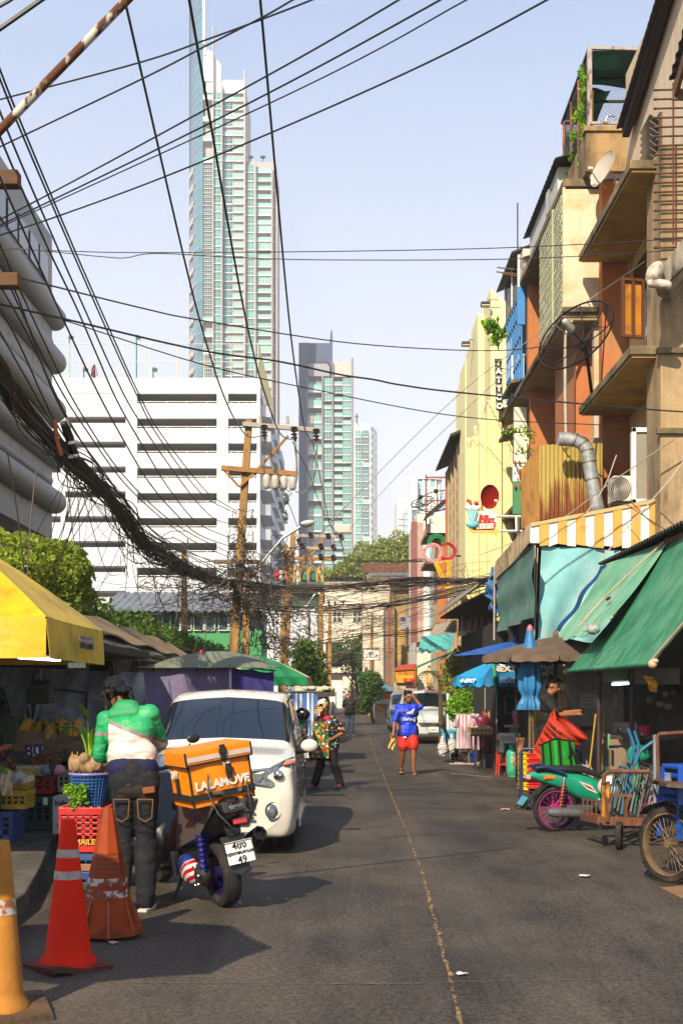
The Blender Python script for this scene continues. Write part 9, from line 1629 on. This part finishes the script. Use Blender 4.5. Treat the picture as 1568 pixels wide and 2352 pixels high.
for lab,pts,Y0,Y1,r in(('slanting wire ending highest at the top edge, leftmost of the four',((-30,520),(117,444),(358,314),(689,132),(915,0),(1010,-60)),15,10,.009),('slanting wire second from the left at the top edge',((-30,532),(365,341),(689,176),(1010,0),(1100,-55)),15,10,.009),('thin slanting wire third from the left at the top edge',((-30,536),(689,204),(1070,0),(1170,-55)),15,10,.007),('slanting wire reaching the top edge furthest to the right',((-30,550),(132,497),(378,406),(689,276),(1000,135),(1255,0),(1340,-48)),15,10,.009),('upper wire of the crossing pair at the top left',((-20,234),(316,145),(466,94),(602,44),(715,0),(830,-50)),14,11,.009),('lower wire of the crossing pair at the top left',((-20,347),(325,182),(474,105),(602,40),(672,0),(760,-50)),14,11,.009),('short thick wire across the very top left corner',((-60,107),(0,66),(94,0),(150,-40)),8,8,.016),('shortest wire, clipping the very top left corner',((-40,40),(0,14),(24,0),(60,-24)),8,8,.012),('upper of two level wires crossing the whole street',((-10,571),(170,577),(325,580),(784,577),(1185,568),(1600,546)),20,21,.008),('lower of two level wires crossing the whole street',((-10,566),(120,578),(240,590),(290,592),(360,582),(560,592),(784,597),(1200,594),(1600,572)),20,21,.008),('long sagging wire running from the lower timber arm toward the yellow fins',((41,637),(122,657),(337,710),(459,735),(780,785),(1000,802),(1150,805),(1260,795)),13.2,27,.01),('thicker sagging wire running past the second tower to the right edge',((-10,696),(147,732),(459,804),(640,830),(780,860),(860,872),(920,884),(1060,902),(1420,935),(1600,948)),14,21,.013),('thin sagging wire below the thicker one',((147,735),(459,835),(700,890),(1060,957),(1420,978)),15.7,21,.008),('pale thin line rising from the street lamp to the yellow fins',((690,1290),(760,1200),(1060,900),(1480,600)),47,24,.012),('second pale thin line rising to the yellow fins',((700,1340),(868,1140),(1065,945),(1300,730)),60,27,.012),('white cord tied across the rusty iron box',((1100,1275),(1260,1210),(1400,1110),(1545,1010)),26,20,.01),('white cord slanting down the rusty iron box',((1415,1045),(1380,1130),(1300,1235)),24,24.5,.01),('dark cord slanting across the striped canopy front',((1425,1150),(1500,1200),(1550,1230)),21.6,21,.007),('grey turnbuckle wire slanting down the near concrete pier',((1630,990),(1568,1060),(1530,1110),(1400,1260),(1290,1420)),20,21.5,.01)):
 wire(lab,across(pts,Y0,Y1),r,M('#b9b0a5',.6,bump=0)if 'pale' in lab or 'white cord' in lab or 'turnbuckle' in lab else None)
for i,pts in enumerate((((606,1005),(640,1100),(672,1180),(690,1230)),((672,1015),(710,1090),(740,1170),(775,1235),(790,1262)),((719,1020),(740,1120),(757,1200),(782,1240),(800,1330)))):wire(['left','middle','right'][i]+' black wire falling from the tallest pole to the second pole',[P(u,v,42+18*q/3)for q,(u,v)in enumerate(pts)],.016)
# thick bundle and tangles: nobody could count their strands
def strandmat(lo,hi):
 N=NT('mat_strand');gq=N.new('ShaderNodeNewGeometry').outputs['Random Per Island'];N.set(Base_Color=N.mix(N.math('POWER',gq,1.6),C(lo),C(hi)),Roughness=.6);return N.m
STR=strandmat('#0c0a09','#5a4c40');STRB=strandmat('#151210','#7a6a58')
def bundle(label,path,n,spread,r,name='cable_bundle',seed=1,loose=0,mat=None,k=7,cat='cables'):
 g=random.Random(seed);base=smooth(path,k);N_=len(base);mb=MB()
 for i in range(n):
  ph=[g.uniform(0,6.28)for _ in range(4)];am=spread*g.random()**.7;fr=g.uniform(1.2,4);lo=loose*g.random()**3;s0=0 if g.random()<.75 else g.randrange(N_//2);s1=N_ if g.random()<.75 else N_-g.randrange(N_//2)
  pts=[]
  for q in range(s0,s1):
   x=q/N_;sp=spread(x)if callable(spread)else am
   pts.append(base[q]+V((am*math.cos(ph[0]+fr*x*6),am*.6*math.sin(ph[3]+x*9),am*math.sin(ph[1]+fr*x*5)-lo*math.sin(PI*(q-s0)/max(1,s1-s0)))))
  if len(pts)>2:mb.tube(pts,r*g.uniform(.6,1.3),4,caps=False)
 return B(mb,name,mat or STR,None,60,label=label,cat=cat,kind='stuff')
bp_=[PX(u,v,-3.55)for u,v in((-50,770),(0,857),(40,920),(125,1013),(194,1082),(265,1151),(310,1215),(351,1257),(400,1288),(439,1308),(490,1330),(545,1342))]
bundle('very thick black cable bundle sagging from the left edge to the tallest pole',bp_,80,.12,.011,seed=2,loose=.25);bundle('frayed outer strands of the thick cable bundle on the left',bp_[3:],26,.24,.008,seed=3,loose=.55)
sl=T('cable_joint','black cable joint with orange wires clamped on the thick bundle','cable joint',PX(140,985,-3.5));ORW=M('#a8551c',.5)
B(MB().cap(PX(148,975,-3.45),PX(176,1055,-3.45),.05,.06,10),'sleeve',BLK,sl,60);B(MB().bp(150,958,160,985,16.4,.1),'box',M('#7a6a55',.6),sl,bev=.01)
for k in range(4):B(MB().tube(smooth([PX(124+k*2,965,-3.42),PX(128+k*2,1010,-3.42),PX(138+k*2,1045,-3.42)]),.012,5),'orange_wire',ORW,sl,60)
for k in(1018,1050):B(MB().tube([PX(160,k,-3.38),PX(178,k-4,-3.38)],.02,6),'tape',WHT,sl)
cross=lambda pts,Y:[P(u,v,Y+(33.5-Y)*max(0,(u-900)/250)if Y<50 and u>900 else Y)for u,v in pts]
bundle('highest dark cable bundle crossing the street in front of the mosque and pergola',cross(((530,1338),(640,1347),(760,1346),(860,1338),(960,1332),(1060,1332),(1140,1326)),42),26,.12,.012,seed=5,loose=.25);bundle('cable bundle crossing the street over the square windows',cross(((560,1392),(660,1396),(760,1392),(850,1388),(930,1375),(1050,1352),(1120,1340)),45),13,.12,.011,seed=6,loose=.3);bundle('lowest cable bundle crossing the street above the billboard',cross(((650,1470),(720,1476),(800,1460),(880,1456),(970,1446),(1080,1428)),58),11,.15,.012,seed=7,loose=.4);bundle('loose parallel wires spreading across the street between the bundles',cross(((560,1360),(700,1372),(850,1362),(1000,1340),(1130,1322)),48),18,.5,.007,seed=8,loose=.5,mat=STRB);bundle('loose wires crossing above the cream block',cross(((680,1410),(780,1432),(880,1420),(980,1405),(1060,1390)),60),14,.7,.009,seed=9,loose=.5,mat=STRB);bundle('low loose wires crossing behind the billboard',cross(((660,1500),(760,1520),(860,1500),(960,1470)),66),8,.45,.010,seed=10,loose=.4,mat=STRB)
bundle('pair of level wires crossing in front of the distant treetops',cross(((790,1285),(870,1290),(960,1288),(1060,1284)),66),6,.12,.011,seed=18)
def tangle(label,boxes,n,r,seed,Y,mat=None,L=(5,9)):
 g=random.Random(seed);mb=MB()
 for i in range(n):
  u0,v0,u1,v1=g.choice(boxes);pts=[];u,v=g.uniform(u0,u1),g.uniform(v0,v1);y=Y+g.uniform(-.5,.5);du,dv=g.uniform(-1,1),g.uniform(-.4,1)
  for q in range(g.randint(*L)):
   pts.append(P(u,v,y));du=du*.5+g.uniform(-1,1);dv=dv*.5+g.uniform(-.9,1.0);u+=du*(u1-u0)*.35;v+=dv*(v1-v0)*.2;u=min(max(u,u0-12),u1+12);v=min(max(v,v0-10),v1+10);y+=g.uniform(-.15,.15)
  mb.tube(smooth(pts,5),r*g.uniform(.6,1.3),4,caps=False)
 return B(mb,'cable_tangle',mat or STR,None,60,label=label,cat='cables',kind='stuff')
tangle('dense tangle of cables wound round the tallest power pole',[(500,1310,580,1400),(540,1280,610,1370),(535,1180,570,1310),(545,1380,580,1500),(470,1300,560,1370)],170,.012,21,41.6);tangle('hanging mass of old cables between the two main power poles',[(585,1340,625,1420),(595,1360,625,1470),(570,1330,640,1400),(600,1440,645,1505)],120,.013,22,46);tangle('tangle of cables wound round the second power pole',[(640,1400,700,1500),(636,1240,690,1330),(650,1330,680,1420),(660,1440,730,1530)],130,.014,23,59.5);tangle('loose loops of cable hanging in front of the white car park and green building',[(290,1230,420,1340),(330,1300,480,1400),(380,1340,520,1440),(420,1300,540,1420)],46,.009,24,33,STRB,(5,10));tangle('small knot of cables on the far poles above the billboard',[(740,1380,775,1500),(800,1400,870,1440),(736,1500,770,1545)],36,.014,25,82);tangle('pale and dark service wires criss-crossing above the cream block',[(640,1360,900,1520),(700,1380,880,1500)],40,.010,27,70,STRB,(3,5))
g=random.Random(30);mb=MB()
for k in range(46):
 u0=g.uniform(150,500);t_=(u0-125)/(545-125);v0=1013+(1342-1013)*t_**.75+g.uniform(0,20);a=PX(u0,v0,-3.5);b=P(u0+g.uniform(-220,160),v0+g.uniform(120,340)*(1-t_*.5),g.uniform(22,40));m_=(a+b)/2-V((0,0,g.uniform(.05,.6)));mb.tube(smooth([a,m_,b],6),g.choice((.004,.006,.008)),4,caps=False)
B(mb,'service_wires',STRB,None,60,label='thin service wires dropping from the thick bundle to the buildings on the left',cat='wires',kind='stuff')
g=random.Random(31);mb=MB()
for k in range(26):a=P(g.uniform(545,600),g.uniform(1230,1340),42);b=P(g.uniform(620,700),g.uniform(1250,1480),g.uniform(50,62));mb.tube(smooth([a,(a+b)/2-V((0,0,g.uniform(.2,1.2))),b],7),.009,4,caps=False)
B(mb,'service_wires',STRB,None,60,label='wires strung between the tallest pole and the second pole',cat='wires',kind='stuff')
for lab,pts in(('thin vertical wire in front of the grey office block and clipped tree',((18,1040),(45,1210),(62,1380))),('second vertical wire joining the clipped tree to the bundle',((84,1080),(70,1210),(60,1390)))):wire(lab,along(pts,-3.9),.01,M('#4a3a30',.6,bump=0))
# ------------------------------------------------------------ the hazy air
hz=MB().bb(-1410,-70,-1.2,1410,1810,283);hm=bpy.data.materials.new('mat_haze');hm.use_nodes=True;hn=hm.node_tree;hn.nodes.remove(hn.nodes['Principled BSDF'])
pv=hn.nodes.new('ShaderNodeVolumePrincipled');pv.inputs['Color'].default_value=(.97,.98,1,1);pv.inputs['Density'].default_value=.00046;pv.inputs['Anisotropy'].default_value=0
hn.links.new(pv.outputs[0],hn.nodes['Material Output'].inputs['Volume']);B(hz,'haze',hm,kind='stuff',label='thin hazy air over the whole street',cat='haze')
